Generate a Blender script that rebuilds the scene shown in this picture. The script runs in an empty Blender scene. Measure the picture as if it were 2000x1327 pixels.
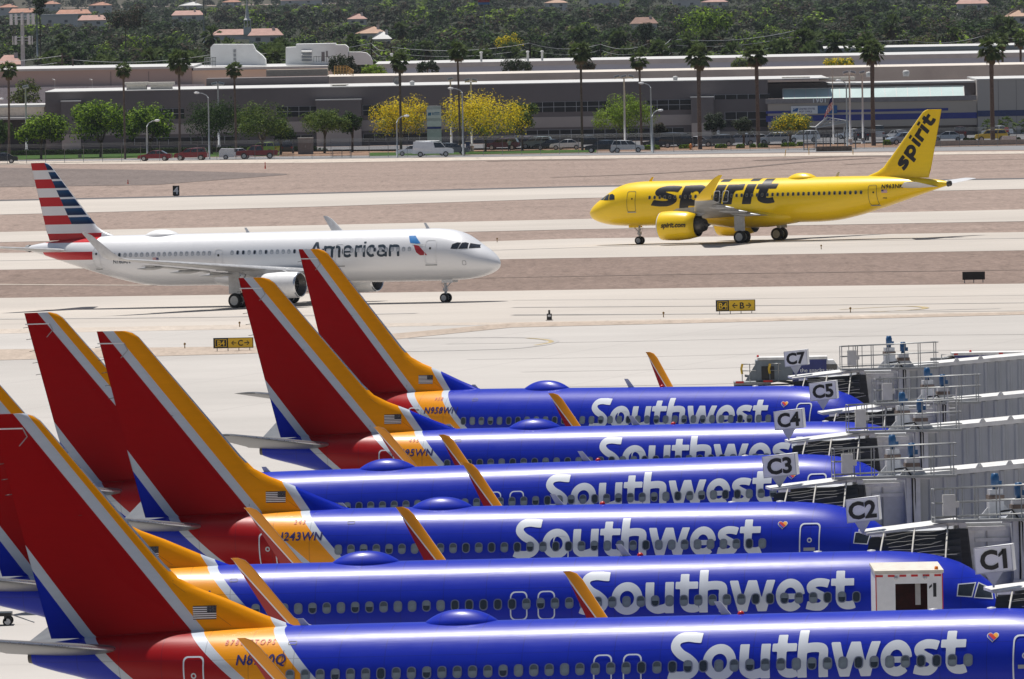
import bpy, bmesh, math, random
import numpy as np
from mathutils import Vector, Matrix
R = math.radians
random.seed(7)
sc = bpy.context.scene
# ---------------------------------------------------------------- camera, sky, sun
F_PX, CAM_H, YH, ROLL, GS = 24057.0, 26.33, -66.7, 0.01784, 0.01705
PIT = math.atan((663.5 - YH) / F_PX)
cam = bpy.data.cameras.new('camera'); cam.sensor_width = 36.0; cam.lens = 36.0 * F_PX / 2000.0
cam.clip_start = 1.0; cam.clip_end = 60000.0
camo = bpy.data.objects.new('camera', cam); sc.collection.objects.link(camo)
CAMR = Matrix.Rotation(R(90) - PIT, 3, 'X') @ Matrix.Rotation(-ROLL, 3, 'Z')
camo.matrix_world = Matrix.Translation((0, 0, CAM_H)) @ CAMR.to_4x4()
sc.camera = camo
SUNV = Vector((-0.18, 0.30, 1.0)).normalized()      # towards the sun
sun_el = math.asin(SUNV.z); sun_az = math.atan2(SUNV.x, SUNV.y)
w = bpy.data.worlds.new('World'); sc.world = w; w.use_nodes = True
wn = w.node_tree.nodes; wl = w.node_tree.links
sky = wn.new('ShaderNodeTexSky'); sky.sky_type = 'NISHITA'; sky.sun_disc = False
sky.sun_elevation = sun_el; sky.sun_rotation = sun_az; sky.dust_density = 1.5
wn['Background'].inputs[1].default_value = 0.055
wl.new(sky.outputs[0], wn['Background'].inputs[0])
sl = bpy.data.lights.new('sun', 'SUN'); sl.energy = 5.0; sl.angle = R(0.53); sl.color = (1.0, 0.955, 0.90)
so = bpy.data.objects.new('sun', sl); sc.collection.objects.link(so)
so.rotation_euler = SUNV.to_track_quat('Z', 'Y').to_euler(); so.location = (0, 300, 400)
sc.view_settings.view_transform = 'Standard'; sc.view_settings.look = 'None'
sc.view_settings.exposure = 0.06; sc.view_settings.gamma = 1.0
sc.cycles.max_bounces = 6; sc.cycles.transparent_max_bounces = 12

# ---------------------------------------------------------------- layout helpers
def ss(a, b, x):
    t = min(1, max(0, (x - a) / (b - a))); return t * t * (3 - 2 * t)
def gz(x, y):
    return GS * x * (1 - ss(1200, 1640, y))
def ray(u, v):
    d = CAMR @ Vector(((u - 1000) / F_PX, -(v - 663.5) / F_PX, -1.0)); return d
def atD(u, v, D):
    d = ray(u, v); k = D / d.y; return Vector((d.x * k, D, CAM_H + d.z * k))
def G(u, v, z=0.0):
    d = ray(u, v); zz = z
    for _ in range(12):
        k = (zz - CAM_H) / d.z; x, y = d.x * k, d.y * k; zz = gz(x, y) + z
    return Vector((x, y, zz))
def XZ(u, v, D):
    p = atD(u, v, D); return p.x, p.z

def link(o, parent=None):
    sc.collection.objects.link(o)
    if parent is not None: o.parent = parent
    return o
def tag(o, label=None, cat=None, group=None, kind=None):
    if label: o['label'] = label
    if cat: o['category'] = cat
    if group: o['group'] = group
    if kind: o['kind'] = kind
    return o
def thing(name, label, cat, loc=(0, 0, 0), rz=0, group=None):
    o = bpy.data.objects.new(name, None); o.empty_display_size = 1
    o.location = loc; o.rotation_euler = (0, 0, rz); link(o)
    return tag(o, label, cat, group)
def copy_tree(o, parent=None):
    c = o.copy(); link(c)
    if parent is not None: c.parent = parent
    for ch in list(o.children): copy_tree(ch, c)
    return c

class MB:
    def __init__(s): s.v = []; s.f = []; s.m = []; s.s = []
    def add(s, vs, fs, mi=0, sm=False):
        b = len(s.v); s.v += [tuple(p) for p in vs]
        for f in fs: s.f.append(tuple(i + b for i in f)); s.m.append(mi); s.s.append(sm)
        return s
    def box(s, x0, x1, y0, y1, z0, z1, mi=0, M=None):
        vs = [(x, y, z) for z in (z0, z1) for y in (y0, y1) for x in (x0, x1)]
        if M is not None: vs = [M @ Vector(p) for p in vs]
        return s.add(vs, [(0, 2, 3, 1), (4, 5, 7, 6), (0, 1, 5, 4), (2, 6, 7, 3), (0, 4, 6, 2), (1, 3, 7, 5)], mi)
    def tube(s, pts, rad, n=8, mi=0, caps=True, sm=True):
        pts = [Vector(p) for p in pts]
        if not hasattr(rad, '__len__'): rad = [rad] * len(pts)
        vs = []; up = None
        for i, p in enumerate(pts):
            d = (pts[min(i + 1, len(pts) - 1)] - pts[max(i - 1, 0)]).normalized()
            if up is None: up = Vector((0, 0, 1)) if abs(d.z) < .9 else Vector((1, 0, 0))
            a = d.cross(up).normalized(); b = a.cross(d)
            for k in range(n):
                t = 2 * math.pi * k / n; vs.append(p + (a * math.cos(t) + b * math.sin(t)) * rad[i])
        fs = [(i * n + k, i * n + (k + 1) % n, (i + 1) * n + (k + 1) % n, (i + 1) * n + k) for i in range(len(pts) - 1) for k in range(n)]
        s.add(vs, fs, mi, sm)
        if caps:
            b = len(s.v) - len(vs)
            s.f.append(tuple(b + k for k in range(n))); s.m.append(mi); s.s.append(False)
            e = len(s.v) - n
            s.f.append(tuple(e + n - 1 - k for k in range(n))); s.m.append(mi); s.s.append(False)
        return s
    def lathe(s, o, ax, prof, n=24, mi=0, sm=True, mis=None):
        o = Vector(o); ax = Vector(ax).normalized()
        a = ax.cross(Vector((0, 0, 1)) if abs(ax.z) < .9 else Vector((1, 0, 0))).normalized(); b = a.cross(ax)
        vs = [o + ax * h + (a * math.cos(2 * math.pi * k / n) + b * math.sin(2 * math.pi * k / n)) * r for h, r in prof for k in range(n)]
        base = len(s.v); s.v += [tuple(p) for p in vs]
        for i in range(len(prof) - 1):
            for k in range(n):
                s.f.append((base + i * n + k, base + i * n + (k + 1) % n, base + (i + 1) * n + (k + 1) % n, base + (i + 1) * n + k))
                s.m.append(mis[i] if mis else mi); s.s.append(sm)
        return s
    def prism(s, poly, y0, y1, mi=0, M=None):   # poly in (x,z), extruded along y
        n = len(poly); vs = [(x, y0, z) for x, z in poly] + [(x, y1, z) for x, z in poly]
        if M is not None: vs = [M @ Vector(p) for p in vs]
        return s.add(vs, [tuple(range(n))[::-1], tuple(range(n, 2 * n))] + [(i, (i + 1) % n, n + (i + 1) % n, n + i) for i in range(n)], mi)
    def build(s, name, mats, parent=None, mesh_only=False):
        me = bpy.data.meshes.new(name); me.from_pydata(s.v, [], s.f)
        for m in (mats if isinstance(mats, (list, tuple)) else [mats]): me.materials.append(m)
        me.polygons.foreach_set('material_index', s.m); me.polygons.foreach_set('use_smooth', s.s); me.update()
        if mesh_only: return me
        return link(bpy.data.objects.new(name, me), parent)

# ---------------------------------------------------------------- materials
class NT:
    def __init__(s, name):
        s.mat = bpy.data.materials.new(name); s.mat.use_nodes = True
        s.n = s.mat.node_tree.nodes; s.l = s.mat.node_tree.links
        s.bsdf = s.n['Principled BSDF']; s.out = s.n['Material Output']
    def put(s, sock, val):
        if val is None: return
        if isinstance(val, bpy.types.NodeSocket): s.l.new(val, sock)
        elif hasattr(val, '__len__') and len(val) == 3 and sock.type == 'RGBA': sock.default_value = (*val, 1)
        else: sock.default_value = val
    def math(s, op, a, b=None, c=None, clamp=False):
        n = s.n.new('ShaderNodeMath'); n.operation = op; n.use_clamp = clamp
        for i, x in enumerate((a, b, c)): s.put(n.inputs[i], x)
        return n.outputs[0]
    def mix(s, f, a, b):
        n = s.n.new('ShaderNodeMix'); n.data_type = 'RGBA'
        s.put(n.inputs[0], f); s.put(n.inputs[6], a); s.put(n.inputs[7], b); return n.outputs[2]
    def coord(s, kind='Object', scale=None, rot=None):
        t = s.n.new('ShaderNodeTexCoord').outputs[kind]
        if scale is None and rot is None: return t
        m = s.n.new('ShaderNodeMapping')
        if rot: m.inputs['Rotation'].default_value = rot
        s.l.new(t, m.inputs[0])
        if scale:
            m2 = s.n.new('ShaderNodeMapping'); m2.inputs['Scale'].default_value = scale; s.l.new(m.outputs[0], m2.inputs[0]); return m2.outputs[0]
        return m.outputs[0]
    def noise(s, vec, scale, detail=3, rough=.55):
        n = s.n.new('ShaderNodeTexNoise'); s.put(n.inputs['Vector'], vec)
        n.inputs['Scale'].default_value = scale; n.inputs['Detail'].default_value = detail; n.inputs['Roughness'].default_value = rough
        return n.outputs[0]
    def ramp(s, f, a, b):
        n = s.n.new('ShaderNodeMapRange'); s.put(n.inputs[0], f); n.inputs[1].default_value = a; n.inputs[2].default_value = b; return n.outputs[0]
    def bump(s, h, strength=.2, dist=.02):
        n = s.n.new('ShaderNodeBump'); n.inputs['Strength'].default_value = strength; n.inputs['Distance'].default_value = dist
        s.put(n.inputs['Height'], h); s.l.new(n.outputs[0], s.bsdf.inputs['Normal'])
    def set(s, **k):
        for a, b in k.items(): s.put(s.bsdf.inputs[a.replace('_', ' ')], b)
        return s.mat
_mc = {}
def mat(name, col, rough=.6, metal=0.0, var=.12, scale=3.0, coat=0, spec=.5, dirt=None):
    if name in _mc: return _mc[name]
    t = NT(name); c = t.coord()
    n = t.noise(c, scale, 4)
    dark = tuple(x * (1 - var) for x in col); lite = tuple(min(1, x * (1 + var)) for x in col)
    cc = t.mix(t.ramp(n, .3, .7), dark, lite)
    if dirt:
        n2 = t.noise(c, scale * .23, 5, .7); cc = t.mix(t.ramp(n2, .5, .8), cc, dirt)
    t.set(Base_Color=cc, Roughness=t.math('ADD', rough - .06, t.math('MULTIPLY', n, .12)), Metallic=metal, Coat_Weight=coat, Coat_Roughness=.06, Specular_IOR_Level=spec)
    _mc[name] = t.mat; return t.mat

def emissive(name, col, st):
    t = NT(name); return t.set(Base_Color=col, Emission_Color=col, Emission_Strength=st)

WHITE = (.80, .80, .80); SWBLUE = (.004, .021, .40); SWRED = (.32, .002, .004); SWYEL = (.80, .30, .003)
SILVER = (.52, .55, .60)
def paint_finish(t, c, rough=.26, coat=.55):
    n = t.noise(t.coord('Object', (1, 1, 1)), 1.6, 5, .6)
    n2 = t.noise(t.coord('Object', (.25, 3, 3)), 2.2, 4)
    t.set(Roughness=t.math('ADD', rough, t.math('MULTIPLY', n, .12)), Coat_Weight=coat, Coat_Roughness=t.math('ADD', .06, t.math('MULTIPLY', n2, .22)), Specular_IOR_Level=.28)
    t.bump(t.math('ADD', n2, t.math('MULTIPLY', n, .3)), .17, .02)
def livery_sw(name, off, coat=.13, spec=.20):
    t = NT(name); xyz = t.n.new('ShaderNodeSeparateXYZ'); t.l.new(t.coord(), xyz.inputs[0])
    T = t.math('SUBTRACT', t.math('MULTIPLY', xyz.outputs[0], -1), off); Z = xyz.outputs[2]
    low = t.math('MINIMUM', t.math('SUBTRACT', Z, 5.35), 0)
    wide = 1.0 if off else 0.0
    def d(k1, k2, c):
        a = t.math('SUBTRACT', T, t.math('MULTIPLY', Z, k1))
        a = t.math('SUBTRACT', a, t.math('MULTIPLY', low, k2 - k1)); return t.math('SUBTRACT', a, c)
    d1 = d(.815, 1.15, 22.68 - .35 * wide); d2 = d(.70, .9, 21.08 - 1.15 * wide); d3 = d(.757, 1.1, 26.07)
    gt = lambda a, b: t.math('GREATER_THAN', a, b)
    white = (.50, .55, .62)
    c = t.mix(gt(d2, -.2), SWBLUE, white); c = t.mix(gt(d2, .17), c, SWYEL); c = t.mix(gt(d1, -.45), c, white)
    c = t.mix(gt(d1, 0.0), c, SWRED); c = t.mix(gt(d3, 0.0), c, white); c = t.mix(gt(d3, .42), c, SWBLUE)
    ring = t.math('LESS_THAN', t.math('FRACT', t.math('MULTIPLY', T, 1 / 1.524)), .022); lap = t.math('LESS_THAN', t.math('ABSOLUTE', t.math('SUBTRACT', Z, 4.47)), .012)
    c = t.mix(t.math('MULTIPLY', t.math('MAXIMUM', ring, lap), .30 if spec > .1 else 0.0), c, (.01, .01, .03))
    n = t.noise(t.coord('Object', (.4, 2, 2)), 3, 5, .65)
    c2 = t.n.new('ShaderNodeHueSaturation'); t.l.new(c, c2.inputs['Color']); t.l.new(t.math('ADD', .9, t.math('MULTIPLY', n, .2)), c2.inputs['Value'])
    paint_finish(t, c, .30, coat); t.set(Base_Color=c2.outputs[0], Specular_IOR_Level=spec); return t.mat
def livery_winglet(name, tt, zt):     # red behind, thin white line, yellow in front
    t = NT(name); xyz = t.n.new('ShaderNodeSeparateXYZ'); t.l.new(t.coord(), xyz.inputs[0])
    T = t.math('MULTIPLY', xyz.outputs[0], -1); Z = xyz.outputs[2]
    d = t.math('SUBTRACT', T, t.math('ADD', t.math('MULTIPLY', t.math('SUBTRACT', Z, zt - .25), .80), tt - .18))
    c = t.mix(t.math('GREATER_THAN', d, -.06), SWYEL, (.7, .7, .7)); c = t.mix(t.math('GREATER_THAN', d, .0), c, SWRED)
    paint_finish(t, c, .3, .5); t.set(Base_Color=c); return t.mat
def livery_aa():
    t = NT('striped_tail_paint'); xyz = t.n.new('ShaderNodeSeparateXYZ'); t.l.new(t.coord(), xyz.inputs[0])
    T = t.math('MULTIPLY', xyz.outputs[0], -1); Z = xyz.outputs[2]
    gt = lambda a, b: t.math('GREATER_THAN', a, b); mul = lambda a, b: t.math('MULTIPLY', a, b)
    body = (.76, .77, .79)
    q = t.math('DIVIDE', t.math('SUBTRACT', 11.22, Z), 1.46)
    fr = t.math('FRACT', t.math('ADD', q, 10.0))
    red = gt(fr, .5)                                   # white first half, red second half
    top = gt(Z, 11.22)
    rear = t.math('MAXIMUM', red, top)
    rear = mul(rear, gt(Z, 4.0))
    q2 = t.math('FRACT', t.math('ADD', t.math('DIVIDE', t.math('SUBTRACT', 11.22, Z), .73), 10.0))
    blue = t.mix(t.math('PINGPONG', t.math('ADD', q2, .15), .5), (.004, .015, .06), (.01, .10, .27))
    front = t.mix(t.math('MAXIMUM', gt(q2, .22), top), (.72, .74, .78), blue)
    isfront = gt(t.math('ADD', 39.8, mul(t.math('SUBTRACT', Z, 6.81), .505)), T)
    tailc = t.mix(rear, (.76, .77, .79), (.50, .012, .02))
    upper = t.mix(mul(isfront, 1), tailc, front)
    lower = t.mix(mul(mul(rear, gt(T, 37.0)), gt(42.4, T)), body, (.50, .012, .02))
    c = t.mix(gt(Z, 6.78), lower, upper)
    paint_finish(t, c, .3, .3); t.set(Base_Color=c, Metallic=.15); return t.mat

M_ = {}
M_['sw7'] = livery_sw('blue_yellow_red_paint', 0.0); M_['sw8'] = livery_sw('blue_yellow_red_paint_long', 5.84)
M_['fin7'] = livery_sw('tail_fin_paint', 0.0, .02, .05); M_['fin8'] = livery_sw('tail_fin_paint_long', 5.84, .02, .05)
M_['aa'] = livery_aa()
def simple_paint(name, col, rough=.3, coat=.5):
    t = NT(name); n = t.noise(t.coord('Object', (.4, 2, 2)), 2.5, 5, .65)
    c = t.mix(n, tuple(x * .90 for x in col), tuple(min(1, x * 1.08) for x in col)); paint_finish(t, c, rough, coat); t.set(Base_Color=c); return t.mat
M_['yellow'] = simple_paint('bright_yellow_paint', (.93, .62, .003), .32, .45)
M_['white'] = mat('white_paint', (.74, .75, .76), .4, var=.05)
M_['letter'] = mat('white_letter_film', (.62, .66, .72), .35, var=.06, scale=1.2, coat=.4)
M_['wingmetal'] = mat('grey_wing_paint', (.42, .43, .44), .42, .2, var=.15, scale=1.2, dirt=(.25, .25, .25))
M_['stabm'] = mat('tailplane_grey', (.15, .155, .16), .4, .2, var=.15, scale=1.2)
M_['bare'] = mat('bare_metal', (.60, .62, .65), .28, .9, var=.1)
M_['darkmetal'] = mat('dark_exhaust_metal', (.10, .095, .09), .45, .7, var=.3)
M_['black'] = mat('black_rubber', (.014, .014, .015), .75, var=.25, scale=6)
M_['blackpaint'] = mat('black_paint', (.010, .010, .012), .35, var=.1)
M_['glassdark'] = mat('dark_window_glass', (.018, .022, .028), .08, var=.3, scale=5, coat=1)
M_['shade'] = mat('window_shade_grey', (.20, .235, .26), .25, var=.15, scale=5, coat=.8)
M_['shade2'] = mat('window_shade_dim', (.075, .09, .105), .2, var=.3, scale=5, coat=.8)
M_['frame'] = mat('window_frame_grey', (.17, .19, .26), .4, var=.1)
M_['framew'] = mat('window_frame_light', (.50, .52, .55), .4, var=.1)
M_['navy'] = mat('navy_letter_paint', (.018, .018, .13), .4, var=.05)
M_['aagrey'] = mat('slate_letter_paint', (.022, .040, .060), .45, var=.06)
M_['redp'] = mat('red_paint', (.52, .012, .012), .4, var=.08)
M_['bluep'] = mat('sky_blue_paint', (.02, .17, .45), .4, var=.2)
M_['grey'] = mat('mid_grey_paint', (.30, .31, .32), .5, var=.1)
M_['lightgrey'] = mat('light_grey_paint', (.55, .56, .58), .5, var=.1, dirt=(.38, .38, .38))
M_['hub'] = mat('wheel_hub_metal', (.45, .46, .47), .4, .3, var=.1)
# ---------------------------------------------------------------- lettering drawn as strokes
def crom(pts, n=6):
    P = [np.array(p, float) for p in pts]; out = []
    for i in range(len(P) - 1):
        a, b, c, d = P[max(i - 1, 0)], P[i], P[i + 1], P[min(i + 2, len(P) - 1)]
        for k in range(n):
            t = k / n; out.append(.5 * ((2 * b) + (-a + c) * t + (2 * a - 5 * b + 4 * c - d) * t * t + (-a + 3 * b - 3 * c + d) * t ** 3))
    out.append(P[-1]); return [tuple(p) for p in out]
def ell(cx, cy, rx, ry, a0, a1, n=20):
    return [(cx + rx * math.cos(R(a0 + (a1 - a0) * i / n)), cy + ry * math.sin(R(a0 + (a1 - a0) * i / n))) for i in range(n + 1)]
def glyph(ch, w, W=None):
    """strokes [(points, width)], clip (zlo, zhi), advance width; x height = 1"""
    h = w / 2; k = w * .92
    if ch == 'S':
        W = W or 1.05; H = 1.37
        return [(crom([(W - .04, H - .30 * w - .13 + .05), (W * .80, H - .5 * k - .02), (W * .52, H - .46 * k), (W * .26, H * .86), (W * .19, H * .71), (W * .36, H * .56), (W * .62, H * .445), (W * .80, H * .30), (W * .70, H * .16), (W * .45, .46 * k), (W * .2, .5 * k), (0.02, .62 * k + .03)]), w * .98)], (0, H), W
    if ch == 'o':
        W = W or 1.03; return [(ell(W / 2, .5, W / 2 - h, .52 - h * .94, 0, 360, 40), w * .97)], None, W
    if ch == 'c':
        W = W or .85; return [(ell(W / 2 + .03, .5, W / 2 - h + .02, .52 - h * .94, 48, 312, 28), w * .97)], None, W
    if ch == 'e':
        W = W or .97
        return [(ell(W / 2, .5, W / 2 - h, .52 - h * .94, 0, 318, 34), w * .97), ([(W * .5 - W * .3, .46), (W - h * .6, .46)], w * .62)], None, W
    if ch == 'a':
        W = W or .88
        return [([(W - h, .62), (W - h, 0)], w), (crom([(.10, .86), (W * .35, 1 - h * .85), (W * .62, 1 - h * .95), (W - h, .62)]), w * .95),
                (ell(W * .46, .30, W * .46 - h * .9, .32 - h * .85, 20, 340, 26), w * .85)], (-.02, 1.03), W
    if ch == 'u':
        W = W or .95
        return [([(h, 1), (h, .34)], w), (crom([(h, .40), (h + .015, .26), (W * .33, h * 1.02), (W * .52, h * .92), (W - h - .05, .22), (W - h, .42)]), w * .96), ([(W - h, 1), (W - h, 0.0)], w)], None, W
    if ch in 'nh':
        W = W or .92; top = 1.0 if ch == 'n' else 1.35
        return [([(h, top), (h, 0)], w), (crom([(h, .56), (h + .05, .80), (W * .5, 1 - h * .92), (W - h - .03, .82), (W - h, .58)]), w * .95), ([(W - h, .60), (W - h, 0)], w)], None, W
    if ch == 'm':
        W = W or 1.45; m = W / 2
        return [([(h, 1), (h, 0)], w), (crom([(h, .60), (h + .05, .80), (m * .55, 1 - h), (m - .03, .82), (m, .58)]), w * .95), ([(m, .60), (m, 0)], w),
                (crom([(m, .60), (m + .05, .80), (m + m * .55 - h * .3, 1 - h), (W - h - .03, .82), (W - h, .58)]), w * .95), ([(W - h, .60), (W - h, 0)], w)], None, W
    if ch == 'r':
        W = W or .62; return [([(h, 1), (h, 0)], w), (crom([(h, .50), (h + .06, .76), (W * .62, 1 - h * 1.0), (W, 1 - h * .8)]), w * .96)], (0, 1.02), W
    if ch == 'i':
        W = W or w; return [([(h, 1), (h, 0)], w), ([(h, 1.14), (h, 1.14 + w * .62)], w)], None, W
    if ch == 't':
        W = W or .74; x = W * .40
        return [([(x, 1.24), (x, .32)], w), (crom([(x, .40), (x + .01, .27), (x + .11, h * 1.15), (W * .80, h * .95), (W + .02, h * 1.25)]), w * .92), ([(0, 1 - h * .82), (W, 1 - h * .82)], w * .80)], (0, 1.3), W
    if ch == 'w':
        W = W or 1.58
        q = w * .60
        return [([(q, 1.03), (W * .30, -.03)], w * .95), ([(W * .30, -.03), (W * .5, 1.03)], w * .90), ([(W * .5, 1.03), (W * .70, -.03)], w * .90), ([(W * .70, -.03), (W - q, 1.03)], w * .95)], (0, 1), W
    if ch == 'A':
        W = W or 1.15; H = 1.33
        return [([(h, -.03), (W * .5, H + .03)], w), ([(W * .5, H + .03), (W - h, -.03)], w), ([(W * .22, .36), (W * .8, .36)], w * .8)], (0, H), W
    if ch == 'p':
        W = W or 1.0
        return [([(h, 1), (h, -.36)], w), (ell(W * .52, .5, W * .48 - h, .52 - h * .94, -140, 140, 30), w * .96), ([(h, .5 + .52 - h * .94), (W * .5, .5 + .52 - h * .94)], w * .9), ([(h, h * .94 - .02), (W * .5, h * .94 - .02)], w * .9)], None, W
    if ch == 's':
        W = W or .86
        return [(crom([(W - .05, 1 - .62 * k), (W * .72, 1 - .46 * k), (W * .45, 1 - .44 * k), (W * .22, .80), (W * .22, .66), (W * .45, .54), (W * .72, .42), (W * .78, .25), (W * .58, .44 * k), (W * .3, .46 * k), (.02, .66 * k)]), w * .92)], (-.02, 1.02), W
def field(strokes, X, Z):
    F = np.full(X.shape, -9.0)
    for pts, w in strokes:
        n = len(pts) - 1; closed = abs(pts[0][0] - pts[-1][0]) + abs(pts[0][1] - pts[-1][1]) < 1e-6
        S = np.full(X.shape, -9.0)
        for i in range(n):
            (ax, az), (bx, bz) = pts[i], pts[i + 1]; dx, dz = bx - ax, bz - az; L = math.hypot(dx, dz)
            if L < 1e-9: continue
            tc = np.clip(((X - ax) * dx + (Z - az) * dz) / L, 0, L)
            S = np.maximum(S, w / 2 - np.hypot(X - ax - dx / L * tc, Z - az - dz / L * tc))
        if not closed:
            m = min(3, n)
            for e, q in ((pts[0], pts[m]), (pts[-1], pts[-1 - m])):
                L = math.hypot(e[0] - q[0], e[1] - q[1]); o = ((X - e[0]) * (e[0] - q[0]) + (Z - e[1]) * (e[1] - q[1])) / L
                near = np.hypot(X - e[0], Z - e[1]) < w * .8
                S = np.where(near, np.minimum(S, -o), S)
        F = np.maximum(F, S)
    return F
def march(F, xs, zs):
    """inside polygons of a field sampled on a grid, as (points, faces)"""
    vs, fs = [], []; nx, nz = len(xs), len(zs)
    for j in range(nz - 1):
        for i in range(nx - 1):
            q = [(F[j, i], xs[i], zs[j]), (F[j, i + 1], xs[i + 1], zs[j]), (F[j + 1, i + 1], xs[i + 1], zs[j + 1]), (F[j + 1, i], xs[i], zs[j + 1])]
            s = [a[0] > 0 for a in q]
            if not any(s): continue
            poly = []
            for k in range(4):
                a, b = q[k], q[(k + 1) % 4]
                if a[0] > 0: poly.append((a[1], a[2]))
                if (a[0] > 0) != (b[0] > 0):
                    t = a[0] / (a[0] - b[0]); poly.append((a[1] + (b[1] - a[1]) * t, a[2] + (b[2] - a[2]) * t))
            if len(poly) > 2:
                fs.append(tuple(range(len(vs), len(vs) + len(poly)))); vs += poly
    return vs, fs
def word(letters, xh, w, cell, slant=0.0, gap=.06):
    """letters: [(char, x_left or None, width or None)] in units of x height -> 2D mesh in metres"""
    V, Fc = [], []; cur = 0
    for ch, x, W in letters:
        if ch == ' ': cur += .4; continue
        st, clip, W = glyph(ch, w, W)
        if x is None: x = cur
        cur = x + W + gap
        c = cell / xh
        xs = np.arange(-.12, W + .12 + c, c); zs = np.arange(-.46, 1.5, c)
        X, Z = np.meshgrid(xs, zs); F = field(st, X, Z)
        if clip: F = np.minimum(F, np.minimum(Z - clip[0], clip[1] - Z))
        vs, fs = march(F, xs, zs)
        b = len(V); V += [((x + a + slant * z) * xh, z * xh) for a, z in vs]; Fc += [tuple(i + b for i in f) for f in fs]
    return V, Fc
_txt = {}
def font_text(s, size, off=0.0, shear=0.0, cut=0.0, space=1.0):
    """text as a flat 2D mesh: x right, y up, origin at left baseline; returns (verts, faces, width)"""
    key = (s, size, off, shear, cut, space)
    if key in _txt: return _txt[key]
    cu = bpy.data.curves.new('lettering', 'FONT'); cu.body = s; cu.size = size; cu.offset = off * size; cu.shear = shear; cu.space_character = space
    cu.resolution_u = 3; ob = bpy.data.objects.new('lettering', cu); sc.collection.objects.link(ob)
    dg = bpy.context.evaluated_depsgraph_get(); me = bpy.data.meshes.new_from_object(ob.evaluated_get(dg))
    bm = bmesh.new(); bm.from_mesh(me)
    if cut and bm.verts:
        lo = min(v.co.y for v in bm.verts); hi = max(v.co.y for v in bm.verts); y = lo + cut
        while y < hi:
            bmesh.ops.bisect_plane(bm, geom=bm.verts[:] + bm.edges[:] + bm.faces[:], plane_co=(0, y, 0), plane_no=(0, 1, 0)); y += cut
    vs = [(min(max(v.co.x, -.1 * size), size * len(s)), min(max(v.co.y, -.28 * size), .95 * size)) for v in bm.verts]; fs = [tuple(v.index for v in f.verts) for f in bm.faces]
    bm.free(); bpy.data.objects.remove(ob); bpy.data.meshes.remove(me); bpy.data.curves.remove(cu)
    wd = max([v[0] for v in vs] + [0]); _txt[key] = (vs, fs, wd); return _txt[key]
def text_obj(name, s, size, m, parent, O, ex, ey, off=.02, shear=0, center=False, space=1.0):
    """flat text on a plane: O origin, ex right, ey up"""
    vs, fs, wd = font_text(s, size, off, shear, 0, space); O, ex, ey = Vector(O), Vector(ex), Vector(ey)
    if center: O = O - ex * wd / 2
    mb = MB(); mb.add([O + ex * a + ey * b for a, b in vs], fs); return mb.build(name, m, parent)

# ---------------------------------------------------------------- aircraft
def interp(x, tab):
    if x <= tab[0][0]: return tab[0][1]
    for (a, p), (b, q) in zip(tab, tab[1:]):
        if x <= b: return p + (q - p) * (x - a) / (b - a)
    return tab[-1][1]
class Body:
    """st: rows (t, top, bottom, halfwidth)"""
    def __init__(s, st, L):
        s.L = L; s.st = st; ts = [r[0] for r in st]
        # smooth resample with monotone cubic (numpy)
        def pchip(xs, ys, x):
            n = len(xs); h = [xs[i + 1] - xs[i] for i in range(n - 1)]; d = [(ys[i + 1] - ys[i]) / h[i] for i in range(n - 1)]
            m = [d[0]] + [0 if d[i - 1] * d[i] <= 0 else 2 * d[i - 1] * d[i] / (d[i - 1] + d[i]) for i in range(1, n - 1)] + [d[-1]]
            for i in range(n - 1):
                if x <= xs[i + 1] or i == n - 2:
                    u = (x - xs[i]) / h[i]; return (2 * u ** 3 - 3 * u * u + 1) * ys[i] + (u ** 3 - 2 * u * u + u) * h[i] * m[i] + (-2 * u ** 3 + 3 * u * u) * ys[i + 1] + (u ** 3 - u * u) * h[i] * m[i + 1]
        N = 400; s.N = N; s.tab = []
        for i in range(N + 1):
            t = L * i / N; s.tab.append([pchip(ts, [r[k] for r in st], t) for k in (1, 2, 3)])
    def at(s, t):
        x = min(max(t / s.L * s.N, 0), s.N - 1e-6); i = int(x); f = x - i
        a, b = s.tab[i], s.tab[i + 1]; return [a[k] + (b[k] - a[k]) * f for k in range(3)]
    def sec(s, t):
        top, bot, w = s.at(t); zw = bot + (top - bot) * .52; return w, zw, top - zw, zw - bot
    def P(s, t, z, side, eps=.0):
        w, zw, bu, bl = s.sec(t); b = bu if z > zw else bl
        q = max(-.999, min(.999, (z - zw) / b)); r = w * math.sqrt(1 - q * q)
        nr, nz = r / w / w, q / b; l = math.hypot(nr, nz) or 1
        return Vector((-t, -side * (r + eps * nr / l), z + eps * nz / l))
    def mesh(s, mi=0, n=56):
        ts = []; t = 0.0
        while t < s.L: ts.append(t); t += .05 if t < .4 else (.15 if t < 2 else (.3 if t < 7 else .6))
        ts.append(s.L); mb = MB(); vs = []
        for t in ts:
            w, zw, bu, bl = s.sec(t)
            for k in range(n):
                a = 2 * math.pi * k / n; c, sn = math.cos(a), math.sin(a); vs.append((-t, w * c, zw + (bu if sn > 0 else bl) * sn))
        fs = [(i * n + k, (i + 1) * n + k, (i + 1) * n + (k + 1) % n, i * n + (k + 1) % n) for i in range(len(ts) - 1) for k in range(n)]
        fs.append(tuple(range(n))); e = (len(ts) - 1) * n; fs.append(tuple(e + n - 1 - k for k in range(n)))
        mb.add(vs, fs, mi, True); return mb
def aprof(x): return 5 * (.2969 * math.sqrt(x) - .126 * x - .3516 * x * x + .2843 * x ** 3 - .1015 * x ** 4)
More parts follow.
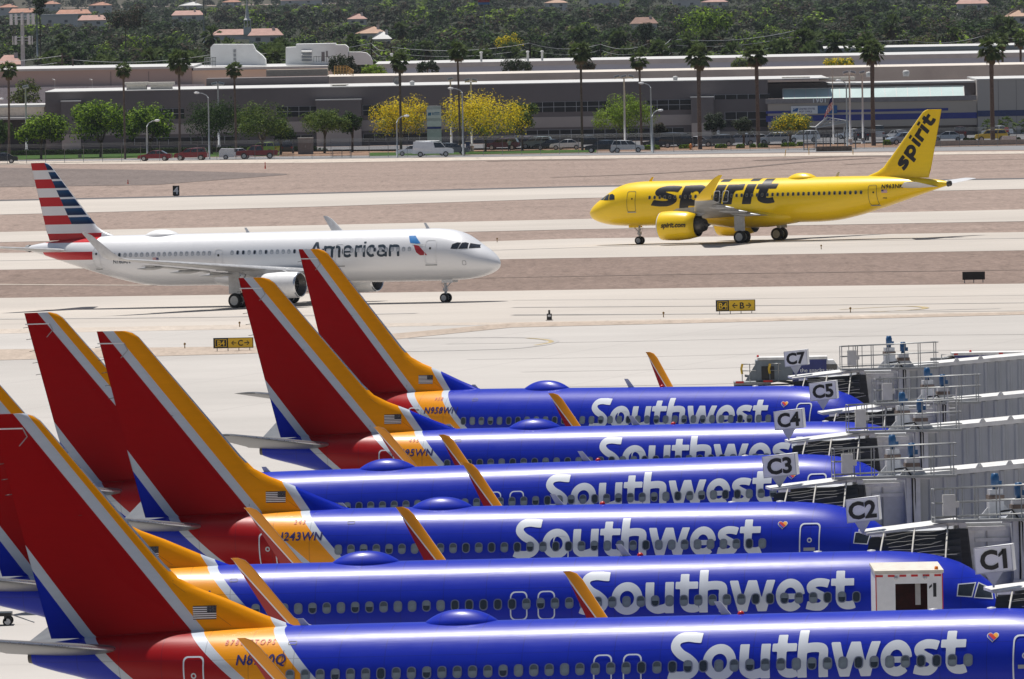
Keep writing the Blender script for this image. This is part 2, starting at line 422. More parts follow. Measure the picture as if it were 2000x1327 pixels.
def loft(mb, secs, xs, nrm, side=1, m_le=1, m_main=0, closed=True):
    """secs: rows (t_le, r, z, chord, thickness, cant); aerofoil spread along xs; nrm: 'z' wing or 'y' fin"""
    rows = []
    for t0, r, z, c, th, cant, *cut in secs:
        up = []; dn = []
        for x in (xs if not cut else [cut[0] + x * (cut[1] - cut[0]) for x in xs]):
            y = aprof(x) * th
            if nrm == 'z': n = Vector((0, side * math.sin(cant), math.cos(cant)))
            else: n = Vector((0, 1, 0))
            p = Vector((-(t0 + x * c), -side * r, z)); up.append(p + n * y); dn.append(p - n * y * (.7 if nrm == 'z' else 1))
        rows.append(up + dn[::-1])
    n = len(rows[0]); h = len(xs); vs = [p for r_ in rows for p in r_]
    for i in range(len(rows) - 1):
        for k in range(n):
            le = (k == n - 1) or k == 0 or k == n - 2
            if len(xs) < 5: le = False
            b = len(mb.v)
            q = [vs[i * n + k], vs[i * n + (k + 1) % n], vs[(i + 1) * n + (k + 1) % n], vs[(i + 1) * n + k]]
            mb.add(q, [(0, 1, 2, 3)], m_le if le else m_main, False)
    mb.add(rows[0], [tuple(range(n))], m_main); mb.add(rows[-1], [tuple(range(n))[::-1]], m_main)
def weld(o, ang=40):
    bm = bmesh.new(); bm.from_mesh(o.data); bmesh.ops.remove_doubles(bm, verts=bm.verts, dist=.0008)
    bmesh.ops.recalc_face_normals(bm, faces=bm.faces)
    for f in bm.faces: f.smooth = len(f.verts) <= 4
    for e in bm.edges:
        if len(e.link_faces) == 2 and e.calc_face_angle(0) > R(ang): e.smooth = False
    bm.to_mesh(o.data); bm.free(); o.data.update(); return o
XS_F = [0, .016, .04, .1, .18, .3, .48, .72, 1.0]
XS_R = [0, .35, .7, 1.0]
XS_W = [0, .012, .035, .08, .16, .3, .5, .7, .88, 1.0]

def rring(cx, cz, w, h, rad, th):
    """rounded rectangle ring as (outer, inner) loops"""
    def loop(w, h, r):
        pts = []
        for sx, sz, a0 in ((1, 1, 0), (-1, 1, 90), (-1, -1, 180), (1, -1, 270)):
            for k in range(5):
                a = R(a0 + 22.5 * k); pts.append((cx + sx * (w / 2 - r) + r * math.cos(a), cz + sz * (h / 2 - r) + r * math.sin(a)))
        out = []
        for i in range(len(pts)):       # subdivide long edges so the ring hugs a curved skin
            p, q = pts[i], pts[(i + 1) % len(pts)]; m = max(1, int(math.hypot(q[0] - p[0], q[1] - p[1]) / .12))
            for j in range(m): out.append((p[0] + (q[0] - p[0]) * j / m, p[1] + (q[1] - p[1]) * j / m))
        return out
    o = loop(w, h, rad); r2 = max(rad - th, .01); n = len(o)
    cx0, cz0 = cx, cz
    inn = [(cx0 + (x - cx0) * (w - 2 * th) / w, cz0 + (z - cz0) * (h - 2 * th) / h) for x, z in o]
    return o, inn
_win = {}
def window_mesh(w, h, frame, glass, tilt, half=None, dark=None):
    k = (w, h, frame.name, glass.name, round(tilt, 3), half)
    if k in _win: return _win[k]
    o, i = rring(0, 0, w, h, w * .42, .032); n = len(o); mb = MB()
    ct, st = math.cos(tilt), math.sin(tilt)
    def P(x, z, e): return (x, z * st - e * ct, z * ct + e * st)
    mb.add([P(x, z, .034) for x, z in o] + [P(x, z, .034) for x, z in i], [(a, (a + 1) % n, n + (a + 1) % n, n + a) for a in range(n)], 0)
    mb.add([P(x, z, .034) for x, z in o] + [P(x, z, -.03) for x, z in o], [(a, n + a, n + (a + 1) % n, (a + 1) % n) for a in range(n)], 0)
    if half is None: mb.add([P(x, z, .026) for x, z in i], [tuple(range(n))], 1)
    else:
        zc = half * h
        lo = [(x, min(z, zc)) for x, z in i]; hi = [(x, max(z, zc)) for x, z in i]
        mb.add([P(x, z, .026) for x, z in lo], [tuple(range(n))], 2); mb.add([P(x, z, .028) for x, z in hi], [tuple(range(n))], 1)
    _win[k] = mb.build('window', [frame, glass, dark or glass], mesh_only=True); return _win[k]

def wheel(parent, p, rad, wd, name='wheel'):
    mb = MB(); prof = [(-wd / 2, 0), (-wd / 2, rad * .55), (-wd / 2, rad * .62), (-wd * .5, rad * .85), (-wd * .36, rad * .97), (0, rad), (wd * .36, rad * .97), (wd * .5, rad * .85), (wd / 2, rad * .62), (wd / 2, rad * .55), (wd / 2, 0)]
    mb.lathe(p, (0, 1, 0), prof, 24, 0, True, [1, 1, 0, 0, 0, 0, 0, 0, 1, 1])
    o = mb.build(name, [M_['black'], M_['hub']], parent)
    return o
def gear(root, name, t, r, z_top, rad, wd, sp, leg=M_['lightgrey'], door=None, n=2):
    g = MB(); x, y = -t, -r
    g.tube([(x, y, z_top), (x, y, rad + .25)], .11, 10, 0); g.tube([(x, y, rad + .9), (x, y, rad)], .075, 10, 1)
    g.tube([(x, y - sp, rad), (x, y + sp, rad)], .07, 8, 1)
    g.tube([(x, y, rad + .95), (x - .45, y, rad + 1.25), (x, y, rad + .35)], .04, 6, 0)
    g.tube([(x, y, rad + .7), (x + .9, y + (0 if n else 0), z_top)], .05, 6, 0)
    g.box(x - .16, x + .16, y - .14, y + .14, rad + .55, rad + .75, 0)
    o = g.build(name, [leg, M_['hub']], root)
    for s_ in (-1, 1): wheel(o, (x, y + s_ * sp, rad), rad, wd)
    if door is not None:
        d = MB(); yy = y - .5 * (1 if r > 0 else -1) if r else y
        if r:
            d.box(x - .55, x + .5, yy - .03, yy + .03, rad + .55, z_top + .1, 0)
        else:
            for s_ in (-1, 1): d.box(x - .1, x + .9, y + s_ * .38 - .02, y + s_ * .38 + .02, z_top - .42, z_top + .05, 0)
            d.tube([(x + .1, y - .0, rad + 1.0), (x + .1, y, rad + 1.01)], .08, 8, 0)
        d.build('gear_door', door, o)
    return o
def body737(plug):
    A, B = (3.0, 2.84) if plug else (0, 0); L = 32.18 + A + B
    st = [(0, 2.86, 2.74, .05), (.12, 3.08, 2.50, .33), (.5, 3.45, 2.22, .72), (1.1, 3.83, 1.95, 1.10), (1.8, 4.16, 1.75, 1.38), (2.4, 4.62, 1.63, 1.56), (3.1, 5.02, 1.54, 1.70), (4.2, 5.31, 1.46, 1.82), (5.6, 5.43, 1.43, 1.87), (7, 5.45, 1.43, 1.88), (10, 5.45, 1.43, 1.88)]
    e = [(13.2, 5.45, 1.43, 1.88), (11.2, 5.45, 1.60, 1.87), (9, 5.44, 1.98, 1.80), (7, 5.42, 2.44, 1.64), (5, 5.38, 2.96, 1.36), (3, 5.30, 3.52, .98), (1.4, 5.18, 3.98, .62), (.35, 5.02, 4.25, .36), (0, 4.9, 4.38, .26)]
    st += [(L - x, a, b, c) for x, a, b, c in e]
    return Body(st, L)
def body320(plug):
    L = 37.2 + plug
    st = [(0, 3.02, 2.92, .05), (.1, 3.26, 2.68, .34), (.45, 3.68, 2.40, .76), (1.0, 4.12, 2.17, 1.14), (1.7, 4.55, 1.98, 1.45), (2.4, 5.02, 1.87, 1.66), (3.2, 5.45, 1.80, 1.81), (4.4, 5.76, 1.75, 1.93), (5.8, 5.86, 1.73, 1.97), (7.5, 5.87, 1.73, 1.975), (11, 5.87, 1.73, 1.975)]
    e = [(13.6, 5.87, 1.73, 1.975), (11.5, 5.87, 1.84, 1.96), (9.2, 5.86, 2.24, 1.88), (7, 5.82, 2.80, 1.68), (5, 5.72, 3.36, 1.38), (3, 5.55, 3.95, 1.0), (1.4, 5.38, 4.42, .62), (.3, 5.22, 4.72, .34), (0, 5.12, 4.80, .26)]
    st += [(L - x, a, b, c) for x, a, b, c in e]
    return Body(st, L)
def decal(body, side, pts2, faces, name, m, parent, eps=.012):
    mb = MB(); mb.add([body.P(t, z, side, eps) for t, z in pts2], faces); return mb.build(name, m, parent)
def poly_cut(poly, step=.08):
    bm = bmesh.new(); bm.faces.new([bm.verts.new((x, z, 0)) for x, z in poly])
    y = min(p[1] for p in poly) + step; hi = max(p[1] for p in poly)
    while y < hi:
        bmesh.ops.bisect_plane(bm, geom=bm.verts[:] + bm.edges[:] + bm.faces[:], plane_co=(0, y, 0), plane_no=(0, 1, 0)); y += step
    bm.verts.index_update(); r = [(v.co.x, v.co.y) for v in bm.verts], [tuple(v.index for v in f.verts) for f in bm.faces]; bm.free(); return r
def ring_decal(body, side, t, z, w, h, rad, th, name, m, parent, eps=.02):
    o, i = rring(t, z, w, h, rad, th); n = len(o)
    return decal(body, side, o + i, [(a, (a + 1) % n, n + (a + 1) % n, n + a) for a in range(n)], name, m, parent, eps)
def text_decal(body, side, s, t0, z0, size, name, m, parent, off=.02, shear=0.0, eps=.015, space=1.0):
    """t0: station of the left end as read; side +1 starboard"""
    vs, fs, wd = font_text(s, size, off, shear, .07, space)
    sg = -1 if side > 0 else 1
    return decal(body, side, [(t0 + sg * x, z0 + z) for x, z in vs], fs, name, m, parent, eps)
def flag_mesh(w, h, P):
    """US flag in two sheets of quads; P(x, z, e) maps onto the skin, canton at the front (right) as on a starboard side"""
    mb = MB(); n = 13
    for k in range(n):
        mb.add([P(0, h * k / n, 0), P(w, h * k / n, 0), P(w, h * (k + 1) / n, 0), P(0, h * (k + 1) / n, 0)], [(0, 1, 2, 3)], 0 if k % 2 == 0 else 1)
    mb.add([P(w * .6, h * 6 / 13, .004), P(w, h * 6 / 13, .004), P(w, h, .004), P(w * .6, h, .004)], [(0, 1, 2, 3)], 2)
    for i in range(6):
        for j in range(5):
            x = w * (.63 + .065 * i); z = h * (6 / 13 + (j + .5) * 7 / 65); s = w * .010
            mb.add([P(x - s, z, .006), P(x, z - s, .006), P(x + s, z, .006), P(x, z + s, .006)], [(0, 1, 2, 3)], 1)
    return mb
def dome(body, t, name, m, parent, L=2.55, w=.62, h=.38):
    top = body.at(t)[0]; mb = MB(); n = 24; rows = []
    for i in range(1, 10):
        q = min(i / 8, 1.0); z = top - .05 + (h + .05) * (1 - q ** 2.3) if i < 9 else top - .22
        rows.append([(-t + L / 2 * q * math.cos(2 * math.pi * k / n), w * q * math.sin(2 * math.pi * k / n), z) for k in range(n)])
    vs = [(-t, 0, top + h)] + [p for r_ in rows for p in r_]
    fs = [(0, 1 + k, 1 + (k + 1) % n) for k in range(n)] + [(1 + i * n + k, 1 + (i + 1) * n + k, 1 + (i + 1) * n + (k + 1) % n, 1 + i * n + (k + 1) % n) for i in range(8) for k in range(n)]
    mb.add(vs, fs, 0, True); return mb.build(name, m, parent)
def blade(body, t, h, name, m, parent, c=.32, dt=.25):
    top = body.at(t)[0]; mb = MB()
    a = [(-t, 0, top - .03), (-t - c, 0, top - .03), (-t - dt - c, 0, top + h), (-t - dt - c * .35, 0, top + h)]
    w = .03
    vs = [(x, y + s * w * (1 if i < 2 else .5), z) for s in (-1, 1) for i, (x, y, z) in enumerate(a)]
    mb.add(vs, [(0, 1, 2, 3), (7, 6, 5, 4), (0, 4, 5, 1), (1, 5, 6, 2), (2, 6, 7, 3), (3, 7, 4, 0)]); return mb.build(name, m, parent)
def engine(root, t, r, z, rad, L, cowl, neo=False, lip=M_['bare'], pyl=None, text=None, longduct=False):
    o = MB(); y = -r
    nl = L * (.78 if neo else .74)
    pr = [(.55, rad * .60), (.25, rad * .80), (.06, rad * .86), (0, rad * .90), (.03, rad * .94), (.14, rad * .975), (.45, rad * 1.0), (nl * .45, rad * 1.03), (nl * .75, rad * .96), (nl, rad * .80), (nl - .02, rad * .76), (nl - .5, rad * .74)]
    o.lathe((-t, y, z), (-1, 0, 0), pr, 36, 0, True, [2, 2, 1, 1, 1, 0, 0, 0, 0, 2, 2])
    e = o.build('engine', [cowl, lip, M_['darkmetal']], root)
    f = MB(); f.lathe((-t, y, z), (-1, 0, 0), [(.42, 0), (.55, rad * .12), (.75, rad * .26), (.85, rad * .28), (.86, rad * .62)], 24, 0); 
    for k in range(18):
        a = 2 * math.pi * k / 18; c, s_ = math.cos(a), math.sin(a); c2, s2 = math.cos(a + .22), math.sin(a + .22)
        f.add([(-t - .70, y + c * rad * .26, z + s_ * rad * .26), (-t - .55, y + c * rad * .80, z + s_ * rad * .80), (-t - .75, y + c2 * rad * .80, z + s2 * rad * .80), (-t - .84, y + c2 * rad * .26, z + s2 * rad * .26)], [(0, 1, 2, 3)], 0)
    f.build('fan', M_['darkmetal'], e)
    h = MB(); h.lathe((-t, y, z), (-1, 0, 0), [(nl - .9, rad * .62), (nl - .1, rad * .60), (nl + .45, rad * .47), (nl + .75, rad * .40), (nl + .74, rad * .36), (nl + .5, rad * .34), (nl + .5, rad * .24), (nl + .95, rad * .14), (nl + 1.3, .01)], 24, 0)
    h.build('exhaust_nozzle', M_['darkmetal'], e)
    p = MB(); w = .16
    poly = [(-t - .9, z + rad * .86), (-t - nl - .3, z + rad * .62), (-t - nl - 1.5, z + rad * 1.05), (-t - nl - 1.4, z + rad * 1.30), (-t - 1.7, z + rad * 1.18)]
    p.prism(poly, y - w, y + w); p.build('pylon', pyl or M_['wingmetal'], e)
    s_ = MB(); sg = 1 if r > 0 else -1
    s_.add([(-t - .9, y + sg * rad * .72, z + rad * .66), (-t - 1.7, y + sg * rad * .70, z + rad * .70), (-t - 1.55, y + sg * rad * .98, z + rad * .98), (-t - 1.15, y + sg * rad * .90, z + rad * .9)], [(0, 1, 2, 3)]); s_.build('strake', cowl, e)
    if text:
        vs, fs, wd = font_text(text, .62, .035, .25, .06)
        q = MB(); side = -1 if r < 0 else 1
        def PP(x, zz):
            tt = t + .62 + x; rr = rad * 1.025 * (1 if tt < t + nl * .5 else 1 - .05 * (tt - t - nl * .5)) + .03
            zq = min(rr * .98, max(-rr * .98, zz)); return (-tt, -side * -1 * 0 + y + (-side) * math.sqrt(rr * rr - zq * zq), z + zq)
        q.add([PP(a, b - .12) for a, b in vs], fs); q.build('lettering', M_['blackpaint'], e)
    return e
class Fin:
    def __init__(s, prof, th0, th1):   # prof rows (z, t_le, t_te); thickness full chord distribution absolute
        s.p = prof; s.th0, s.th1 = th0, th1; s.z0, s.z1 = prof[0][0], prof[-1][0]
    def at(s, z):
        le = interp(z, [(a[0], a[1]) for a in s.p]); te = interp(z, [(a[0], a[2]) for a in s.p])
        th = s.th0 + (s.th1 - s.th0) * max(0, (z - s.z0) / (s.z1 - s.z0)); return le, te, th
    def half(s, t, z):
        le, te, th = s.at(z); x = min(1, max(0.001, (t - le) / (te - le))); return aprof(x) * th
    def P(s, t, z, side, eps): return Vector((-t, -side * (s.half(t, z) + eps), z))
    def build(s, root, m, le_m, cut=.68):
        zs = sorted(set([s.z0 + (s.z1 - s.z0) * k / 14 for k in range(15)] + [a[0] for a in s.p]))
        for nm, X in (('tail_fin', XS_F), ('rudder', XS_R)):
            mb = MB(); secs = []
            for z in zs:
                le, te, th = s.at(z); secs.append((le, 0, z, te - le, th, 0))
            loft(mb, secs, X, 'y', 1, 1, 0)
            o = mb.build(nm, [m, le_m], root); weld(o)
            for f in o.data.polygons:
                if f.center.z < s.z0 + 2.0: f.material_index = 0
        return o
def wing_part(root, secs, side, name, mats, mle=1):
    mb = MB(); loft(mb, secs, XS_W, 'z', side, mle, 0); o = mb.build(name, mats, root); weld(o); return o
def fairings(root, rows, side, m):
    for t, r, z, L in rows:
        mb = MB(); mb.lathe((-t, -side * r, z), (-1, 0, -.04), [(0, .01), (L * .15, .12), (L * .4, .19), (L * .7, .15), (L, .01)], 10)
        mb.build('flap_fairing', m, root)
def cockpit(body, side, quads, parent, m, fr):
    """side windows as (t,z) quads on the skin, each pane with a frame"""
    for q in quads:
        c = (sum(p[0] for p in q) / len(q), sum(p[1] for p in q) / len(q)); n = len(q); sub = 5
        ring = []
        for i in range(n):
            a, b = q[i], q[(i + 1) % n]; ring += [(a[0] + (b[0] - a[0]) * j / sub, a[1] + (b[1] - a[1]) * j / sub) for j in range(sub)]
        k = len(ring); inn = [(c[0] + (x - c[0]) * .88, c[1] + (z - c[1]) * .86) for x, z in ring]
        decal(body, side, ring + inn, [(i, (i + 1) % k, k + (i + 1) % k, k + i) for i in range(k)], 'window_frame', fr, parent, .015)
        V = [c]; F_ = []
        for f_ in (.33, .66, 1.0): V += [(c[0] + (x - c[0]) * f_, c[1] + (z - c[1]) * f_) for x, z in inn]
        F_ += [(0, 1 + i, 1 + (i + 1) % k) for i in range(k)]
        for l_ in range(2): F_ += [(1 + l_ * k + i, 1 + (l_ + 1) * k + i, 1 + (l_ + 1) * k + (i + 1) % k, 1 + l_ * k + (i + 1) % k) for i in range(k)]
        decal(body, side, V, F_, 'cockpit_window', m, parent, .010)
def windows(body, ts, z, side, root, w, h, frame, choose):
    for i, t in enumerate(ts):
        p = body.P(t, z, side); q0 = body.P(t, z - .1, side); q1 = body.P(t, z + .1, side)
        tl = math.atan2(abs(q1.y - q0.y) if abs(q1.y) < abs(q0.y) else -abs(q1.y - q0.y), .2)
        g, half, dk = choose(i); me = window_mesh(w, h, frame, g, tl, half, dk)
        o = bpy.data.objects.new('window', me); link(o, root); o.location = p
        # yaw so that the pane hugs a tapering skin
        pa = body.P(t + .15, z, side); pb = body.P(t - .15, z, side)
        o.rotation_euler.z = math.atan2(pb.y - pa.y, pb.x - pa.x) if side > 0 else math.atan2(pb.y - pa.y, pb.x - pa.x)
        if side < 0: o.scale.y = -1

SW_LOGO = None
def sw_logo():
    """the airline name, in metres, left to right; baseline z=0"""
    global SW_LOGO
    if SW_LOGO is None:
        X = 1.07; L = [('S', 0, 1.095), ('o', 1.135, 1.105), ('u', 2.34, 1.0), ('t', 3.40, .80), ('h', 4.24, 1.0), ('w', 5.27, 1.70), ('e', 6.95, 1.03), ('s', 8.02, .85), ('t', 8.90, .81)]
        SW_LOGO = word([(c, x / X, wd / X) for c, x, wd in L], X, .285, .03)
    return SW_LOGO
def seat(root, X, Y, rz, bz=0.0, pit=(0.0, 0.0)):
    """stand a thing at (X, Y) on the gently sloping apron"""
    gx = (gz(X + 1, Y) - gz(X - 1, Y)) / 2; gy_ = (gz(X, Y + 1) - gz(X, Y - 1)) / 2
    ax = Vector((math.cos(rz), math.sin(rz), gx * math.cos(rz) + gy_ * math.sin(rz) - pit[0])).normalized(); lat = Vector((-math.sin(rz), math.cos(rz), -gx * math.sin(rz) + gy_ * math.cos(rz)))
    up = ax.cross(lat).normalized(); lat = up.cross(ax); root.rotation_euler = Matrix((ax, lat, up)).transposed().to_euler(); root.location = (X, Y, gz(X, Y) + bz - pit[0] * pit[1])
def airliner_737(label, X, Y, deg, long, reg=None, small=None, wdx=0.0, wdz=0.0, seed=1, base_z=0.0, reg_t=0.0, dome_t=None, rear_door=True, hide_wins=(), tail=0.0, pitch=(0, 0)):
    rnd = random.Random(seed)
    root = thing('airliner', label, 'airplane', (X, Y, gz(X, Y) + base_z), 0, 'blue airliners parked at the gates')
    seat(root, X, Y, R(deg), base_z, pitch)
    A = (5.84 if long else 0) + tail; Fp = 3.0 if long else 0
    B = body737(long); pm = M_['sw8' if long else 'sw7']
    weld(B.mesh().build('fuselage', pm, root), 50)
    mb = MB(); L = B.L; mb.lathe((-L + .02, 0, 4.64), (-1, 0, .05), [(0, .245), (.16, .22), (.17, .14), (-.1, .12)], 16); mb.build('exhaust_outlet', M_['darkmetal'], root)
    fin = Fin([(5.20, 22.0 + A, 31.36 + A), (5.42, 23.1 + A, 31.42 + A), (5.85, 24.2 + A, 31.53 + A), (6.38, 25.42 + A, 31.66 + A), (6.72, 26.3 + A, 31.74 + A), (7.05, 26.95 + A, 31.82 + A), (7.55, 27.45 + A, 31.95 + A), (12.25, 31.42 + A, 33.06 + A), (12.42, 31.66 + A, 33.10 + A), (12.5, 31.95 + A, 33.12 + A)], .66, .20)
    fin.build(root, M_['fin8' if long else 'fin7'], M_['bare'])
    # fin details: tip hinge line and panel
    o = MB()
    for a, b in (((33.10, 12.02), (32.0, 12.02)), ((32.0, 12.02), (31.86, 11.75)), ((31.86, 11.75), (32.15, 11.45))):
        n = 3; 
        for k in range(n):
            p = (a[0] + (b[0] - a[0]) * k / n + A, a[1] + (b[1] - a[1]) * k / n); q = (a[0] + (b[0] - a[0]) * (k + 1) / n + A, a[1] + (b[1] - a[1]) * (k + 1) / n)
            w_ = .022; dx, dz = (0, w_) if abs(a[1] - b[1]) < .1 else (w_, 0)
            o.add([fin.P(p[0] - dx, p[1] - dz, 1, .008), fin.P(q[0] - dx, q[1] - dz, 1, .008), fin.P(q[0] + dx, q[1] + dz, 1, .008), fin.P(p[0] + dx, p[1] + dz, 1, .008)], [(0, 1, 2, 3)], 0 if abs(a[1] - b[1]) < .1 else 1)
    o.build('hinge_line', [M_['white'], M_['grey']], root)
    o = MB()
    for (t1, z1, t2, z2) in ((29.2, 9.15, 30.2, 9.17), (27.1, 5.6, 27.1, 7.0), (25.15, 5.5, 27.1, 6.9)):
        o.add([fin.P(t1 + A - .008, z1, 1, .006), fin.P(t2 + A - .008, z2 - .01, 1, .006), fin.P(t2 + A + .008, z2 + .01, 1, .006), fin.P(t1 + A + .008, z1, 1, .006)], [(0, 1, 2, 3)]) if t2 != 25.15 else None
    o.build('panel_seam', mat('dark_seam', (.10, .01, .01), .5), root)
    for q in range(5):
        z_ = 11.9 - q * .5; te = fin.at(z_)[1]; mb = MB(); mb.tube([(-te + .02, 0, z_), (-te - .22, 0, z_ - .03)], .012, 4); mb.build('static_wick', M_['blackpaint'], root)
    for tt, zz, w_, h_ in ((27.6, 3.1, .5, .35), (20.5, 3.0, .6, .3), (9.6, 3.0, .45, .3), (7.2, 2.9, .9, .9), (22.8, 4.95, .3, .12)):
        ring_decal(B, 1, tt + (A if tt > 20 else 0), zz, w_, h_, .05, .018, 'access_panel', mat('panel_gap', (.01, .01, .03), .5), root, .006)
    # flag on the fin root
    FP = lambda x, z, e: fin.P(26.42 + A - x, 5.72 + z, 1, .012 + e)
    flag_mesh(.78, .44, FP).build('flag_emblem', [mat('flag_dark', (.03, .012, .02), .5), M_['white'], mat('flag_canton', (.008, .008, .02), .5)], root)
    # tailplane
    for side in (1, -1):
        secs = [(28.55 + A, .35, 4.78, 4.25, .42, 0), (28.9 + A, .9, 4.85, 3.85, .40, 0), (31.7 + A, 7.0, 5.62, 1.55, .16, 0), (31.95 + A, 7.2, 5.64, 1.1, .08, 0)]
        wing_part(root, secs, side, 'tailplane', [M_['stabm'], M_['bare']])
        # wing
        W = [(11.2 + Fp, 1.2, 2.15, 7.6, .80, 0), (11.75 + Fp, 1.9, 2.25, 6.9, .78, 0), (14.1 + Fp, 6.0, 2.72, 4.35, .50, 0), (19.6 + Fp, 16.7, 3.74 + wdz, 1.62, .17, .05)]
        wing_part(root, W, side, 'wing', [M_['wingmetal'], M_['bare']])
        q = wdx; zz = wdz
        WL = [(19.6 + Fp, 16.7, 3.74 + zz, 1.62, .17, .05), (19.85 + Fp + q * .3, 17.0, 3.80 + zz, 1.50, .15, .35), (20.28 + Fp + q, 17.2, 3.98 + zz, 1.15, .12, .9), (20.68 + Fp + q, 17.3, 4.22 + zz, .84, .10, 1.28), (21.98 + Fp + q, 17.83, 6.0 + zz, .50, .05, 1.28), (22.2 + Fp + q, 17.88, 6.22 + zz, .42, .04, 1.28), (22.42 + Fp + q, 17.9, 6.3 + zz, .28, .03, 1.28)]
        k = 'wl%.2f_%.2f' % (Fp + q, zz)
        if k not in M_: M_[k] = livery_winglet('winglet_paint', 22.72 + Fp + q, 6.3 + zz)
        wing_part(root, WL, side, 'winglet', [M_[k], M_['lightgrey']])
        fairings(root, [(16.9 + Fp, 4.2, 2.35, 2.6), (17.3 + Fp, 7.6, 2.7, 2.6), (18.7 + Fp, 11.4, 3.1, 2.2)], side, M_['wingmetal'])
        engine(root, 9.6 + Fp, side * 4.83, 1.33, 1.0, 4.8, M_['sw7'])
        gear(root, 'main_gear', 16.6 + Fp, side * 2.86, 2.4, .56, .36, .36)
    mb = MB(); mb.lathe((-10.2 - Fp, 0, 2.0), (-1, 0, 0), [(0, .1), (1.6, 1.3), (3.5, 1.75), (7.0, 1.75), (9.5, 1.2), (11, .1)], 24); o = mb.build('belly_fairing', pm, root); o.scale = (1, 1, .55); o.location.z = .9
    gear(root, 'nose_gear', 4.0, 0, 1.7, .34, .2, .2)
    # lettering
    vs, fs = sw_logo(); decal(B, 1, [(16.25 - x, 3.50 + z) for x, z in vs], fs, 'airline_lettering', M_['letter'], root, .016)
    # heart emblem
    H_ = []; F_ = []
    def heart(sc_, t0, z0): return [(t0 - sc_ * .0105 * 16 * math.sin(a) ** 3 * 1.15, z0 + sc_ * .0105 * (13 * math.cos(a) - 5 * math.cos(2 * a) - 2 * math.cos(3 * a) - math.cos(4 * a))) for a in [2 * math.pi * k / 28 for k in range(28)]]
    hb = MB(); o_ = heart(1.0, 5.70, 4.62); hb.add([B.P(t, z, 1, .014) for t, z in o_], [tuple(range(28))], 0)
    hh = heart(.86, 5.70, 4.62)
    def clip(poly, f):    # keep f>=0
        out = []
        for i in range(len(poly)):
            a, b = poly[i], poly[(i + 1) % len(poly)]; fa, fb = f(a), f(b)
            if fa >= 0: out.append(a)
            if fa * fb < 0: u = fa / (fa - fb); out.append((a[0] + (b[0] - a[0]) * u, a[1] + (b[1] - a[1]) * u))
        return out
    g = lambda p: (5.70 - p[0]) * .8 + (p[1] - 4.62)
    for mi, lo, hi in ((1, -9, -.06), (2, -.06, .06), (3, .06, 9)):
        pl = clip(clip(hh, lambda p: g(p) - lo), lambda p: hi - g(p))
        if len(pl) > 2: hb.add([B.P(t, z, 1, .018) for t, z in pl], [tuple(range(len(pl)))], mi)
    hb.build('heart_emblem', [M_['lightgrey'], mat('emblem_blue', (.02, .03, .4), .4), M_['redp'], mat('emblem_yellow', (.8, .35, .01), .4)], root)
    # windows
    t0 = 6.45; nt = int((23.9 + A - t0) / .508)
    ts = [t0 + .508 * k for k in range(nt)]
    if hide_wins: ts = [t for i, t in enumerate(ts) if i not in hide_wins]
    seqp = rnd.choice([.3, .5, .7])
    def choose(i):
        q = rnd.random()
        if q < .25: return (M_['glassdark'], None, None)
        if q < .45: return (M_['shade'], .02, M_['glassdark'])
        if q < .45 + seqp * .55: return (M_['shade'], None, None)
        return (M_['shade2'], .05, M_['shade'])
    windows(B, ts, 3.93, 1, root, .30, .40, M_['frame'], choose)
    # doors
    def door(t, z, w_, h_, th=.05, rad=.16, nm='door'):
        d = ring_decal(B, 1, t, z, w_, h_, rad, th, nm, M_['letter'], root); return d
    d = door(4.62, 3.83, .80, 1.66)
    ring_decal(B, 1, 4.62, 4.02, .19, .19, .09, .045, 'porthole', M_['lightgrey'], d)
    decal(B, 1, [(4.40, 3.62), (4.84, 3.62), (4.84, 3.74), (4.40, 3.74)], [(0, 1, 2, 3)], 'handle', M_['grey'], d, .03)
    for k in ([0, 1] if long else [0]):
        door(14.38 + (.508 * 6 - .0 + k * .98 if long else 0), 3.86, .62, 1.0, .045, .18, 'exit_door')
    d = door(28.15 - 2.05 + A, 3.85, .74, 1.5)
    ring_decal(B, 1, 26.1 + A, 3.98, .19, .19, .09, .045, 'porthole', M_['lightgrey'], d)
    # registration and small number
    if reg: text_decal(B, 1, reg, 25.55 + A + reg_t, 4.30, .45, 'registration', M_['navy'], root, .02, .12, space=1.08)
    if small: text_decal(B, 1, small, 25.1 + A, 4.92, .23, 'small_number', mat('red_brown_letter', (.55, .09, .02), .5), root, .01, .1, space=1.5)
    cockpit(B, 1, [[(2.92, 4.28), (2.95, 3.86), (2.42, 3.80), (2.32, 4.30)], [(2.26, 4.30), (2.37, 3.78), (1.72, 3.70), (1.80, 4.05)], [(1.73, 4.06), (1.66, 3.72), (1.32, 3.68), (1.36, 3.94)]], root, M_['glassdark'], M_['framew'])
    dome(B, dome_t, 'radome', pm, root)
    blade(B, 14.6, .42, 'antenna', M_['lightgrey'], root); blade(B, 25.2 - 2 + A * .9, .22, 'antenna', M_['lightgrey'], root, .3, .12)
    mb = MB(); top = B.at(13.1)[0]; mb.lathe((-13.1 - Fp * .4, 0, top - .03), (0, 0, 1), [(0, .12), (.06, .11), (.12, .07), (.14, .01)], 12); mb.build('beacon', mat('red_beacon', (.5, .01, .01), .3), root)
    for tt in (6.1, 8.0):
        mb = MB(); mb.lathe((-tt, 0, 5.42), (0, 0, 1), [(0, .16), (.05, .14), (.07, .01)], 12); mb.build('antenna', M_['lightgrey'], root)
    return root

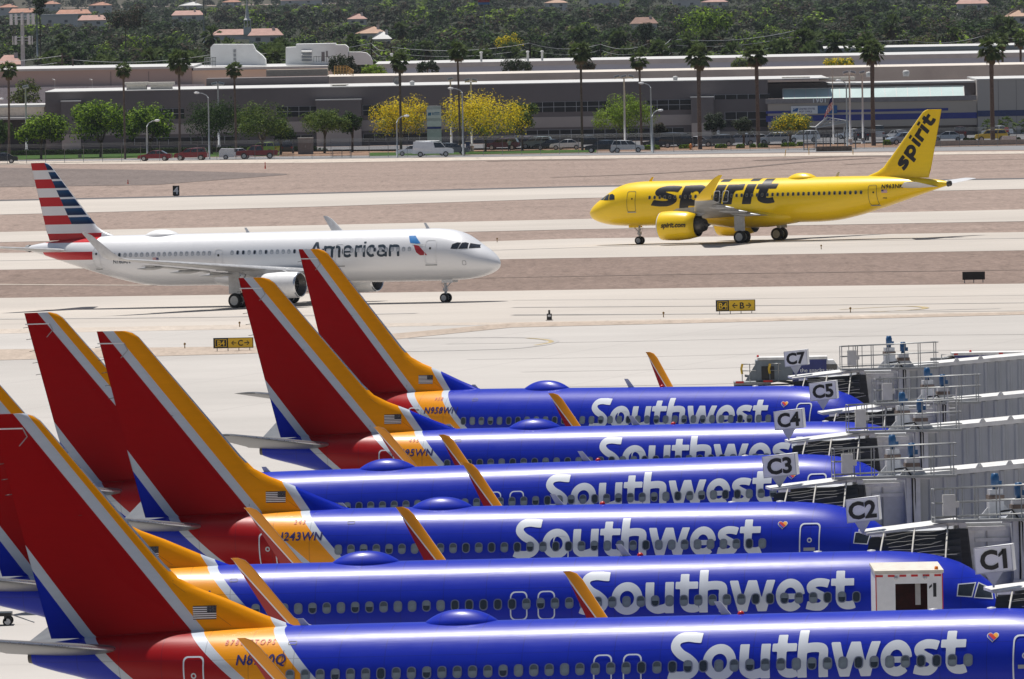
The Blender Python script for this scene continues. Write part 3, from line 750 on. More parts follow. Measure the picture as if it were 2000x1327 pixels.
def airliner_320(label, X, Y, deg, plug, style):
    port = style == 'spirit'; side = -1 if port else 1
    # X,Y is the point midway between the main wheels
    Q = plug; tg = 17.71 + (4.27 if Q else 0)
    rz = R(deg); ox = X + tg * math.cos(rz); oy = Y + tg * math.sin(rz)
    root = thing('airliner', label, 'airplane', (ox, oy, gz(X, Y)), 0)
    # lie on the sloping taxiway
    ax = Vector((math.cos(rz), math.sin(rz), 0)); ax.z = gz(X + ax.x * 8, Y + ax.y * 8) / 8 - gz(X, Y) / 8; ax.normalize()
    lat = Vector((-math.sin(rz), math.cos(rz), 0)); lat.z = (gz(X + lat.x * 4, Y + lat.y * 4) - gz(X, Y)) / 4; lat.normalize(); up = ax.cross(lat).normalized(); lat = up.cross(ax)
    Mx = Matrix((ax, lat, up)).transposed(); root.rotation_euler = Mx.to_euler()
    root.location = Vector((X, Y, gz(X, Y))) + ax * tg
    B = body320(Q); F4 = 4.27 if Q else 0
    pm = M_['yellow'] if port else M_['aa']
    weld(B.mesh().build('fuselage', pm, root), 50)
    mb = MB(); L = B.L; mb.lathe((-L + .03, 0, 4.96), (-1, 0, .05), [(-.05, .30), (.28, .24), (.29, .16), (.0, .14)], 16); mb.build('exhaust_outlet', M_['darkmetal'] if port else M_['grey'], root)
    fin = Fin([(5.55, 28.7 + Q, 35.2 + Q), (5.9, 29.1 + Q, 35.3 + Q), (6.2, 29.95 + Q, 35.42 + Q), (6.6, 30.6 + Q, 35.52 + Q), (11.5, 34.75 + Q, 36.68 + Q), (11.7, 35.0 + Q, 36.72 + Q), (11.8, 35.3 + Q, 36.74 + Q)], .62, .22)
    fin.build(root, pm, M_['lightgrey'])
    for sd in (1, -1):
        secs = [(32.3 + Q, .4, 4.70, 4.0, .40, 0), (32.75 + Q, .9, 4.76, 3.5, .36, 0), (35.6 + Q, 6.0, 5.25, 1.5, .15, 0), (35.9 + Q, 6.2, 5.27, 1.0, .08, 0)]
        wing_part(root, secs, sd, 'tailplane', [M_['wingmetal'] if not port else M_['lightgrey'], M_['lightgrey']])
        W = [(11.1 + F4, 1.2, 2.55, 7.6, .85, 0), (11.7 + F4, 2.0, 2.65, 6.9, .82, 0), (14.3 + F4, 6.6, 3.22, 4.2, .50, 0), (19.55 + F4, 16.6, 4.35, 1.75, .19, .05)]
        wing_part(root, W, sd, 'wing', [M_['wingmetal'], M_['lightgrey']])
        WL = [(19.55 + F4, 16.6, 4.35, 1.75, .19, .05), (19.75 + F4, 16.95, 4.42, 1.65, .17, .35), (20.1 + F4, 17.3, 4.62, 1.5, .15, .9), (20.5 + F4, 17.5, 4.95, 1.30, .12, 1.25), (22.2 + F4, 17.85, 6.35, .72, .06, 1.3), (22.75 + F4, 17.92, 6.62, .38, .03, 1.3)]
        wm = [M_['yellow'], M_['grey']] if port else [M_['lightgrey'], M_['lightgrey']]
        wing_part(root, WL, sd, 'winglet', wm)
        fairings(root, [(17.2 + F4, 5.2, 2.75, 3.2), (17.9 + F4, 8.8, 3.15, 3.0), (18.9 + F4, 12.6, 3.6, 2.6)], sd, M_['wingmetal'])
        # flaps, slightly lowered
        for r0, r1, t0, t1, z0, z1 in ((2.3, 6.5, 18.55, 18.45, 2.55, 3.0), (6.9, 13.2, 18.5, 19.95, 3.08, 3.78)):
            mb = MB(); loft(mb, [(t0 + F4 - .2, r0, z0 - .05, 1.4, .16, 0), (t1 + F4 - .2, r1, z1 - .05, 1.0, .12, 0)], XS_W, 'z', sd, 0, 0); weld(mb.build('flap', M_['wingmetal'], root))
        if port: engine(root, 10.4 + F4, sd * 5.75, 1.82, 1.34, 4.9, M_['yellow'], True, M_['lightgrey'], text='spirit.com' if sd < 0 else None)
        else: engine(root, 10.6 + F4, sd * 5.75, 1.80, 1.03, 5.0, M_['white'], True, M_['bare'])
        gear(root, 'main_gear', tg, sd * 3.795, 2.9, .60, .42, .47, door=M_['lightgrey'])
    mb = MB(); mb.lathe((-11.2 - F4, 0, 2.3), (-1, 0, 0), [(0, .1), (1.8, 1.6), (3.8, 2.05), (7.4, 2.05), (10.2, 1.4), (11.8, .1)], 28); o = mb.build('belly_fairing', pm, root); o.scale = (1, 1, .5); o.location.z = 1.22
    gear(root, 'nose_gear', 5.07, 0, 2.0, .38, .22, .25, door=(M_['yellow'] if port else M_['white']))
    rnd = random.Random(5)
    zW = 4.33 if not port else 4.38
    if not port:
        X1 = .93; LT = [('A', 0, 1.28), ('m', 1.36, 1.52), ('e', 3.02, .98), ('r', 4.18, .62), ('i', 4.90, .22), ('c', 5.22, .84), ('a', 6.16, .92), ('n', 7.24, .95)]
        k = 8.43 / (8.19 * X1); vs, fs = word([(c, x * k, wd * k if c != 'i' else wd) for c, x, wd in LT], X1, .235, .035)
        decal(B, 1, [(16.45 - x, 3.78 + z) for x, z in vs], fs, 'airline_lettering', M_['aagrey'], root, .014)
        # flight emblem
        em = MB()
        for mi, poly in ((0, [(7.45, 5.36), (6.85, 5.36), (6.30, 4.90), (6.15, 4.76), (6.55, 4.72), (7.1, 4.80)]), (1, [(6.75, 4.66), (6.30, 4.60), (5.85, 4.2), (5.45, 3.82), (6.1, 3.82), (6.45, 4.05)]), (2, [(7.0, 4.77), (6.4, 4.70), (5.75, 4.62), (6.1, 4.54), (6.8, 4.66)])):
            vs, fs = poly_cut(poly); em.add([B.P(t, z, 1, .016 + .004 * mi) for t, z in vs], fs, mi)
        em.build('flight_emblem', [M_['bluep'], mat('emblem_red', (.35, .01, .02), .4), M_['lightgrey']], root)
        dr = [(7.75 - 2.55 + .0, 4.05, .95, 1.95), (13.6, 4.0, .85, 1.75), (24.9, 3.85, .75, 1.7), (36.6, 4.15, .75, 1.75)]
        dr[0] = (5.2, 4.05, 1.05, 1.95)
        for t, z, w_, h_ in dr:
            d = ring_decal(B, 1, t, z, w_, h_, .2, .07, 'door', M_['white'], root, .02)
            decal(B, 1, [(t - w_ / 2, z - h_ / 2 - .08), (t + w_ / 2, z - h_ / 2 - .08), (t + w_ / 2, z - h_ / 2 + .01), (t - w_ / 2, z - h_ / 2 + .01)], [(0, 1, 2, 3)], 'door_sill', M_['grey'], d, .03)
            ring_decal(B, 1, t, z + .3, .18, .18, .08, .085, 'porthole', M_['blackpaint'], d, .025)
        ts = [t for t in [7.1 + .533 * k for k in range(54)] if all(abs(t - q[0]) > .75 for q in dr[:3]) and t < 35.2 and not 14.4 < t < 15.0]
        ch = lambda i: (M_['glassdark'], None, None) if rnd.random() < .16 else (M_['shade'] if 0 else mat('pale_shade', (.42, .45, .48), .3), .0, mat('pale_shade_low', (.50, .52, .54), .3))
        windows(B, ts, zW, 1, root, .27, .37, mat('window_ring_grey', (.33, .36, .42), .4), ch)
        text_decal(B, 1, 'N160AN', 34.95, 3.66, .46, 'registration', M_['aagrey'], root, .015, 0)
        flag_mesh(.55, .32, lambda x, z, e: B.P(31.1 - x, 3.75 + z, 1, .012 + e)).build('flag_emblem', [M_['redp'], M_['white'], M_['navy']], root)
        cockpit(B, 1, [[(3.35, 4.62), (3.42, 4.28), (2.86, 4.24), (2.72, 4.72), (3.0, 4.76)], [(2.66, 4.72), (2.80, 4.24), (2.12, 4.24), (2.22, 4.66), (2.45, 4.74)], [(2.14, 4.66), (2.05, 4.26), (1.38, 4.26), (1.62, 4.50)]], root, M_['glassdark'], M_['blackpaint'])
        ring_decal(B, 1, 2.05 + .25, 3.15, .32, .36, .1, .035, 'static_port', M_['grey'], root, .015)
        dome(B, 33.0 - 1.6, 'radome', M_['white'], root, 3.2, .8, .38)
        blade(B, 11.0 - 4.7, .45, 'antenna', M_['lightgrey'], root); blade(B, 26.4 - 1.0 - 2.3, .38, 'antenna', M_['lightgrey'], root, .3, .2); blade(B, 36.2, .25, 'antenna', M_['lightgrey'], root, .3, .1)
    else:
        X1 = 1.86; KX = 1.62; LT = [('s', 0, 2.75), ('p', 2.95, 2.75), ('i', 6.35, None), ('r', 7.45, 1.75), ('i', 9.45, None), ('t', 10.55, 2.1)]
        vs, fs = word([(c, x / X1 / KX, wd and wd / X1 / KX) for c, x, wd in LT], X1, .31, .05, .20 / KX)
        vs = [(x * KX, z) for x, z in vs]
        decal(B, -1, [(7.4 + x, min(3.56 + z * .98, 5.85)) for x, z in vs], fs, 'airline_lettering', M_['blackpaint'], root, .016)
        # the same word climbing the fin
        vs, fs = word([(c, x, wd) for c, x, wd in [('s', 0, 1.1), ('p', 1.22, 1.2), ('i', 2.62, .42), ('r', 3.16, .9), ('i', 4.1, .42), ('t', 4.62, 1.0)]], 1.12, .38, .05, .08)
        a = R(54); ca, sa = math.cos(a), math.sin(a); sc2 = .90
        mb = MB(); mb.add([fin.P(32.85 + (x * ca - z * sa) * sc2, 6.2 + (x * sa + z * ca) * sc2, -1, .012) for x, z in vs], fs); mb.build('fin_lettering', M_['blackpaint'], root)
        seam = mat('door_seam_grey', (.16, .13, .05), .5)
        dr = [(5.3, 4.05, .92, 1.9, seam), (30.2, 4.1, .85, 1.85, seam)]
        for t, z, w_, h_, m_ in dr:
            d = ring_decal(B, -1, t, z, w_, h_, .18, .04, 'door', m_, root, .02)
            decal(B, -1, [(t - w_ / 2, z - h_ / 2 - .07), (t + w_ / 2, z - h_ / 2 - .07), (t + w_ / 2, z - h_ / 2), (t - w_ / 2, z - h_ / 2)], [(0, 1, 2, 3)], 'door_sill', M_['grey'], d, .03)
            ring_decal(B, -1, t + .1, z + .25, .16, .16, .07, .075, 'porthole', M_['blackpaint'], d, .025)
        for t in (18.45, 19.35): ring_decal(B, -1, t - 4.2, 4.32, .62, 1.05, .15, .045, 'exit_door', M_['lightgrey'], root, .024)
        ts = [7.25 + .533 * k for k in range(42)]
        ch = lambda i: (M_['shade2'], .1, M_['glassdark'])
        windows(B, ts, zW, -1, root, .25, .36, mat('window_ring_brown', (.20, .17, .10), .5), ch)
        fl = mat('flag_blue', (.02, .02, .15), .5)
        text_decal(B, -1, 'N963NK', 31.05, 4.68, .52, 'registration', M_['blackpaint'], root, .025, 0, space=1.1)
        text_decal(B, -1, '4963', 31.1, 3.74, .20, 'small_number', M_['blackpaint'], root, .015, 0)
        flag_mesh(.55, .30, lambda x, z, e: B.P(31.62 - x, 4.28 + z, -1, .012 + e)).build('flag_emblem', [M_['redp'], M_['white'], fl], root)
        cockpit(B, -1, [[(3.42, 4.64), (3.50, 4.26), (2.86, 4.22), (2.72, 4.74), (3.1, 4.80)], [(2.66, 4.74), (2.80, 4.22), (2.10, 4.22), (2.22, 4.66), (2.45, 4.76)], [(2.14, 4.66), (2.05, 4.24), (1.36, 4.24), (1.62, 4.52)]], root, M_['glassdark'], M_['blackpaint'])
        dome(B, 22.2, 'radome', M_['yellow'], root, 3.0, .8, .42)
        blade(B, 6.2, .38, 'antenna', M_['yellow'], root); blade(B, 25.6, .4, 'antenna', M_['lightgrey'], root, .3, .2)
        o = MB(); o.box(-8.6, -8.3, 1.80, 1.92, 3.6, 3.75); 
    return root
PL = {1: (20.94, 386.38, -16.46), 2: (18.59, 431.6, -8.46), 3: (16.20, 472.62, -12.93), 4: (17.53, 511.15, -13.87), 5: (20.06, 553.17, -12.57), 6: (19.07, 599.81, -27.01)}
DT = {1: 23.56, 2: 24.09, 3: 19.46, 4: 23.41, 5: 19.51, 6: 19.45}
# ---------------------------------------------------------------- ground
def concrete(name, col, streak=1.0, joints=True, dark=(.30, .28, .27)):
    t = NT(name); c = t.coord('Object', None, (0, 0, R(31)))
    m = t.n.new('ShaderNodeMapping'); m.inputs['Scale'].default_value = (.006, .16, 1); t.l.new(c, m.inputs[0])
    n1 = t.noise(m.outputs[0], 1.0, 8, .72)
    m2 = t.n.new('ShaderNodeMapping'); m2.inputs['Scale'].default_value = (.02, .035, 1); t.l.new(c, m2.inputs[0])
    n2 = t.noise(m2.outputs[0], 1.0, 5, .6)
    n3 = t.noise(t.coord(), 2.5, 3)
    lo = tuple(x * .86 for x in col); hi = tuple(min(1, x * 1.08) for x in col)
    cc = t.mix(t.ramp(n2, .3, .7), lo, hi)
    cc = t.mix(t.math('MULTIPLY', t.ramp(n1, .56, .80), .55 * streak), cc, dark)
    cc = t.mix(t.math('MULTIPLY', n3, .15), cc, lo)
    if joints:
        b = t.n.new('ShaderNodeTexBrick'); m3 = t.n.new('ShaderNodeMapping'); m3.inputs['Rotation'].default_value = (0, 0, R(14)); t.l.new(t.coord(), m3.inputs[0]); t.l.new(m3.outputs[0], b.inputs['Vector'])
        b.offset = 0; b.inputs['Scale'].default_value = 1; b.inputs['Brick Width'].default_value = 15.2; b.inputs['Row Height'].default_value = 15.2; b.inputs['Mortar Size'].default_value = .07; b.inputs['Mortar Smooth'].default_value = .3
        cc = t.mix(t.math('MULTIPLY', b.outputs['Fac'], .55), cc, dark)
    return t.set(Base_Color=cc, Roughness=.9, Specular_IOR_Level=.2)
def gravel(name, col, var=.25):
    t = NT(name); c = t.coord(); m = t.n.new('ShaderNodeMapping'); m.inputs['Scale'].default_value = (1, .25, 1); t.l.new(c, m.inputs[0])
    n1 = t.noise(m.outputs[0], 2.2, 4, .7); m2 = t.n.new('ShaderNodeMapping'); m2.inputs['Scale'].default_value = (.012, .05, 1); m2.inputs['Rotation'].default_value = (0, 0, R(25)); t.l.new(c, m2.inputs[0])
    n2 = t.noise(m2.outputs[0], 1.0, 6, .6)
    m4 = t.n.new('ShaderNodeMapping'); m4.inputs['Scale'].default_value = (.5, .045, 1); t.l.new(c, m4.inputs[0]); n4 = t.noise(m4.outputs[0], 1.6, 5, .8)
    cc = t.mix(t.ramp(n1, .3, .7), tuple(x * (1 - var) for x in col), tuple(x * (1 + var) for x in col))
    cc = t.mix(t.math('MULTIPLY', t.ramp(n2, .45, .75), .45), cc, tuple(x * .62 for x in col))
    cc = t.mix(t.math('MULTIPLY', t.ramp(n4, .55, .68), .5), cc, tuple(min(1, x * 1.35) for x in col))
    cc = t.mix(t.math('MULTIPLY', t.ramp(n4, .46, .32), .6), cc, tuple(x * .55 for x in col))
    return t.set(Base_Color=cc, Roughness=1, Specular_IOR_Level=.1)
CONC = concrete('apron_concrete', (.455, .432, .405)); CONC2 = concrete('taxiway_concrete', (.485, .445, .40), 1.2, False, (.34, .31, .29))
GRAV = gravel('desert_gravel', (.285, .222, .190)); GRAVD = gravel('dark_gravel', (.18, .15, .138)); DUST = gravel('pale_dust', (.50, .44, .38), .08)
def sheet(name, far, near, m, lift, n=80, u0=-400, u1=2400):
    """strip of ground between two image-traced border lines; far/near: [(u,v)...]"""
    mb = MB(); rows = []
    k = 5
    for i in range(n + 1):
        u = u0 + (u1 - u0) * i / n; a = G(u, interp_x(u, near)); b = G(u, interp_x(u, far))
        for j in range(k + 1):
            x = a.x + (b.x - a.x) * j / k; y = a.y + (b.y - a.y) * j / k; rows.append((x, y, gz(x, y) + lift))
    mb.add(rows, [(i * (k + 1) + j, (i + 1) * (k + 1) + j, (i + 1) * (k + 1) + j + 1, i * (k + 1) + j + 1) for i in range(n) for j in range(k)])
    o = mb.build(name, m); o['kind'] = 'structure'; return o
def interp_x(u, pts):
    if u < pts[0][0]: a, b = pts[0], pts[1]
    elif u > pts[-1][0]: a, b = pts[-2], pts[-1]
    else:
        for a, b in zip(pts, pts[1:]):
            if u <= b[0]: break
    return a[1] + (b[1] - a[1]) * (u - a[0]) / (b[0] - a[0])
xs = [-1500, -700, -400, -200] + list(range(-150, 151, 10)) + [200, 400, 700, 1500]; ys = [-200, 0, 100] + list(range(200, 1201, 50)) + list(range(1210, 1661, 10)) + [1700, 2500, 5000, 9500]
mb = MB(); n = len(xs)
GR = {}
vs = []
for y in ys:
    for x in xs: vs.append((x, y, gz(x if abs(x) < 401 else 400 * x / abs(x), y)))
mb.add(vs, [(j * n + i, j * n + i + 1, (j + 1) * n + i + 1, (j + 1) * n + i) for j in range(len(ys) - 1) for i in range(n - 1)])
mb.build('ground', GRAV)['kind'] = 'structure'
L1 = .03
sheet('apron', [(0, 704), (500, 690), (1000, 640), (1500, 628), (2000, 615)], [(0, 2300), (2000, 2250)], CONC, L1, u0=-900, u1=2900)
sheet('apron_edge_gravel', [(0, 684), (500, 678), (1000, 632), (1500, 624), (2000, 611)], [(0, 705), (500, 692), (1000, 641), (1500, 629), (2000, 616)], gravel('tan_gravel', (.42, .35, .29), .15), L1 + .02)
sheet('inner_taxiway', [(0, 651), (550, 641), (1000, 633), (2000, 612)], [(0, 686), (500, 680), (1000, 634), (2000, 613)], CONC, L1)
sheet('taxiway_edge_gravel', [(0, 644), (550, 634), (1000, 631), (2000, 609)], [(0, 653), (550, 643), (1000, 635), (2000, 613)], DUST, L1 + .01)
sheet('main_taxiway', [(0, 583), (500, 576), (1000, 569), (1500, 561), (2000, 555)], [(0, 646), (550, 636), (1000, 632), (2000, 611)], CONC2, L1)
sheet('far_taxiway', [(0, 495), (500, 487), (1120, 467), (1950, 455)], [(0, 528), (500, 520), (1000, 507), (1400, 500), (2000, 490)], CONC2, L1)
sheet('runway_shoulder', [(0, 454), (600, 441), (1120, 429), (1950, 411)], [(0, 474), (600, 461), (1120, 449), (1950, 434)], CONC2, L1)
sheet('runway', [(0, 393), (500, 382), (1120, 366), (1950, 351)], [(0, 420), (600, 405), (1120, 388), (1950, 371)], CONC2, L1)
sheet('runway_edge_line', [(0, 391.5), (500, 380.5), (1120, 364.5), (1950, 349.5)], [(0, 393.8), (500, 382.8), (1120, 366.8), (1950, 351.8)], mat('dark_asphalt', (.10, .095, .10), .95, var=.3, scale=.3), L1 + .02)
sheet('infield_gravel', [(0, 528), (500, 520), (1000, 507), (1400, 500), (2000, 490)], [(0, 584), (500, 577), (1000, 570), (1500, 562), (2000, 556)], gravel('brown_gravel', (.222, .168, .142)), .015)
sheet('gravel_patch', [(-200, 330), (0, 328), (300, 333), (560, 340)], [(-200, 368), (0, 366), (300, 362), (560, 342)], GRAVD, L1, u0=-300, u1=560)
sheet('dirt_road', [(0, 316), (600, 312), (1000, 307), (1500, 301), (2000, 296)], [(0, 322), (600, 319), (1000, 313), (1500, 307), (2000, 301)], DUST, L1 + .01)
def line_mark(name, pts, wd, m, lift=.05):
    P = [G(u, v) for u, v in crom(pts, 8)]; mb = MB(); vs = []
    for i, p in enumerate(P):
        d = (P[min(i + 1, len(P) - 1)] - P[max(i - 1, 0)]).normalized(); q = Vector((-d.y, d.x, 0))
        a, b = p + q * wd / 2, p - q * wd / 2; vs += [(a.x, a.y, gz(a.x, a.y) + lift), (b.x, b.y, gz(b.x, b.y) + lift)]
    mb.add(vs, [(2 * i, 2 * i + 1, 2 * i + 3, 2 * i + 2) for i in range(len(P) - 1)]); o = mb.build(name, m); o['kind'] = 'structure'
TY = mat('worn_yellow_marking', (.42, .33, .17), .9, var=.3, scale=.8); TG = mat('tyre_mark', (.40, .38, .36), .95, var=.2, scale=.6)
line_mark('painted_line', [(700, 664), (900, 661), (1030, 661), (1068, 664), (1078, 670), (1040, 678), (960, 684), (700, 690)], .9, TG, .048)
line_mark('painted_line', [(1030, 662), (1066, 665), (1076, 670), (1045, 676)], .35, TY, .056)
line_mark('painted_line', [(1640, 606), (1760, 600), (1806, 602), (1790, 606), (1700, 611)], .5, TY, .056)
rnd = random.Random(3)
for k in range(4):
    v = 668 + k * 28 + rnd.random() * 6; u = rnd.random() * 500
    line_mark('tyre_mark', [(600 + u, v + 4), (1100 + u * .6, v - 2), (1700, v - 12), (2200, v - 16)], .25 + .25 * rnd.random(), TG, .05 + k * .002)
for k in range(5):
    v = 585 + rnd.random() * 44; u = rnd.choice([-100, 200, 700, 1000])
    line_mark('tyre_mark', [(u, v + 6 - u * .01), (u + 500, v + 1 - u * .01 + rnd.random() * 2), (u + 900 + 400 * rnd.random(), v - 6 - u * .01)], .3 + .9 * rnd.random(), TG, .05 + k * .002)
line_mark('tyre_mark', [(-100, 512), (700, 497), (1500, 474.5), (2200, 464)], 1.0, TG)

DTR = mat('track_and_mound_shade', (.17, .13, .11), 1, var=.35, scale=.25)
line_mark('track_and_mound_shade', [(1080, 347), (1250, 341), (1420, 331), (1560, 318), (1700, 310)], 1.6, DTR, .04)
line_mark('track_and_mound_shade', [(1500, 314), (1580, 309), (1680, 306), (1780, 307)], 5.0, DTR, .044)  # shadow of the mounds, painted as a wide brown band on the gravel
line_mark('track_and_mound_shade', [(1650, 322), (1800, 316), (2100, 309)], 1.2, DTR, .04)
line_mark('track_and_mound_shade', [(950, 316), (1080, 313.5), (1200, 313)], 2.2, DTR, .04)
line_mark('track_and_mound_shade', [(-60, 556), (300, 558), (600, 552)], 1.2, DUST, .04)
line_mark('track_and_mound_shade', [(900, 545), (1400, 536), (2100, 527)], .8, DTR, .04)
# ---------------------------------------------------------------- gates
RIB = None
def corrugated():
    t = NT('corrugated_grey_panel'); c = t.coord(); xyz = t.n.new('ShaderNodeSeparateXYZ'); t.l.new(c, xyz.inputs[0])
    n = t.noise(t.coord('Object', (.6, .6, .25)), 2.0, 5, .6)
    f = t.math('FRACT', t.math('MULTIPLY', xyz.outputs[0], 1 / .56))
    cc = t.mix(t.ramp(n, .35, .75), (.40, .42, .46), (.31, .33, .36))
    cc = t.mix(t.math('MULTIPLY', t.math('LESS_THAN', f, .05), .2), cc, (.14, .15, .17))
    return t.set(Base_Color=cc, Roughness=.55)
def bellows_mat():
    t = NT('black_canopy_fabric'); n = t.noise(t.coord('Object', (.5, 3, 6)), 2, 4)
    return t.set(Base_Color=t.mix(n, (.012, .012, .013), (.075, .075, .08)), Roughness=.6)
M_['corr'] = corrugated(); M_['canopy'] = bellows_mat()
M_['galv'] = mat('galvanised_rail', (.30, .31, .31), .5, .5, var=.15)
M_['strap'] = mat('pale_strap', (.55, .53, .48), .7, var=.2)
M_['roofw'] = mat('white_roof_sheet', (.68, .68, .67), .6, var=.12, dirt=(.40, .37, .33))
M_['motor'] = mat('blue_motor_paint', (.015, .09, .22), .4, var=.15)
M_['boxcream'] = mat('cream_cabinet', (.60, .59, .53), .5, var=.1)
def gate_bridge(i, label, deg, dx=0, dz=0, ladder=False, kx=3.4, wlen=24.0):
    X, Y, ph = PL[i]; ph = R(ph); t = 4.62; px = X - t * math.cos(ph) - 1.88 * math.sin(ph); py = Y - t * math.sin(ph) + 1.88 * math.cos(ph)
    root = thing('jet_bridge', label, 'jet bridge', (px + dx, py, gz(px, py) + dz), R(deg), 'jet bridges along the gates')
    rr = random.Random(i)
    # cab
    mb = MB(); mb.box(-1.15, 1.35, .75, 3.4, 2.75, 5.95, 0); mb.box(1.36, kx, .25, 3.4, 2.7, 6.22, 0)
    mb.box(1.50, 1.9, .12, .245, 2.9, 6.0, 1); mb.box(2.35, 2.40, .20, .248, 2.8, 6.1, 2); mb.box(1.95, 3.2, .18, .247, 5.55, 5.68, 1)
    cab = mb.build('cab', [M_['lightgrey'], M_['roofw'], M_['grey']], root)
    mb = MB(); a = .12
    mb.add([(-2.05, -.35, 5.90), (1.45, -.35, 6.20), (1.45, 1.2, 6.26), (-2.05, 1.2, 5.94), (-2.05, -.35, 5.98), (1.45, -.35, 6.32), (1.45, 1.2, 6.38), (-2.05, 1.2, 6.04)], [(0, 1, 2, 3), (7, 6, 5, 4), (0, 4, 5, 1), (1, 5, 6, 2), (2, 6, 7, 3), (3, 7, 4, 0)], 0)
    mb.box(1.25, 1.50, -.38, .5, 4.9, 6.26, 0); mb.box(1.5, 3.0, -.1, .1, 5.95, 6.1, 0)
    mb.box(.8, 1.6, -.2, .2, 6.31, 6.36, 0)
    mb.build('roof', M_['roofw'], cab)
    # folding canopy: pleated hood sloping from the roof lip down over the aircraft shoulder
    mb = MB(); n = 15; vs = []
    for j in range(n + 1):
        f = j / n; y = -.25 - 1.95 * f; z = 5.93 - 1.50 * f ** 1.2; o_ = .07 if j % 2 else -.05
        xl = -1.95 - .65 * f; xr = 1.30 - .35 * f
        for k in range(15):
            u = k / 14; x = xl + (xr - xl) * u; sag = .06 * math.sin(u * math.pi * 3 + j) * f + rr.uniform(-.015, .015)
            vs.append((x, y - o_ * .8, z + o_ + .30 * (u - .5) * (1 - f * .6) + sag))
    mb.add(vs, [(j * 15 + k, j * 15 + k + 1, (j + 1) * 15 + k + 1, (j + 1) * 15 + k) for j in range(n) for k in range(14)], 0, False)
    # hanging side curtain with vertical folds
    vs = []; m = 16
    for k in range(m + 1):
        x = .55 + .75 * (k % 2) * .18 + .75 * k / m; y = -.30 + .05 * (k % 2)
        vs += [(x + .18, y - .15, 6.06), (x + .42, y - .25, 3.6)]
    b = len(mb.v); mb.add(vs, [(2 * k, 2 * k + 1, 2 * k + 3, 2 * k + 2) for k in range(m)], 0, False)
    mb.box(-1.7, 1.3, -.2, .7, 3.0, 5.8, 0)
    can = mb.build('folding_canopy', M_['canopy'], cab)
    for x0, s_ in ((-1.45, -.35), (-.35, -.3), (.85, -.28)):
        mb = MB(); pts = []
        for j in range(n + 1):
            f = j / n; pts.append((x0 + s_ * f * 2.0, -.30 - 1.95 * f - .10, 6.03 - 1.50 * f ** 1.2 + .30 * ((x0 + 1.85) / 3.15 - .5) * (1 - f * .6) + .05))
        mb.tube(pts, .035, 5); mb.build('strap', M_['strap'], can)
    for q in range(9):  # thin grey tubes added to stand for the grey creases of the hood
        mb = MB(); f = .08 + q * .095; z0 = 5.93 - 1.50 * f ** 1.2 + .10; y = -.25 - 1.95 * f - .12
        x0 = -1.8 + rr.random() * .5; ln = 1.6 + rr.random() * 1.2
        mb.tube([(x0 + ln * k / 5, y + rr.uniform(-.02, .02), z0 + .30 * ((x0 + ln * k / 5 + 1.85) / 3.15 - .5) * (1 - f * .6) + rr.uniform(-.05, .05)) for k in range(6)], .013, 4)
        mb.build('crease_line', mat('crease_grey', (.22, .215, .20), .8), can)
    # tunnel
    sl = .070; x1 = wlen
    mb = MB(); y0, y1 = .30, 3.1; zt = lambda x: 6.30 + sl * (x - kx); 
    vs = [(x, y, z) for x in (kx + .01, x1) for y, z in ((y0, zt(x) - 3.1), (y1, zt(x) - 3.1), (y1, zt(x)), (y0, zt(x)))]
    mb.add(vs, [(0, 3, 2, 1), (4, 5, 6, 7), (0, 1, 5, 4), (1, 2, 6, 5), (2, 3, 7, 6), (3, 0, 4, 7)], 0)
    x = kx + .9
    while x < x1 - .3:
        mb.add([(x - .12, y0, zt(x) - 3.0), (x - .05, y0 - .07, zt(x) - 3.0), (x + .05, y0 - .07, zt(x) - 3.0), (x + .12, y0, zt(x) - 3.0), (x - .12, y0, zt(x) - .12), (x - .05, y0 - .07, zt(x) - .12), (x + .05, y0 - .07, zt(x) - .12), (x + .12, y0, zt(x) - .12)], [(0, 1, 5, 4), (1, 2, 6, 5), (2, 3, 7, 6)], 0)
        x += .56
    tun = mb.build('tunnel', M_['corr'], root)
    mb = MB(); vs = []
    for x in (kx + .5, x1):
        vs += [(x, y0 - .14, zt(x) - .08), (x, y1 + .1, zt(x) - .08), (x, y1 + .1, zt(x) + .10), (x, y0 - .14, zt(x) + .10)]
    mb.add(vs, [(0, 3, 2, 1), (4, 5, 6, 7), (0, 1, 5, 4), (1, 2, 6, 5), (2, 3, 7, 6), (3, 0, 4, 7)], 0); mb.build('roof_edge', M_['roofw'], tun)
    for x in (6.2, 7.4, 9.9, 13.5, 18):
        mb = MB(); mb.prism([(x - .16, zt(x) + .08), (x + .16, zt(x) + .08), (x + .05, zt(x) + .26), (x - .05, zt(x) + .26)], y0 - .12, y0 - .02); mb.lathe((x, y0 - .14, zt(x) + .16), (0, 1, 0), [(0, .0), (0, .045), (.16, .045)], 8); mb.build('lifting_lug', M_['roofw'], tun)
    # telescoping section step further out
    mb = MB(); xa = 10.5; vs = []
    for x in (xa, x1 - .2):
        vs += [(x, y0 - .25, zt(x) - 3.3), (x, y1 + .25, zt(x) - 3.3), (x, y1 + .25, zt(x) + .25), (x, y0 - .25, zt(x) + .25)]
    mb.add(vs, [(0, 3, 2, 1), (4, 5, 6, 7), (0, 1, 5, 4), (1, 2, 6, 5), (2, 3, 7, 6), (3, 0, 4, 7)], 0); mb.build('outer_tunnel', M_['corr'], root)
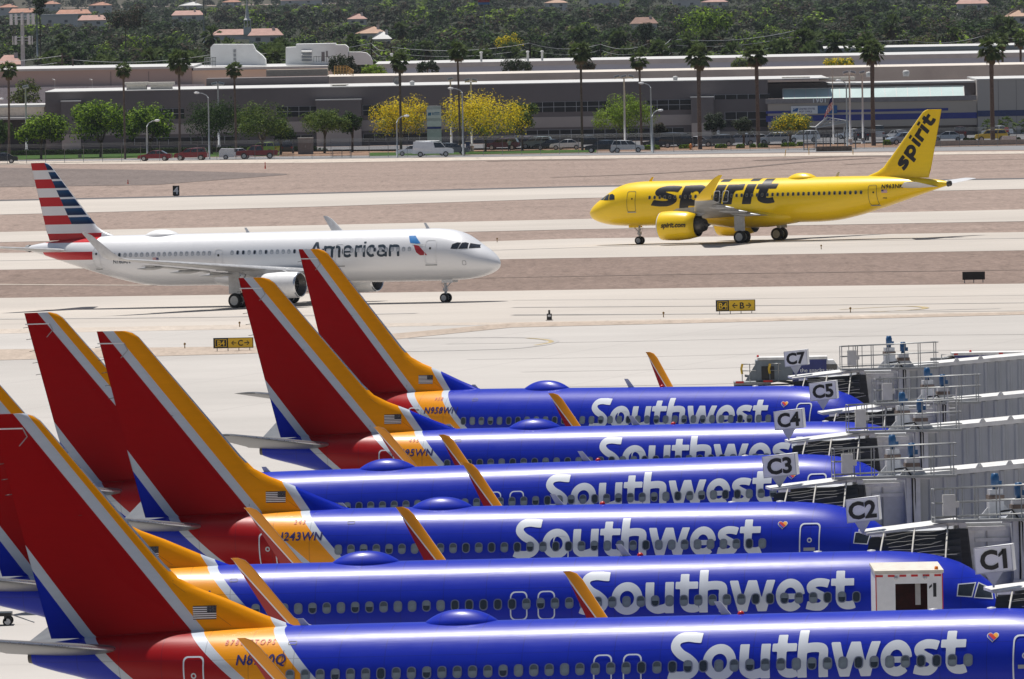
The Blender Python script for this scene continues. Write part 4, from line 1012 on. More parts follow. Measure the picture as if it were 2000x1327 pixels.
    # lift columns
    for (cx, cy, hh) in ((kx + .1, .0, 6.95), (kx + .0, 3.45, 7.15)):
        mb = MB(); mb.box(cx - .27, cx + .27, cy - .25, cy + .2, .75, hh - .25, 0); mb.box(cx - .28, cx + .28, cy - .28, cy + .28, hh - .25, hh - .1, 1); mb.box(cx - .24, cx + .24, cy - .24, cy + .24, hh - .1, hh + .1, 0)
        mb.prism([(cx + .2, 6.2), (cx + .75, 6.2), (cx + .2, 6.85)], cy - .05, cy + .05); mb.prism([(cx - .2, 6.2), (cx - .65, 6.2), (cx - .2, 6.7)], cy - .05, cy + .05)
        mb.box(cx - .3, cx + .3, cy - .3, cy + .3, 4.0, 4.2, 0)
        c = mb.build('lift_column', [M_['lightgrey'], mat('rusty_steel', (.16, .12, .10), .8, var=.4), ], root)
        mb = MB(); mb.lathe((cx, cy, hh + .1), (0, 0, 1), [(0, .0), (0, .10), (.10, .10), (.12, .15), (.45, .15), (.48, .13), (.56, .12), (.58, .0)], 14); mb.box(cx + .1, cx + .24, cy - .06, cy + .06, hh + .22, hh + .4)
        mb.build('motor', M_['motor'], c)
    mb = MB(); mb.box(kx - .2, kx + 1.8, -.3, 3.7, .9, 1.3); mb.build('bogie', M_['grey'], root)
    for cy in (-.1, 3.5): wheel(root, (kx + .5, cy, .5), .5, .4); wheel(root, (kx + 1.4, cy, .5), .5, .4)
    mb = MB(); mb.tube([(x1 - 1.5, 1.7, 0), (x1 - 1.5, 1.7, zt(x1) - 3.2)], .35, 12); mb.build('support_column', M_['lightgrey'], root)
    # service platform with railing
    px0, px1, pz = .35, kx + 1.75, 6.42
    mb = MB(); mb.box(px0, px1, -.62, .0, pz - .14, pz - .04); o = mb.build('platform', M_['galv'], root)
    mb = MB(); rl = (pz + .05, pz + .55, pz + 1.05)
    for yy in (-.6, -.02):
        for z in rl: mb.tube([(px0, yy, z + 0), (px1, yy, z + .12)], .024, 5)
        k = 0; x = px0
        while x < px1 + .01:
            mb.tube([(x, yy, pz - .1), (x, yy, pz + 1.05 + .12 * (x - px0) / (px1 - px0))], .022, 5); x += .78
    for z in rl: mb.tube([(px1, -.6, z + .12), (px1, -.02, z + .12)], .024, 5); mb.tube([(px0, -.6, z), (px0, -.02, z)], .024, 5)
    for k in range(4): mb.tube([(px0 + .4 + k * .22, -.3, pz), (px0 + .4 + k * .22, -.3, pz + 1.1)], .018, 4)
    mb.build('railing', M_['galv'], o)
    mb = MB(); mb.box(px0 + .28, px0 + .72, -.72, -.5, pz + .12, pz + .86); mb.box(px0 + .72, px0 + .86, -.68, -.52, pz + .4, pz + .62); mb.build('electrical_cabinet', M_['boxcream'], o)
    mb = MB(); mb.tube([(px0 + 2.4, -.25, pz + .2), (px0 + 2.85, -.3, pz + .25), (px0 + 3.1, -.3, pz - .1), (px0 + 3.12, -.28, 4.5), (px0 + 3.1, -.1, 3.2)], .035, 6); mb.tube([(px0 + 2.5, -.2, pz + .1), (px0 + 2.95, -.24, pz + .1), (px0 + 3.22, -.24, pz - .2), (px0 + 3.24, -.22, 4.5), (px0 + 3.2, -.1, 3.2)], .03, 6)
    mb.build('cable', M_['black'], root)
    if ladder:
        mb = MB()
        for x in (2.6, 2.95, 3.6, 4.0): mb.tube([(x, -.7, 5.6), (x, -.66, 7.0)], .03, 5)
        for z in (5.8, 6.1, 6.4, 6.7): mb.tube([(2.6, -.7, z), (2.95, -.7, z)], .02, 5); mb.tube([(3.6, -.7, z), (4.0, -.7, z)], .02, 5)
        mb.build('ladder', M_['roofw'], root)
    return root
BR = {1: (10, 0, .04), 2: (10, .05, -.10), 3: (9, -.2, -.22), 4: (9, .05, .05), 5: (8, 0, -.37), 6: (8, -.1, -.35)}
names = {1: 'C1', 2: 'C2', 3: 'C3', 4: 'C4', 5: 'C5', 6: 'C7'}
for i in range(1, 7):
    d, dx, dz = BR[i]
    gate_bridge(i, 'grey ribbed jet bridge with black folding canopy, under the %s sign' % names[i], d, dx, dz, i == 5)
def gate_sign(code, u, v, D, w, h, vbase):
    """triangular gate sign on a short pole; u,v centre of the front panel"""
    c = atD(u, v, D); base = atD(u, vbase, D)
    root = thing('gate_sign', 'white triangular gate sign reading %s on a short post' % code, 'sign', (c.x, c.y, base.z), 0, 'gate signs on the jet bridges')
    z0 = c.z - base.z; lean = .07
    tri = [(-w / 2, 0), (w / 2, 0), (w * .52, .42 * w), (-.02, .62 * w)]
    mb = MB(); pts = [(-w / 2, -.02), (w / 2, 0), (w * .60, .5 * w)]
    vs = [(x - lean * s_ * h / 2, y, z0 + s_ * h / 2 + (x * .09)) for s_ in (-1, 1) for x, y in pts]
    mb.add(vs, [(2, 1, 0), (3, 4, 5), (0, 1, 4, 3), (1, 2, 5, 4), (2, 0, 3, 5)]); 
    mb.box(-w * .5, w * .5, -.03, -.021, 0, 0) if 0 else None
    pn = mb.build('panel', mat('sign_white', (.90, .90, .90), .4, var=.03), root)
    mb = MB(); fr = .02
    def Q(x, z): return (x - lean * z, -.034, z0 + z + x * .09)
    for a, b, c_, d_ in ((-w / 2, w / 2, -h / 2, -h / 2 + .03), (-w / 2, w / 2, h / 2 - .03, h / 2), (-w / 2, -w / 2 + .03, -h / 2 + .03, h / 2 - .03), (w / 2 - .03, w / 2, -h / 2 + .03, h / 2 - .03)):
        mb.add([Q(a, c_), Q(b, c_), Q(b, d_), Q(a, d_)], [(0, 1, 2, 3)])
    mb.build('panel_frame', M_['lightgrey'], pn)
    vs, fs, wd = font_text(code, h * .98, .036); ch = h * .98 * .70
    mb = MB(); mb.add([Q(x - wd / 2, y - ch / 2) for x, y in vs], fs)
    if code == 'C1': x1_ = wd / 2 - .13; mb.add([Q(x1_ + .02, ch / 2 + .01), Q(x1_ - .13, ch / 2 - .14), Q(x1_ - .13, ch / 2 - .24), Q(x1_ + .02, ch / 2 - .13)], [(0, 1, 2, 3)])
    mb.build('lettering', M_['blackpaint'], pn)
    mb = MB(); zb = z0 - h / 2 + .02; s = w * .26
    vs = [(-s, .0, zb), (s, .0, zb + .03), (s * .8, .34, zb), (-.05, .02, zb - .40), (.05, .02, zb - .40), (0, .1, zb - .40)]
    mb.add(vs, [(0, 1, 4, 3), (1, 2, 5, 4), (2, 0, 3, 5), (0, 2, 1), (3, 4, 5)]); mb.tube([(0, .05, zb - .38), (0, .05, -.05)], .035, 8); mb.build('post', M_['lightgrey'], root)
def gy(i): return PL[i][1] + 4.62 * math.sin(-R(PL[i][2])) + 1.5
gate_sign('C7', 1554, 700, gy(6) + .4, 1.12, .76, 733); gate_sign('C5', 1607, 764, gy(5) + .2, 1.20, .82, 800); gate_sign('C4', 1540, 820, gy(4) + .2, 1.20, .80, 858)
gate_sign('C3', 1522, 910, gy(3) + .2, 1.28, .84, 955); gate_sign('C2', 1684, 996, gy(2) + .2, 1.14, .84, 1040); gate_sign('C1', 1940, 1093, gy(1) + 0, 1.20, .84, 1145)

# ---------------------------------------------------------------- catering trucks
def truck_base(root, wz, L=7.5, cabdir=1):
    mb = MB(); mb.box(-L / 2, L / 2, -.45, .45, .55, .8); mb.build('chassis', M_['grey'], root)
    mb = MB(); x0 = L / 2 * cabdir; x1 = x0 - 1.7 * cabdir; a, b = sorted((x0, x1))
    mb.prism([(a, .5), (b, .5), (b, 1.7 if cabdir > 0 else 2.4), (b - .5 if cabdir > 0 else b, 2.4), (a + (.5 if cabdir < 0 else 0), 2.4), (a, 2.4 if cabdir > 0 else 1.7)], -1.1, 1.1)
    c = mb.build('truck_cab', M_['white'], root)
    mb = MB(); mb.box(a + .3, b - .3, -1.115, -1.10, 1.55, 2.15); mb.box(a + .3, b - .3, 1.10, 1.115, 1.55, 2.15); mb.build('cab_window', M_['glassdark'], c)
    for x in (-L / 2 + 1.3, L / 2 - 1.3):
        for y in (-.95, .95): wheel(root, (x, y, .45), .45, .28)
    for s_ in (-1, 1):
        mb = MB(); mb.tube([(-2.2, s_ * .6, .85), (1.8, s_ * .6, wz)], .07, 6); mb.tube([(1.8, s_ * .6, .85), (-2.2, s_ * .6, wz)], .07, 6); mb.build('scissor_lift', M_['grey'], root)
# truck serving the second aircraft: rear doorway faces the camera
X, Y, ph = PL[2]; c = atD(1776, 1143, Y - 8.5)
t1 = thing('catering_truck', 'raised white catering truck box numbered 1 with open dark doorway', 'truck', (c.x, Y - 5.2, gz(c.x, Y)), R(90), 'catering trucks beside the airliners')
truck_base(t1, 2.6)
W = 1.15
mb = MB(); zb, zt_ = 2.65, 4.97; x0, x1 = -3.2, 2.6
mb.box(x0, x1, W - .05, W, zb, zt_); mb.box(x0, x1, -W, -W + .05, zb, zt_); mb.box(x0, x1, -W + .05, W - .05, zb, zb + .08)
mb.box(x1 - .06, x1, -W + .05, W - .05, zb + .08, zt_)
bx = mb.build('cargo_box', M_['white'], t1)
mb = MB(); mb.box(x0 - .08, x1 + .05, -W - .04, W + .04, zt_, zt_ + .10); mb.build('roof', mat('cream_roof', (.62, .58, .50), .6), bx)
mb = MB(); mb.box(x0, x0 + .06, .48, W - .05, zb + .08, zt_ - .2); mb.box(x0, x0 + .06, -W + .05, -.62, zb + .08, zt_ - .2); mb.box(x0, x0 + .06, -W + .05, W - .05, zt_ - .2, zt_ - .01); mb.box(x0, x0 + .06, -.62, .48, zt_ - .36, zt_ - .2)
dw = mb.build('rear_wall', M_['white'], bx)
mb = MB(); mb.box(x0 + .1, x1 - .1, -.66, .5, zb + .09, zb + .10); mb.box(x0 + 1.2, x0 + 1.3, -.9, .9, zb + .1, zb + 2.2); mb.build('interior', mat('dark_red_interior', (.05, .008, .008), .7, var=.5), bx)
mb = MB(); mb.box(x0 + .5, x0 + .55, -.40, -.22, zb + 1.2, zb + 2.0); mb.build('papers', mat('paper_white', (.5, .5, .5), .8), bx)
mb = MB()
for yy in (-W - .012, W + .012):
    m2 = MB(); m2.box(x0 - .012, x0 + .05, min(yy, yy * .97), max(yy, yy * .97), zb, zt_ - .03); m2.build('red_trim', M_['redp'], bx)
for k in range(6): mb.box(x0 - .014, x0 - .002, -1.1 + k * .4, -.87 + k * .4, zt_ - .12, zt_ - .05)
mb.build('red_trim', M_['redp'], bx)
for yy in (-1.0, .92):
    mb = MB(); mb.box(x0 - .012, x0 - .002, yy - .04, yy + .04, zb + .55, zb + .85); mb.build('yellow_label', mat('label_yellow', (.7, .55, .05), .5), bx)
for yy in (.45, -.55):
    mb = MB(); mb.lathe((x0, yy, zt_ - .16), (-1, 0, 0), [(0, .07), (.06, .06), (.09, .0)], 10); mb.build('work_lamp', M_['lightgrey'], bx)
mb = MB(); mb.lathe((x0 + .25, -.95, zt_ + .1), (0, 0, 1), [(0, .07), (.1, .06), (.13, 0)], 10); mb.build('amber_beacon', mat('amber_beacon', (.8, .2, .01), .3), bx)
vs, fs, wd = font_text('1', .62, .04); mb = MB(); mb.add([(x0 - .014, -.72 - x, zt_ - .80 + y) for x, y in vs] + [(x0 - .014, -.78, zt_ - .38), (x0 - .014, -.68, zt_ - .47), (x0 - .014, -.68, zt_ - .55), (x0 - .014, -.78, zt_ - .47)], fs + [(len(vs), len(vs) + 1, len(vs) + 2, len(vs) + 3)]); mb.build('lettering', M_['blackpaint'], dw)
# truck waiting behind the farthest gate
D = 640.0; b = G(1525, 752)
D = b.y; c = atD(1525, 752, D)
t2 = thing('catering_truck', 'grey catering truck with railed platform and dark blue slogan box', 'truck', (c.x, D, gz(c.x, D) - .9), 0, 'catering trucks beside the airliners')
truck_base(t2, 1.5, 7.5, 1)
px = lambda u: (u - 1525) / F_PX * D; pz = lambda v: (752 - v) / F_PX * D + .9
mb = MB(); mb.box(px(1548), px(1614), -1.2, 1.2, pz(745), pz(700)); t2b = mb.build('cargo_box', mat('deep_blue_panel', (.02, .03, .16), .4), t2)
mb = MB(); mb.box(px(1480), px(1616), -1.25, 1.25, pz(702), pz(697)); mb.build('roof', M_['roofw'], t2b)
mb = MB(); mb.box(px(1476), px(1548), -1.15, 1.15, pz(742), pz(703)); mb.prism([(px(1455), pz(742)), (px(1476), pz(742)), (px(1476), pz(708))], -1.2, -1.1); mb.build('front_wall', mat('blue_grey_panel', (.17, .20, .23), .5), t2)
mb = MB(); mb.box(px(1487), px(1512), -1.18, -1.155, pz(740), pz(714)); mb.build('doorway', M_['blackpaint'], t2)
mb = MB(); mb.box(px(1433), px(1505), -1.4, 1.2, pz(750), pz(744)); mb.build('platform', M_['grey'], t2)
mb = MB(); mb.box(px(1490), px(1508), -1.45, -1.405, pz(745), pz(741)); mb.box(px(1436), px(1452), -1.45, -1.405, pz(746), pz(742)); mb.build('red_bumper', M_['redp'], t2)
mb = MB()
for u in (1449, 1464, 1503, 1520): mb.tube([(px(u), -1.38, pz(745)), (px(u), -1.38, pz(708))], .03, 5)
for v in (709, 722): mb.tube([(px(1449), -1.38, pz(v)), (px(1476), -1.38, pz(v))], .03, 5); mb.tube([(px(1503), -1.38, pz(v)), (px(1525), -1.38, pz(v))], .03, 5)
mb.build('railing', M_['galv'], t2)
for u in (1449, 1503):
    mb = MB(); mb.tube([(px(u), -1.42, pz(728)), (px(u) - .05, -1.45, pz(718)), (px(u) + .02, -1.42, pz(709))], .08, 6); mb.build('yellow_hose', mat('hose_yellow', (.65, .42, .03), .5), t2)
mb = MB(); mb.lathe((px(1481), 0, pz(697)), (0, 0, 1), [(0, .08), (.12, .06), (.14, 0)], 8); mb.build('red_lamp', M_['redp'], t2)
text_obj('lettering', 'the snacks are', .36, M_['white'], t2, (px(1562), -1.215, pz(727)), (1, 0, 0), (0, 0, 1), .004)
# truck behind the far bridge, only its top showing
b = G(1950, 722); D = b.y; c = atD(1950, 722, D)
t3 = thing('catering_truck', 'long dark blue truck box with white roof above the far jet bridge', 'truck', (c.x, D, gz(c.x, D)), 0, 'catering trucks beside the airliners')
truck_base(t3, 1.0, 8.5, 1); px = lambda u: (u - 1950) / F_PX * D; pz = lambda v: (722 - v) / F_PX * D
mb = MB(); mb.box(px(1864), px(2060), -1.2, 1.2, pz(712), pz(692)); b3 = mb.build('cargo_box', mat('deep_blue_panel', (.02, .03, .16), .4), t3)
mb = MB(); mb.box(px(1858), px(2064), -1.25, 1.25, pz(692), pz(687)); mb.build('roof', M_['roofw'], b3)
mb = MB()
for u in (1862, 1950, 2010): mb.box(px(u), px(u + 8), -1.27, -1.252, pz(691), pz(688))
mb.build('red_trim', M_['redp'], b3)
mb = MB(); mb.box(px(1845), px(1858), -.9, .9, pz(712), pz(696)); mb.tube([(px(1838), -1.2, pz(712)), (px(1838), -1.2, pz(690)), (px(1858), -1.2, pz(690))], .05, 6); mb.build('rail_end', M_['galv'], t3)
mb = MB(); mb.lathe((px(1896), 0, pz(687)), (0, 0, 1), [(0, .08), (.12, .06), (.14, 0)], 8); mb.build('red_lamp', M_['redp'], b3)

# ---------------------------------------------------------------- airfield signs and markers
SY = mat('sign_yellow', (.78, .50, .02), .5, var=.04); SB = mat('sign_black', (.012, .012, .012), .5)
def guide_sign(u, v, wpx, hpx, parts, label):
    p = G(u, v); s = F_PX / p.y; w, h = wpx / s, hpx / s; z0 = .28
    root = thing('airfield_sign', label, 'sign', p, 0)
    x = -w / 2; mb = MB(); mb.box(-w / 2 - .04, w / 2 + .04, .02, .25, z0 - .04, z0 + h + .04); mb.build('housing', SB, root)
    for kind, fr, txt in parts:
        ww = w * fr; bg, fg = (SB, SY) if kind == 'b' else (SY, SB)
        mb = MB(); mb.box(x + .02, x + ww - .02, -.01, .018, z0, z0 + h); pn = mb.build('panel', bg, root)
        vs, fs, wd = font_text(txt, h * .95, .02); k = min(1, ww * .86 / max(wd, .01)) if '<' not in txt else 1
        cx = x + ww / 2
        if kind == 'b':
            mb = MB(); t = .035
            for a, b, c_, d_ in ((x + .08, x + ww - .08, z0 + .06, z0 + .06 + t), (x + .08, x + ww - .08, z0 + h - .06 - t, z0 + h - .06), (x + .08, x + .08 + t, z0 + .06 + t, z0 + h - .06 - t), (x + ww - .08 - t, x + ww - .08, z0 + .06 + t, z0 + h - .06 - t)): mb.box(a, b, -.02, -.012, c_, d_)
            mb.build('border', SY, pn)
            vs, fs, wd = font_text(txt, h * .8, .02); mb = MB(); mb.add([(cx - wd / 2 + a, -.025, z0 + h * .22 + b) for a, b in vs], fs); mb.build('lettering', fg, pn)
        else:
            vs, fs, wd = font_text(txt, h * .85, .02); mb = MB(); mb.add([(cx - wd / 2 + a, -.025, z0 + h * .2 + b) for a, b in vs], fs); mb.build('lettering', fg, pn)
            for sg in (-1, 1):
                mb = MB(); t = h * .045; a0, a1 = cx + sg * ww * .16, cx + sg * ww * .37; zc = z0 + h / 2
                mb.box(min(a0, a1 - sg * t * 2), max(a0, a1 - sg * t * 2), -.025, -.02, zc - t, zc + t)
                for q in (-1, 1):
                    mb.add([(a1, -.025, zc), (a1 - sg * h * .24, -.025, zc + q * h * .25), (a1 - sg * h * .32, -.025, zc + q * h * .20), (a1 - sg * h * .06, -.025, zc - q * .0)], [(0, 1, 2, 3)])
                mb.build('arrow', fg, pn)
        x += ww
    for k in range(4):
        mb = MB(); xx = -w / 2 + w * (.08 + .28 * k); mb.tube([(xx, .13, 0), (xx, .13, z0)], .03, 6); mb.build('leg', M_['grey'], root)
guide_sign(456, 687, 76, 18, [('b', .36, 'B4'), ('y', .64, 'C')], 'yellow and black airfield sign reading B4 and C with two arrows')
guide_sign(1437, 614.5, 75, 20, [('b', .32, 'B4'), ('y', .68, 'B')], 'yellow and black airfield sign reading B4 and B with two arrows')
p = G(344, 384); s = F_PX / p.y
root = thing('distance_marker', 'tall black distance marker reading 4 beside the runway', 'sign', p, 0); h = 21 / s; w_ = 13 / s
mb = MB(); mb.box(-w_ / 2, w_ / 2, 0, .3, .1, h); mb.box(-w_ / 2 + .1, w_ / 2 - .1, .05, .25, -.05, .1); mb.build('panel', SB, root); text_obj('lettering', '4', 1.15, M_['white'], root, (0, -.02, .30), (1, 0, 0), (0, 0, 1), .03, 0, True)
p = G(1902, 553); s = F_PX / p.y
root = thing('airfield_sign', 'black back of an airfield sign on the gravel at right', 'sign', p, 0)
mb = MB(); mb.box(-22 / s, 22 / s, 0, .25, .25, 22 / s); mb.build('housing', SB, root)
for k in range(3):
    mb = MB(); mb.tube([(-18 / s + 18 / s * k, .1, 0), (-18 / s + 18 / s * k, .1, .25)], .04, 6); mb.build('leg', M_['grey'], root)
p = G(1073, 627); s = F_PX / p.y
root = thing('marker_post', 'stubby black marker post with white top on the taxiway edge', 'marker', p, 0)
mb = MB(); mb.box(-5 / s, 5 / s, -.2, .2, .08, 14 / s); mb.box(-2 / s, 2 / s, -.1, .1, 14 / s, 21 / s); mb.build('post', SB, root); mb = MB(); mb.box(-7 / s, 7 / s, -.3, .3, 0, .08); mb.build('base', DUST, root)
mb = MB(); mb.box(-3 / s, 3 / s, -.215, -.205, 8 / s, 12 / s); mb.build('label_plate', M_['white'], root)
for u, v, lb in ((468, 640, 'small dark edge light left of the C sign'), (361, 682, 'small dark edge light on the near gravel left of the C sign'), (1661, 612, 'small dark edge light right of the B sign'), (1604, 488, 'small edge light behind the yellow airliner wheels'), (971, 474, 'small amber edge light behind the white airliner nose'), (1296, 621, 'small dark edge light left of the B sign')):
    p = G(u, v); root = thing('edge_light', lb, 'edge light', p, 0, 'edge lights along the taxiways')
    mb = MB(); mb.tube([(0, 0, 0), (0, 0, .3)], .04, 6); mb.lathe((0, 0, .3), (0, 0, 1), [(0, .08), (.10, .08), (.16, .0)], 8); mb.build('lamp', mat('amber_lens', (.25, .14, .03), .4), root)
for u, v, h_, lb in ((250, 360, .55, 'short red marker stake left of the distance marker'), (518, 330, .9, 'red marker stake on gravel below the red pickup')):
    p = G(u, v); root = thing('marker_stake', lb, 'marker', p, 0, 'red marker stakes on the gravel')
    mb = MB(); mb.tube([(0, 0, 0), (0, 0, h_ * .5)], [.12, .08], 6); mb.tube([(0, 0, h_ * .5), (0, 0, h_)], .06, 6); mb.build('stake', mat('stake_red', (.55, .04, .02), .6), root)

# cart whose wheel shows at the lower left
p = G(14, 1224); r_ = thing('ground_cart', 'dark ground cart with silver wheel hub at the lower left edge', 'cart', (p.x, p.y, p.z), 0)
mb = MB(); mb.box(-2.4, .18, -.1, 1.3, .42, .56); mb.box(-.12, -.02, -.12, .0, .22, .42); mb.box(-2.4, -2.3, 0, 1.2, .56, 1.3); mb.build('deck', M_['blackpaint'], r_)
for x in (.02, -1.9):
    for y in (-.05, 1.25): wheel(r_, (x, y, .20), .20, .14)
mb = MB(); mb.tube([(.18, .6, .45), (1.1, .6, .12)], .03, 6); mb.build('tow_bar', M_['grey'], r_)
# ---------------------------------------------------------------- foliage
def leaf_mat(name, a, b, sc=.6):
    t = NT(name); n = t.noise(t.coord(), sc, 3, .7); n2 = t.noise(t.coord(), sc * 6, 2)
    c = t.mix(t.ramp(t.math('ADD', n, t.math('MULTIPLY', t.math('SUBTRACT', n2, .5), .5)), .36, .64), a, b)
    t.set(Base_Color=c, Roughness=.75, Specular_IOR_Level=.15)
    tr = t.n.new('ShaderNodeBsdfTranslucent'); t.put(tr.inputs[0], c); mx = t.n.new('ShaderNodeMixShader'); mx.inputs[0].default_value = .30
    t.l.new(t.bsdf.outputs[0], mx.inputs[1]); t.l.new(tr.outputs[0], mx.inputs[2]); t.l.new(mx.outputs[0], t.out.inputs[0]); return t.mat
LF = {'bright': leaf_mat('bright_green_leaves', (.11, .21, .014), (.32, .46, .04)), 'mid': leaf_mat('green_leaves', (.022, .052, .010), (.07, .125, .024)),
      'dark': leaf_mat('dark_green_leaves', (.010, .024, .009), (.032, .056, .020)), 'olive': leaf_mat('olive_leaves', (.075, .12, .02), (.19, .25, .05)),
      'yellow': leaf_mat('yellow_blossom', (.60, .46, .010), (.85, .68, .02), 1.2), 'brown': leaf_mat('brownish_leaves', (.05, .038, .026), (.10, .075, .05)),
      'grey': leaf_mat('grey_green_leaves', (.05, .062, .045), (.105, .12, .082)), 'palm': leaf_mat('palm_leaves', (.04, .07, .018), (.15, .20, .07), 1.5), 'drypalm': leaf_mat('dry_palm_leaves', (.16, .12, .06), (.24, .18, .10))}
BARK = mat('bark', (.10, .075, .055), .9, var=.3); PBARK = mat('palm_bark', (.13, .095, .075), .95, var=.35, scale=4)
def crown_mesh(mb, rng, W, H, z0, n, leaf, mi=(0,), clumps=14, flat=1.0, wmi=None):
    cs = []
    for k in range(clumps):
        a = rng.uniform(0, 6.28); r = W / 2 * math.sqrt(rng.random()) * .80; zz = rng.random()
        cs.append((r * math.cos(a), r * math.sin(a), z0 + H * (.22 + .6 * zz * (1 - .5 * (2 * r / W) ** 2)), W * rng.uniform(.10, .21)))
    cs.append((0, 0, z0 + H * .5, W * .26))
    vs, fs = [], []
    for i in range(n):
        cx, cy, cz, cr = rng.choice(cs); cr2 = cr
        d = Vector((rng.gauss(0, 1), rng.gauss(0, 1), rng.gauss(0, 1))).normalized(); q = cr2 * (rng.random() ** .35)
        p = Vector((cx, cy, cz)) + Vector((d.x * q, d.y * q, d.z * q * flat * .9))
        if p.z < z0: p.z = z0 + rng.random() * .1 * H
        nn = (d + Vector((rng.uniform(-.8, .8), rng.uniform(-.8, .8), rng.uniform(-.3, 1.0)))).normalized()
        a = nn.orthogonal().normalized(); b = nn.cross(a); t = rng.uniform(0, 6.28); a, b = a * math.cos(t) + b * math.sin(t), b * math.cos(t) - a * math.sin(t)
        s = leaf * rng.uniform(.6, 1.25)
        m = rng.choice(mi) if wmi is None else (mi[0] if rng.random() > wmi * (.4 + .9 * (p.z - z0) / H) else mi[1])
        mb.add([p - a * s - b * s * .5, p + a * s * .1 - b * s * .6, p + a * s, p - a * s * .2 + b * s * .6], [(0, 1, 2, 3)], m)
def broad_tree(label, u, v, wpx, hpx, kinds, seed, D=None, trunk=.28, n=2600, leaf=.17, flat=1.0, group='trees in front of the long dark building', cat='tree', name='broadleaf_tree', wmi=None, clumps=16):
    DT_ = D or 1748 + (seed % 5) * 6; s = F_PX / DT_; W = wpx / s; X_, _z = XZ(u, v, DT_); H = XZ(u, v - hpx, DT_)[1]; p = Vector((X_, DT_, 0)); rng = random.Random(seed)
    root = thing(name, label, cat, p, 0, group)
    mb = MB(); th = H * trunk
    mb.tube([(0, 0, -.1), (.05, 0, th * .6), (.1, .05, th * 1.2)], [.20, .16, .13], 7)
    for k in range(6):
        a = rng.uniform(0, 6.28); r = W * .28 * rng.uniform(.5, 1)
        mb.tube([(.08, .03, th * .8), (r * .4 * math.cos(a), r * .4 * math.sin(a), th * 1.3 + .1 * H), (r * math.cos(a), r * math.sin(a), H * rng.uniform(.55, .8))], [.11, .07, .02], 5)
    mb.build('trunk', BARK, root)
    mb = MB(); crown_mesh(mb, rng, W, H - th, th, n, leaf, tuple(range(len(kinds))), clumps, flat, wmi); mb.build('crown', [LF[k] for k in kinds], root)
    return root
def palm_meshes(H, cw, seed, fan=True, thick=.22, nf=46, dry=True):
    rng = random.Random(seed); t = MB(); pts = []; k = 9
    for i in range(k + 1):
        f = i / k; pts.append((math.sin(f * 2.2 + seed) * .12 * f * H * .08, 0, H * f * .97))
    ph = seed; fat = thick
    t.tube(pts, [fat * (1.25 - .45 * (i / k)) * (1.0 if i < k - 2 else 1.25) for i in range(k + 1)], 9)
    top = Vector(pts[-1]); c = MB(); R_ = cw / 2
    for i in range(nf):
        a = rng.uniform(0, 6.28); el = rng.uniform(-.7, 1.4) if i > nf * .2 else rng.uniform(-1.35, -.5)
        L = R_ * rng.uniform(.75, 1.05); d = Vector((math.cos(a) * math.cos(el), math.sin(a) * math.cos(el), math.sin(el))); side = Vector((-math.sin(a), math.cos(a), 0))
        p0 = top + Vector((0, 0, R_ * .15)); mid = p0 + d * L * .55; m = 1 if (dry and el < -.75) else 0
        # fan of narrow blades at the end of a stalk
        c.add([p0 - side * .02, p0 + side * .02, mid + side * .02, mid - side * .02], [(0, 1, 2, 3)], m)
        nb = 7
        for b in range(nb):
            w = (b - (nb - 1) / 2) / ((nb - 1) / 2); dd = (d + side * w * 1.1 + Vector((0, 0, -.35 - .3 * abs(w)))).normalized(); e = mid + dd * L * .5 * (1 - .25 * abs(w)); q = side * .075 * R_ + Vector((0, 0, .05 * R_))
            c.add([mid - d * .02, (mid + e) / 2 + q, e + Vector((0, 0, -.08 * R_)), (mid + e) / 2 - q], [(0, 1, 2, 3)], m)
    return t.build('trunk', PBARK, mesh_only=True), c.build('crown', [LF['palm'], LF['drypalm']], mesh_only=True)
def place_mesh(root, name, me, sc_=1.0):
    o = bpy.data.objects.new(name, me); link(o, root); return o
PALMK = .78
PALMS = [(15, 122, 303, 34, .20, 'far left palm rising beside the left end of the dark building'), (241, 122, 305, 31, .18, 'palm between the two leftmost leafy green street trees'), (348, 100, 301, 46, .20, 'palm with a wide crown left of the dark green tree'), (458, 121, 300, 31, .18, 'palm behind the dark green tree, over the dark building'),
         (780, 102, 297, 40, .22, 'palm with hanging dry leaves in front of the first yellow tree'), (895, 82, 297, 38, .18, 'tall slim palm in front of the second yellow tree'), (1134, 83, 293, 44, .20, 'tall palm above the white sedan, left of the bright green tree'), (1250, 103, 285, 35, .18, 'short palm rising out of the bright green tree'),
         (1364, 88, 291, 50, .34, 'thick trunked palm in front of the projecting grey block'), (1478, 87, 289, 46, .32, 'thick trunked palm over the silver blue car'), (1703, 80, 281, 48, .36, 'thick trunked palm right of the twin lamp poles'), (1936, 74, 278, 52, .36, 'largest palm at the far right of the dark building')]
for i, (u, vt, vb, wpx, th, lb) in enumerate(PALMS):
    DT_ = 1742 - (i % 3) * 4; s = F_PX / DT_; X_, zt = XZ(u, vt + wpx * .40, DT_); root = thing('palm_tree', lb, 'palm tree', (X_, DT_, 0), 0, 'tall palms in front of the dark building'); a, b = palm_meshes(zt, wpx * 1.25 / s, i * 1.7, True, th * PALMK, 90)
    place_mesh(root, 'trunk', a); place_mesh(root, 'crown', b); root.rotation_euler.z = i * 1.3
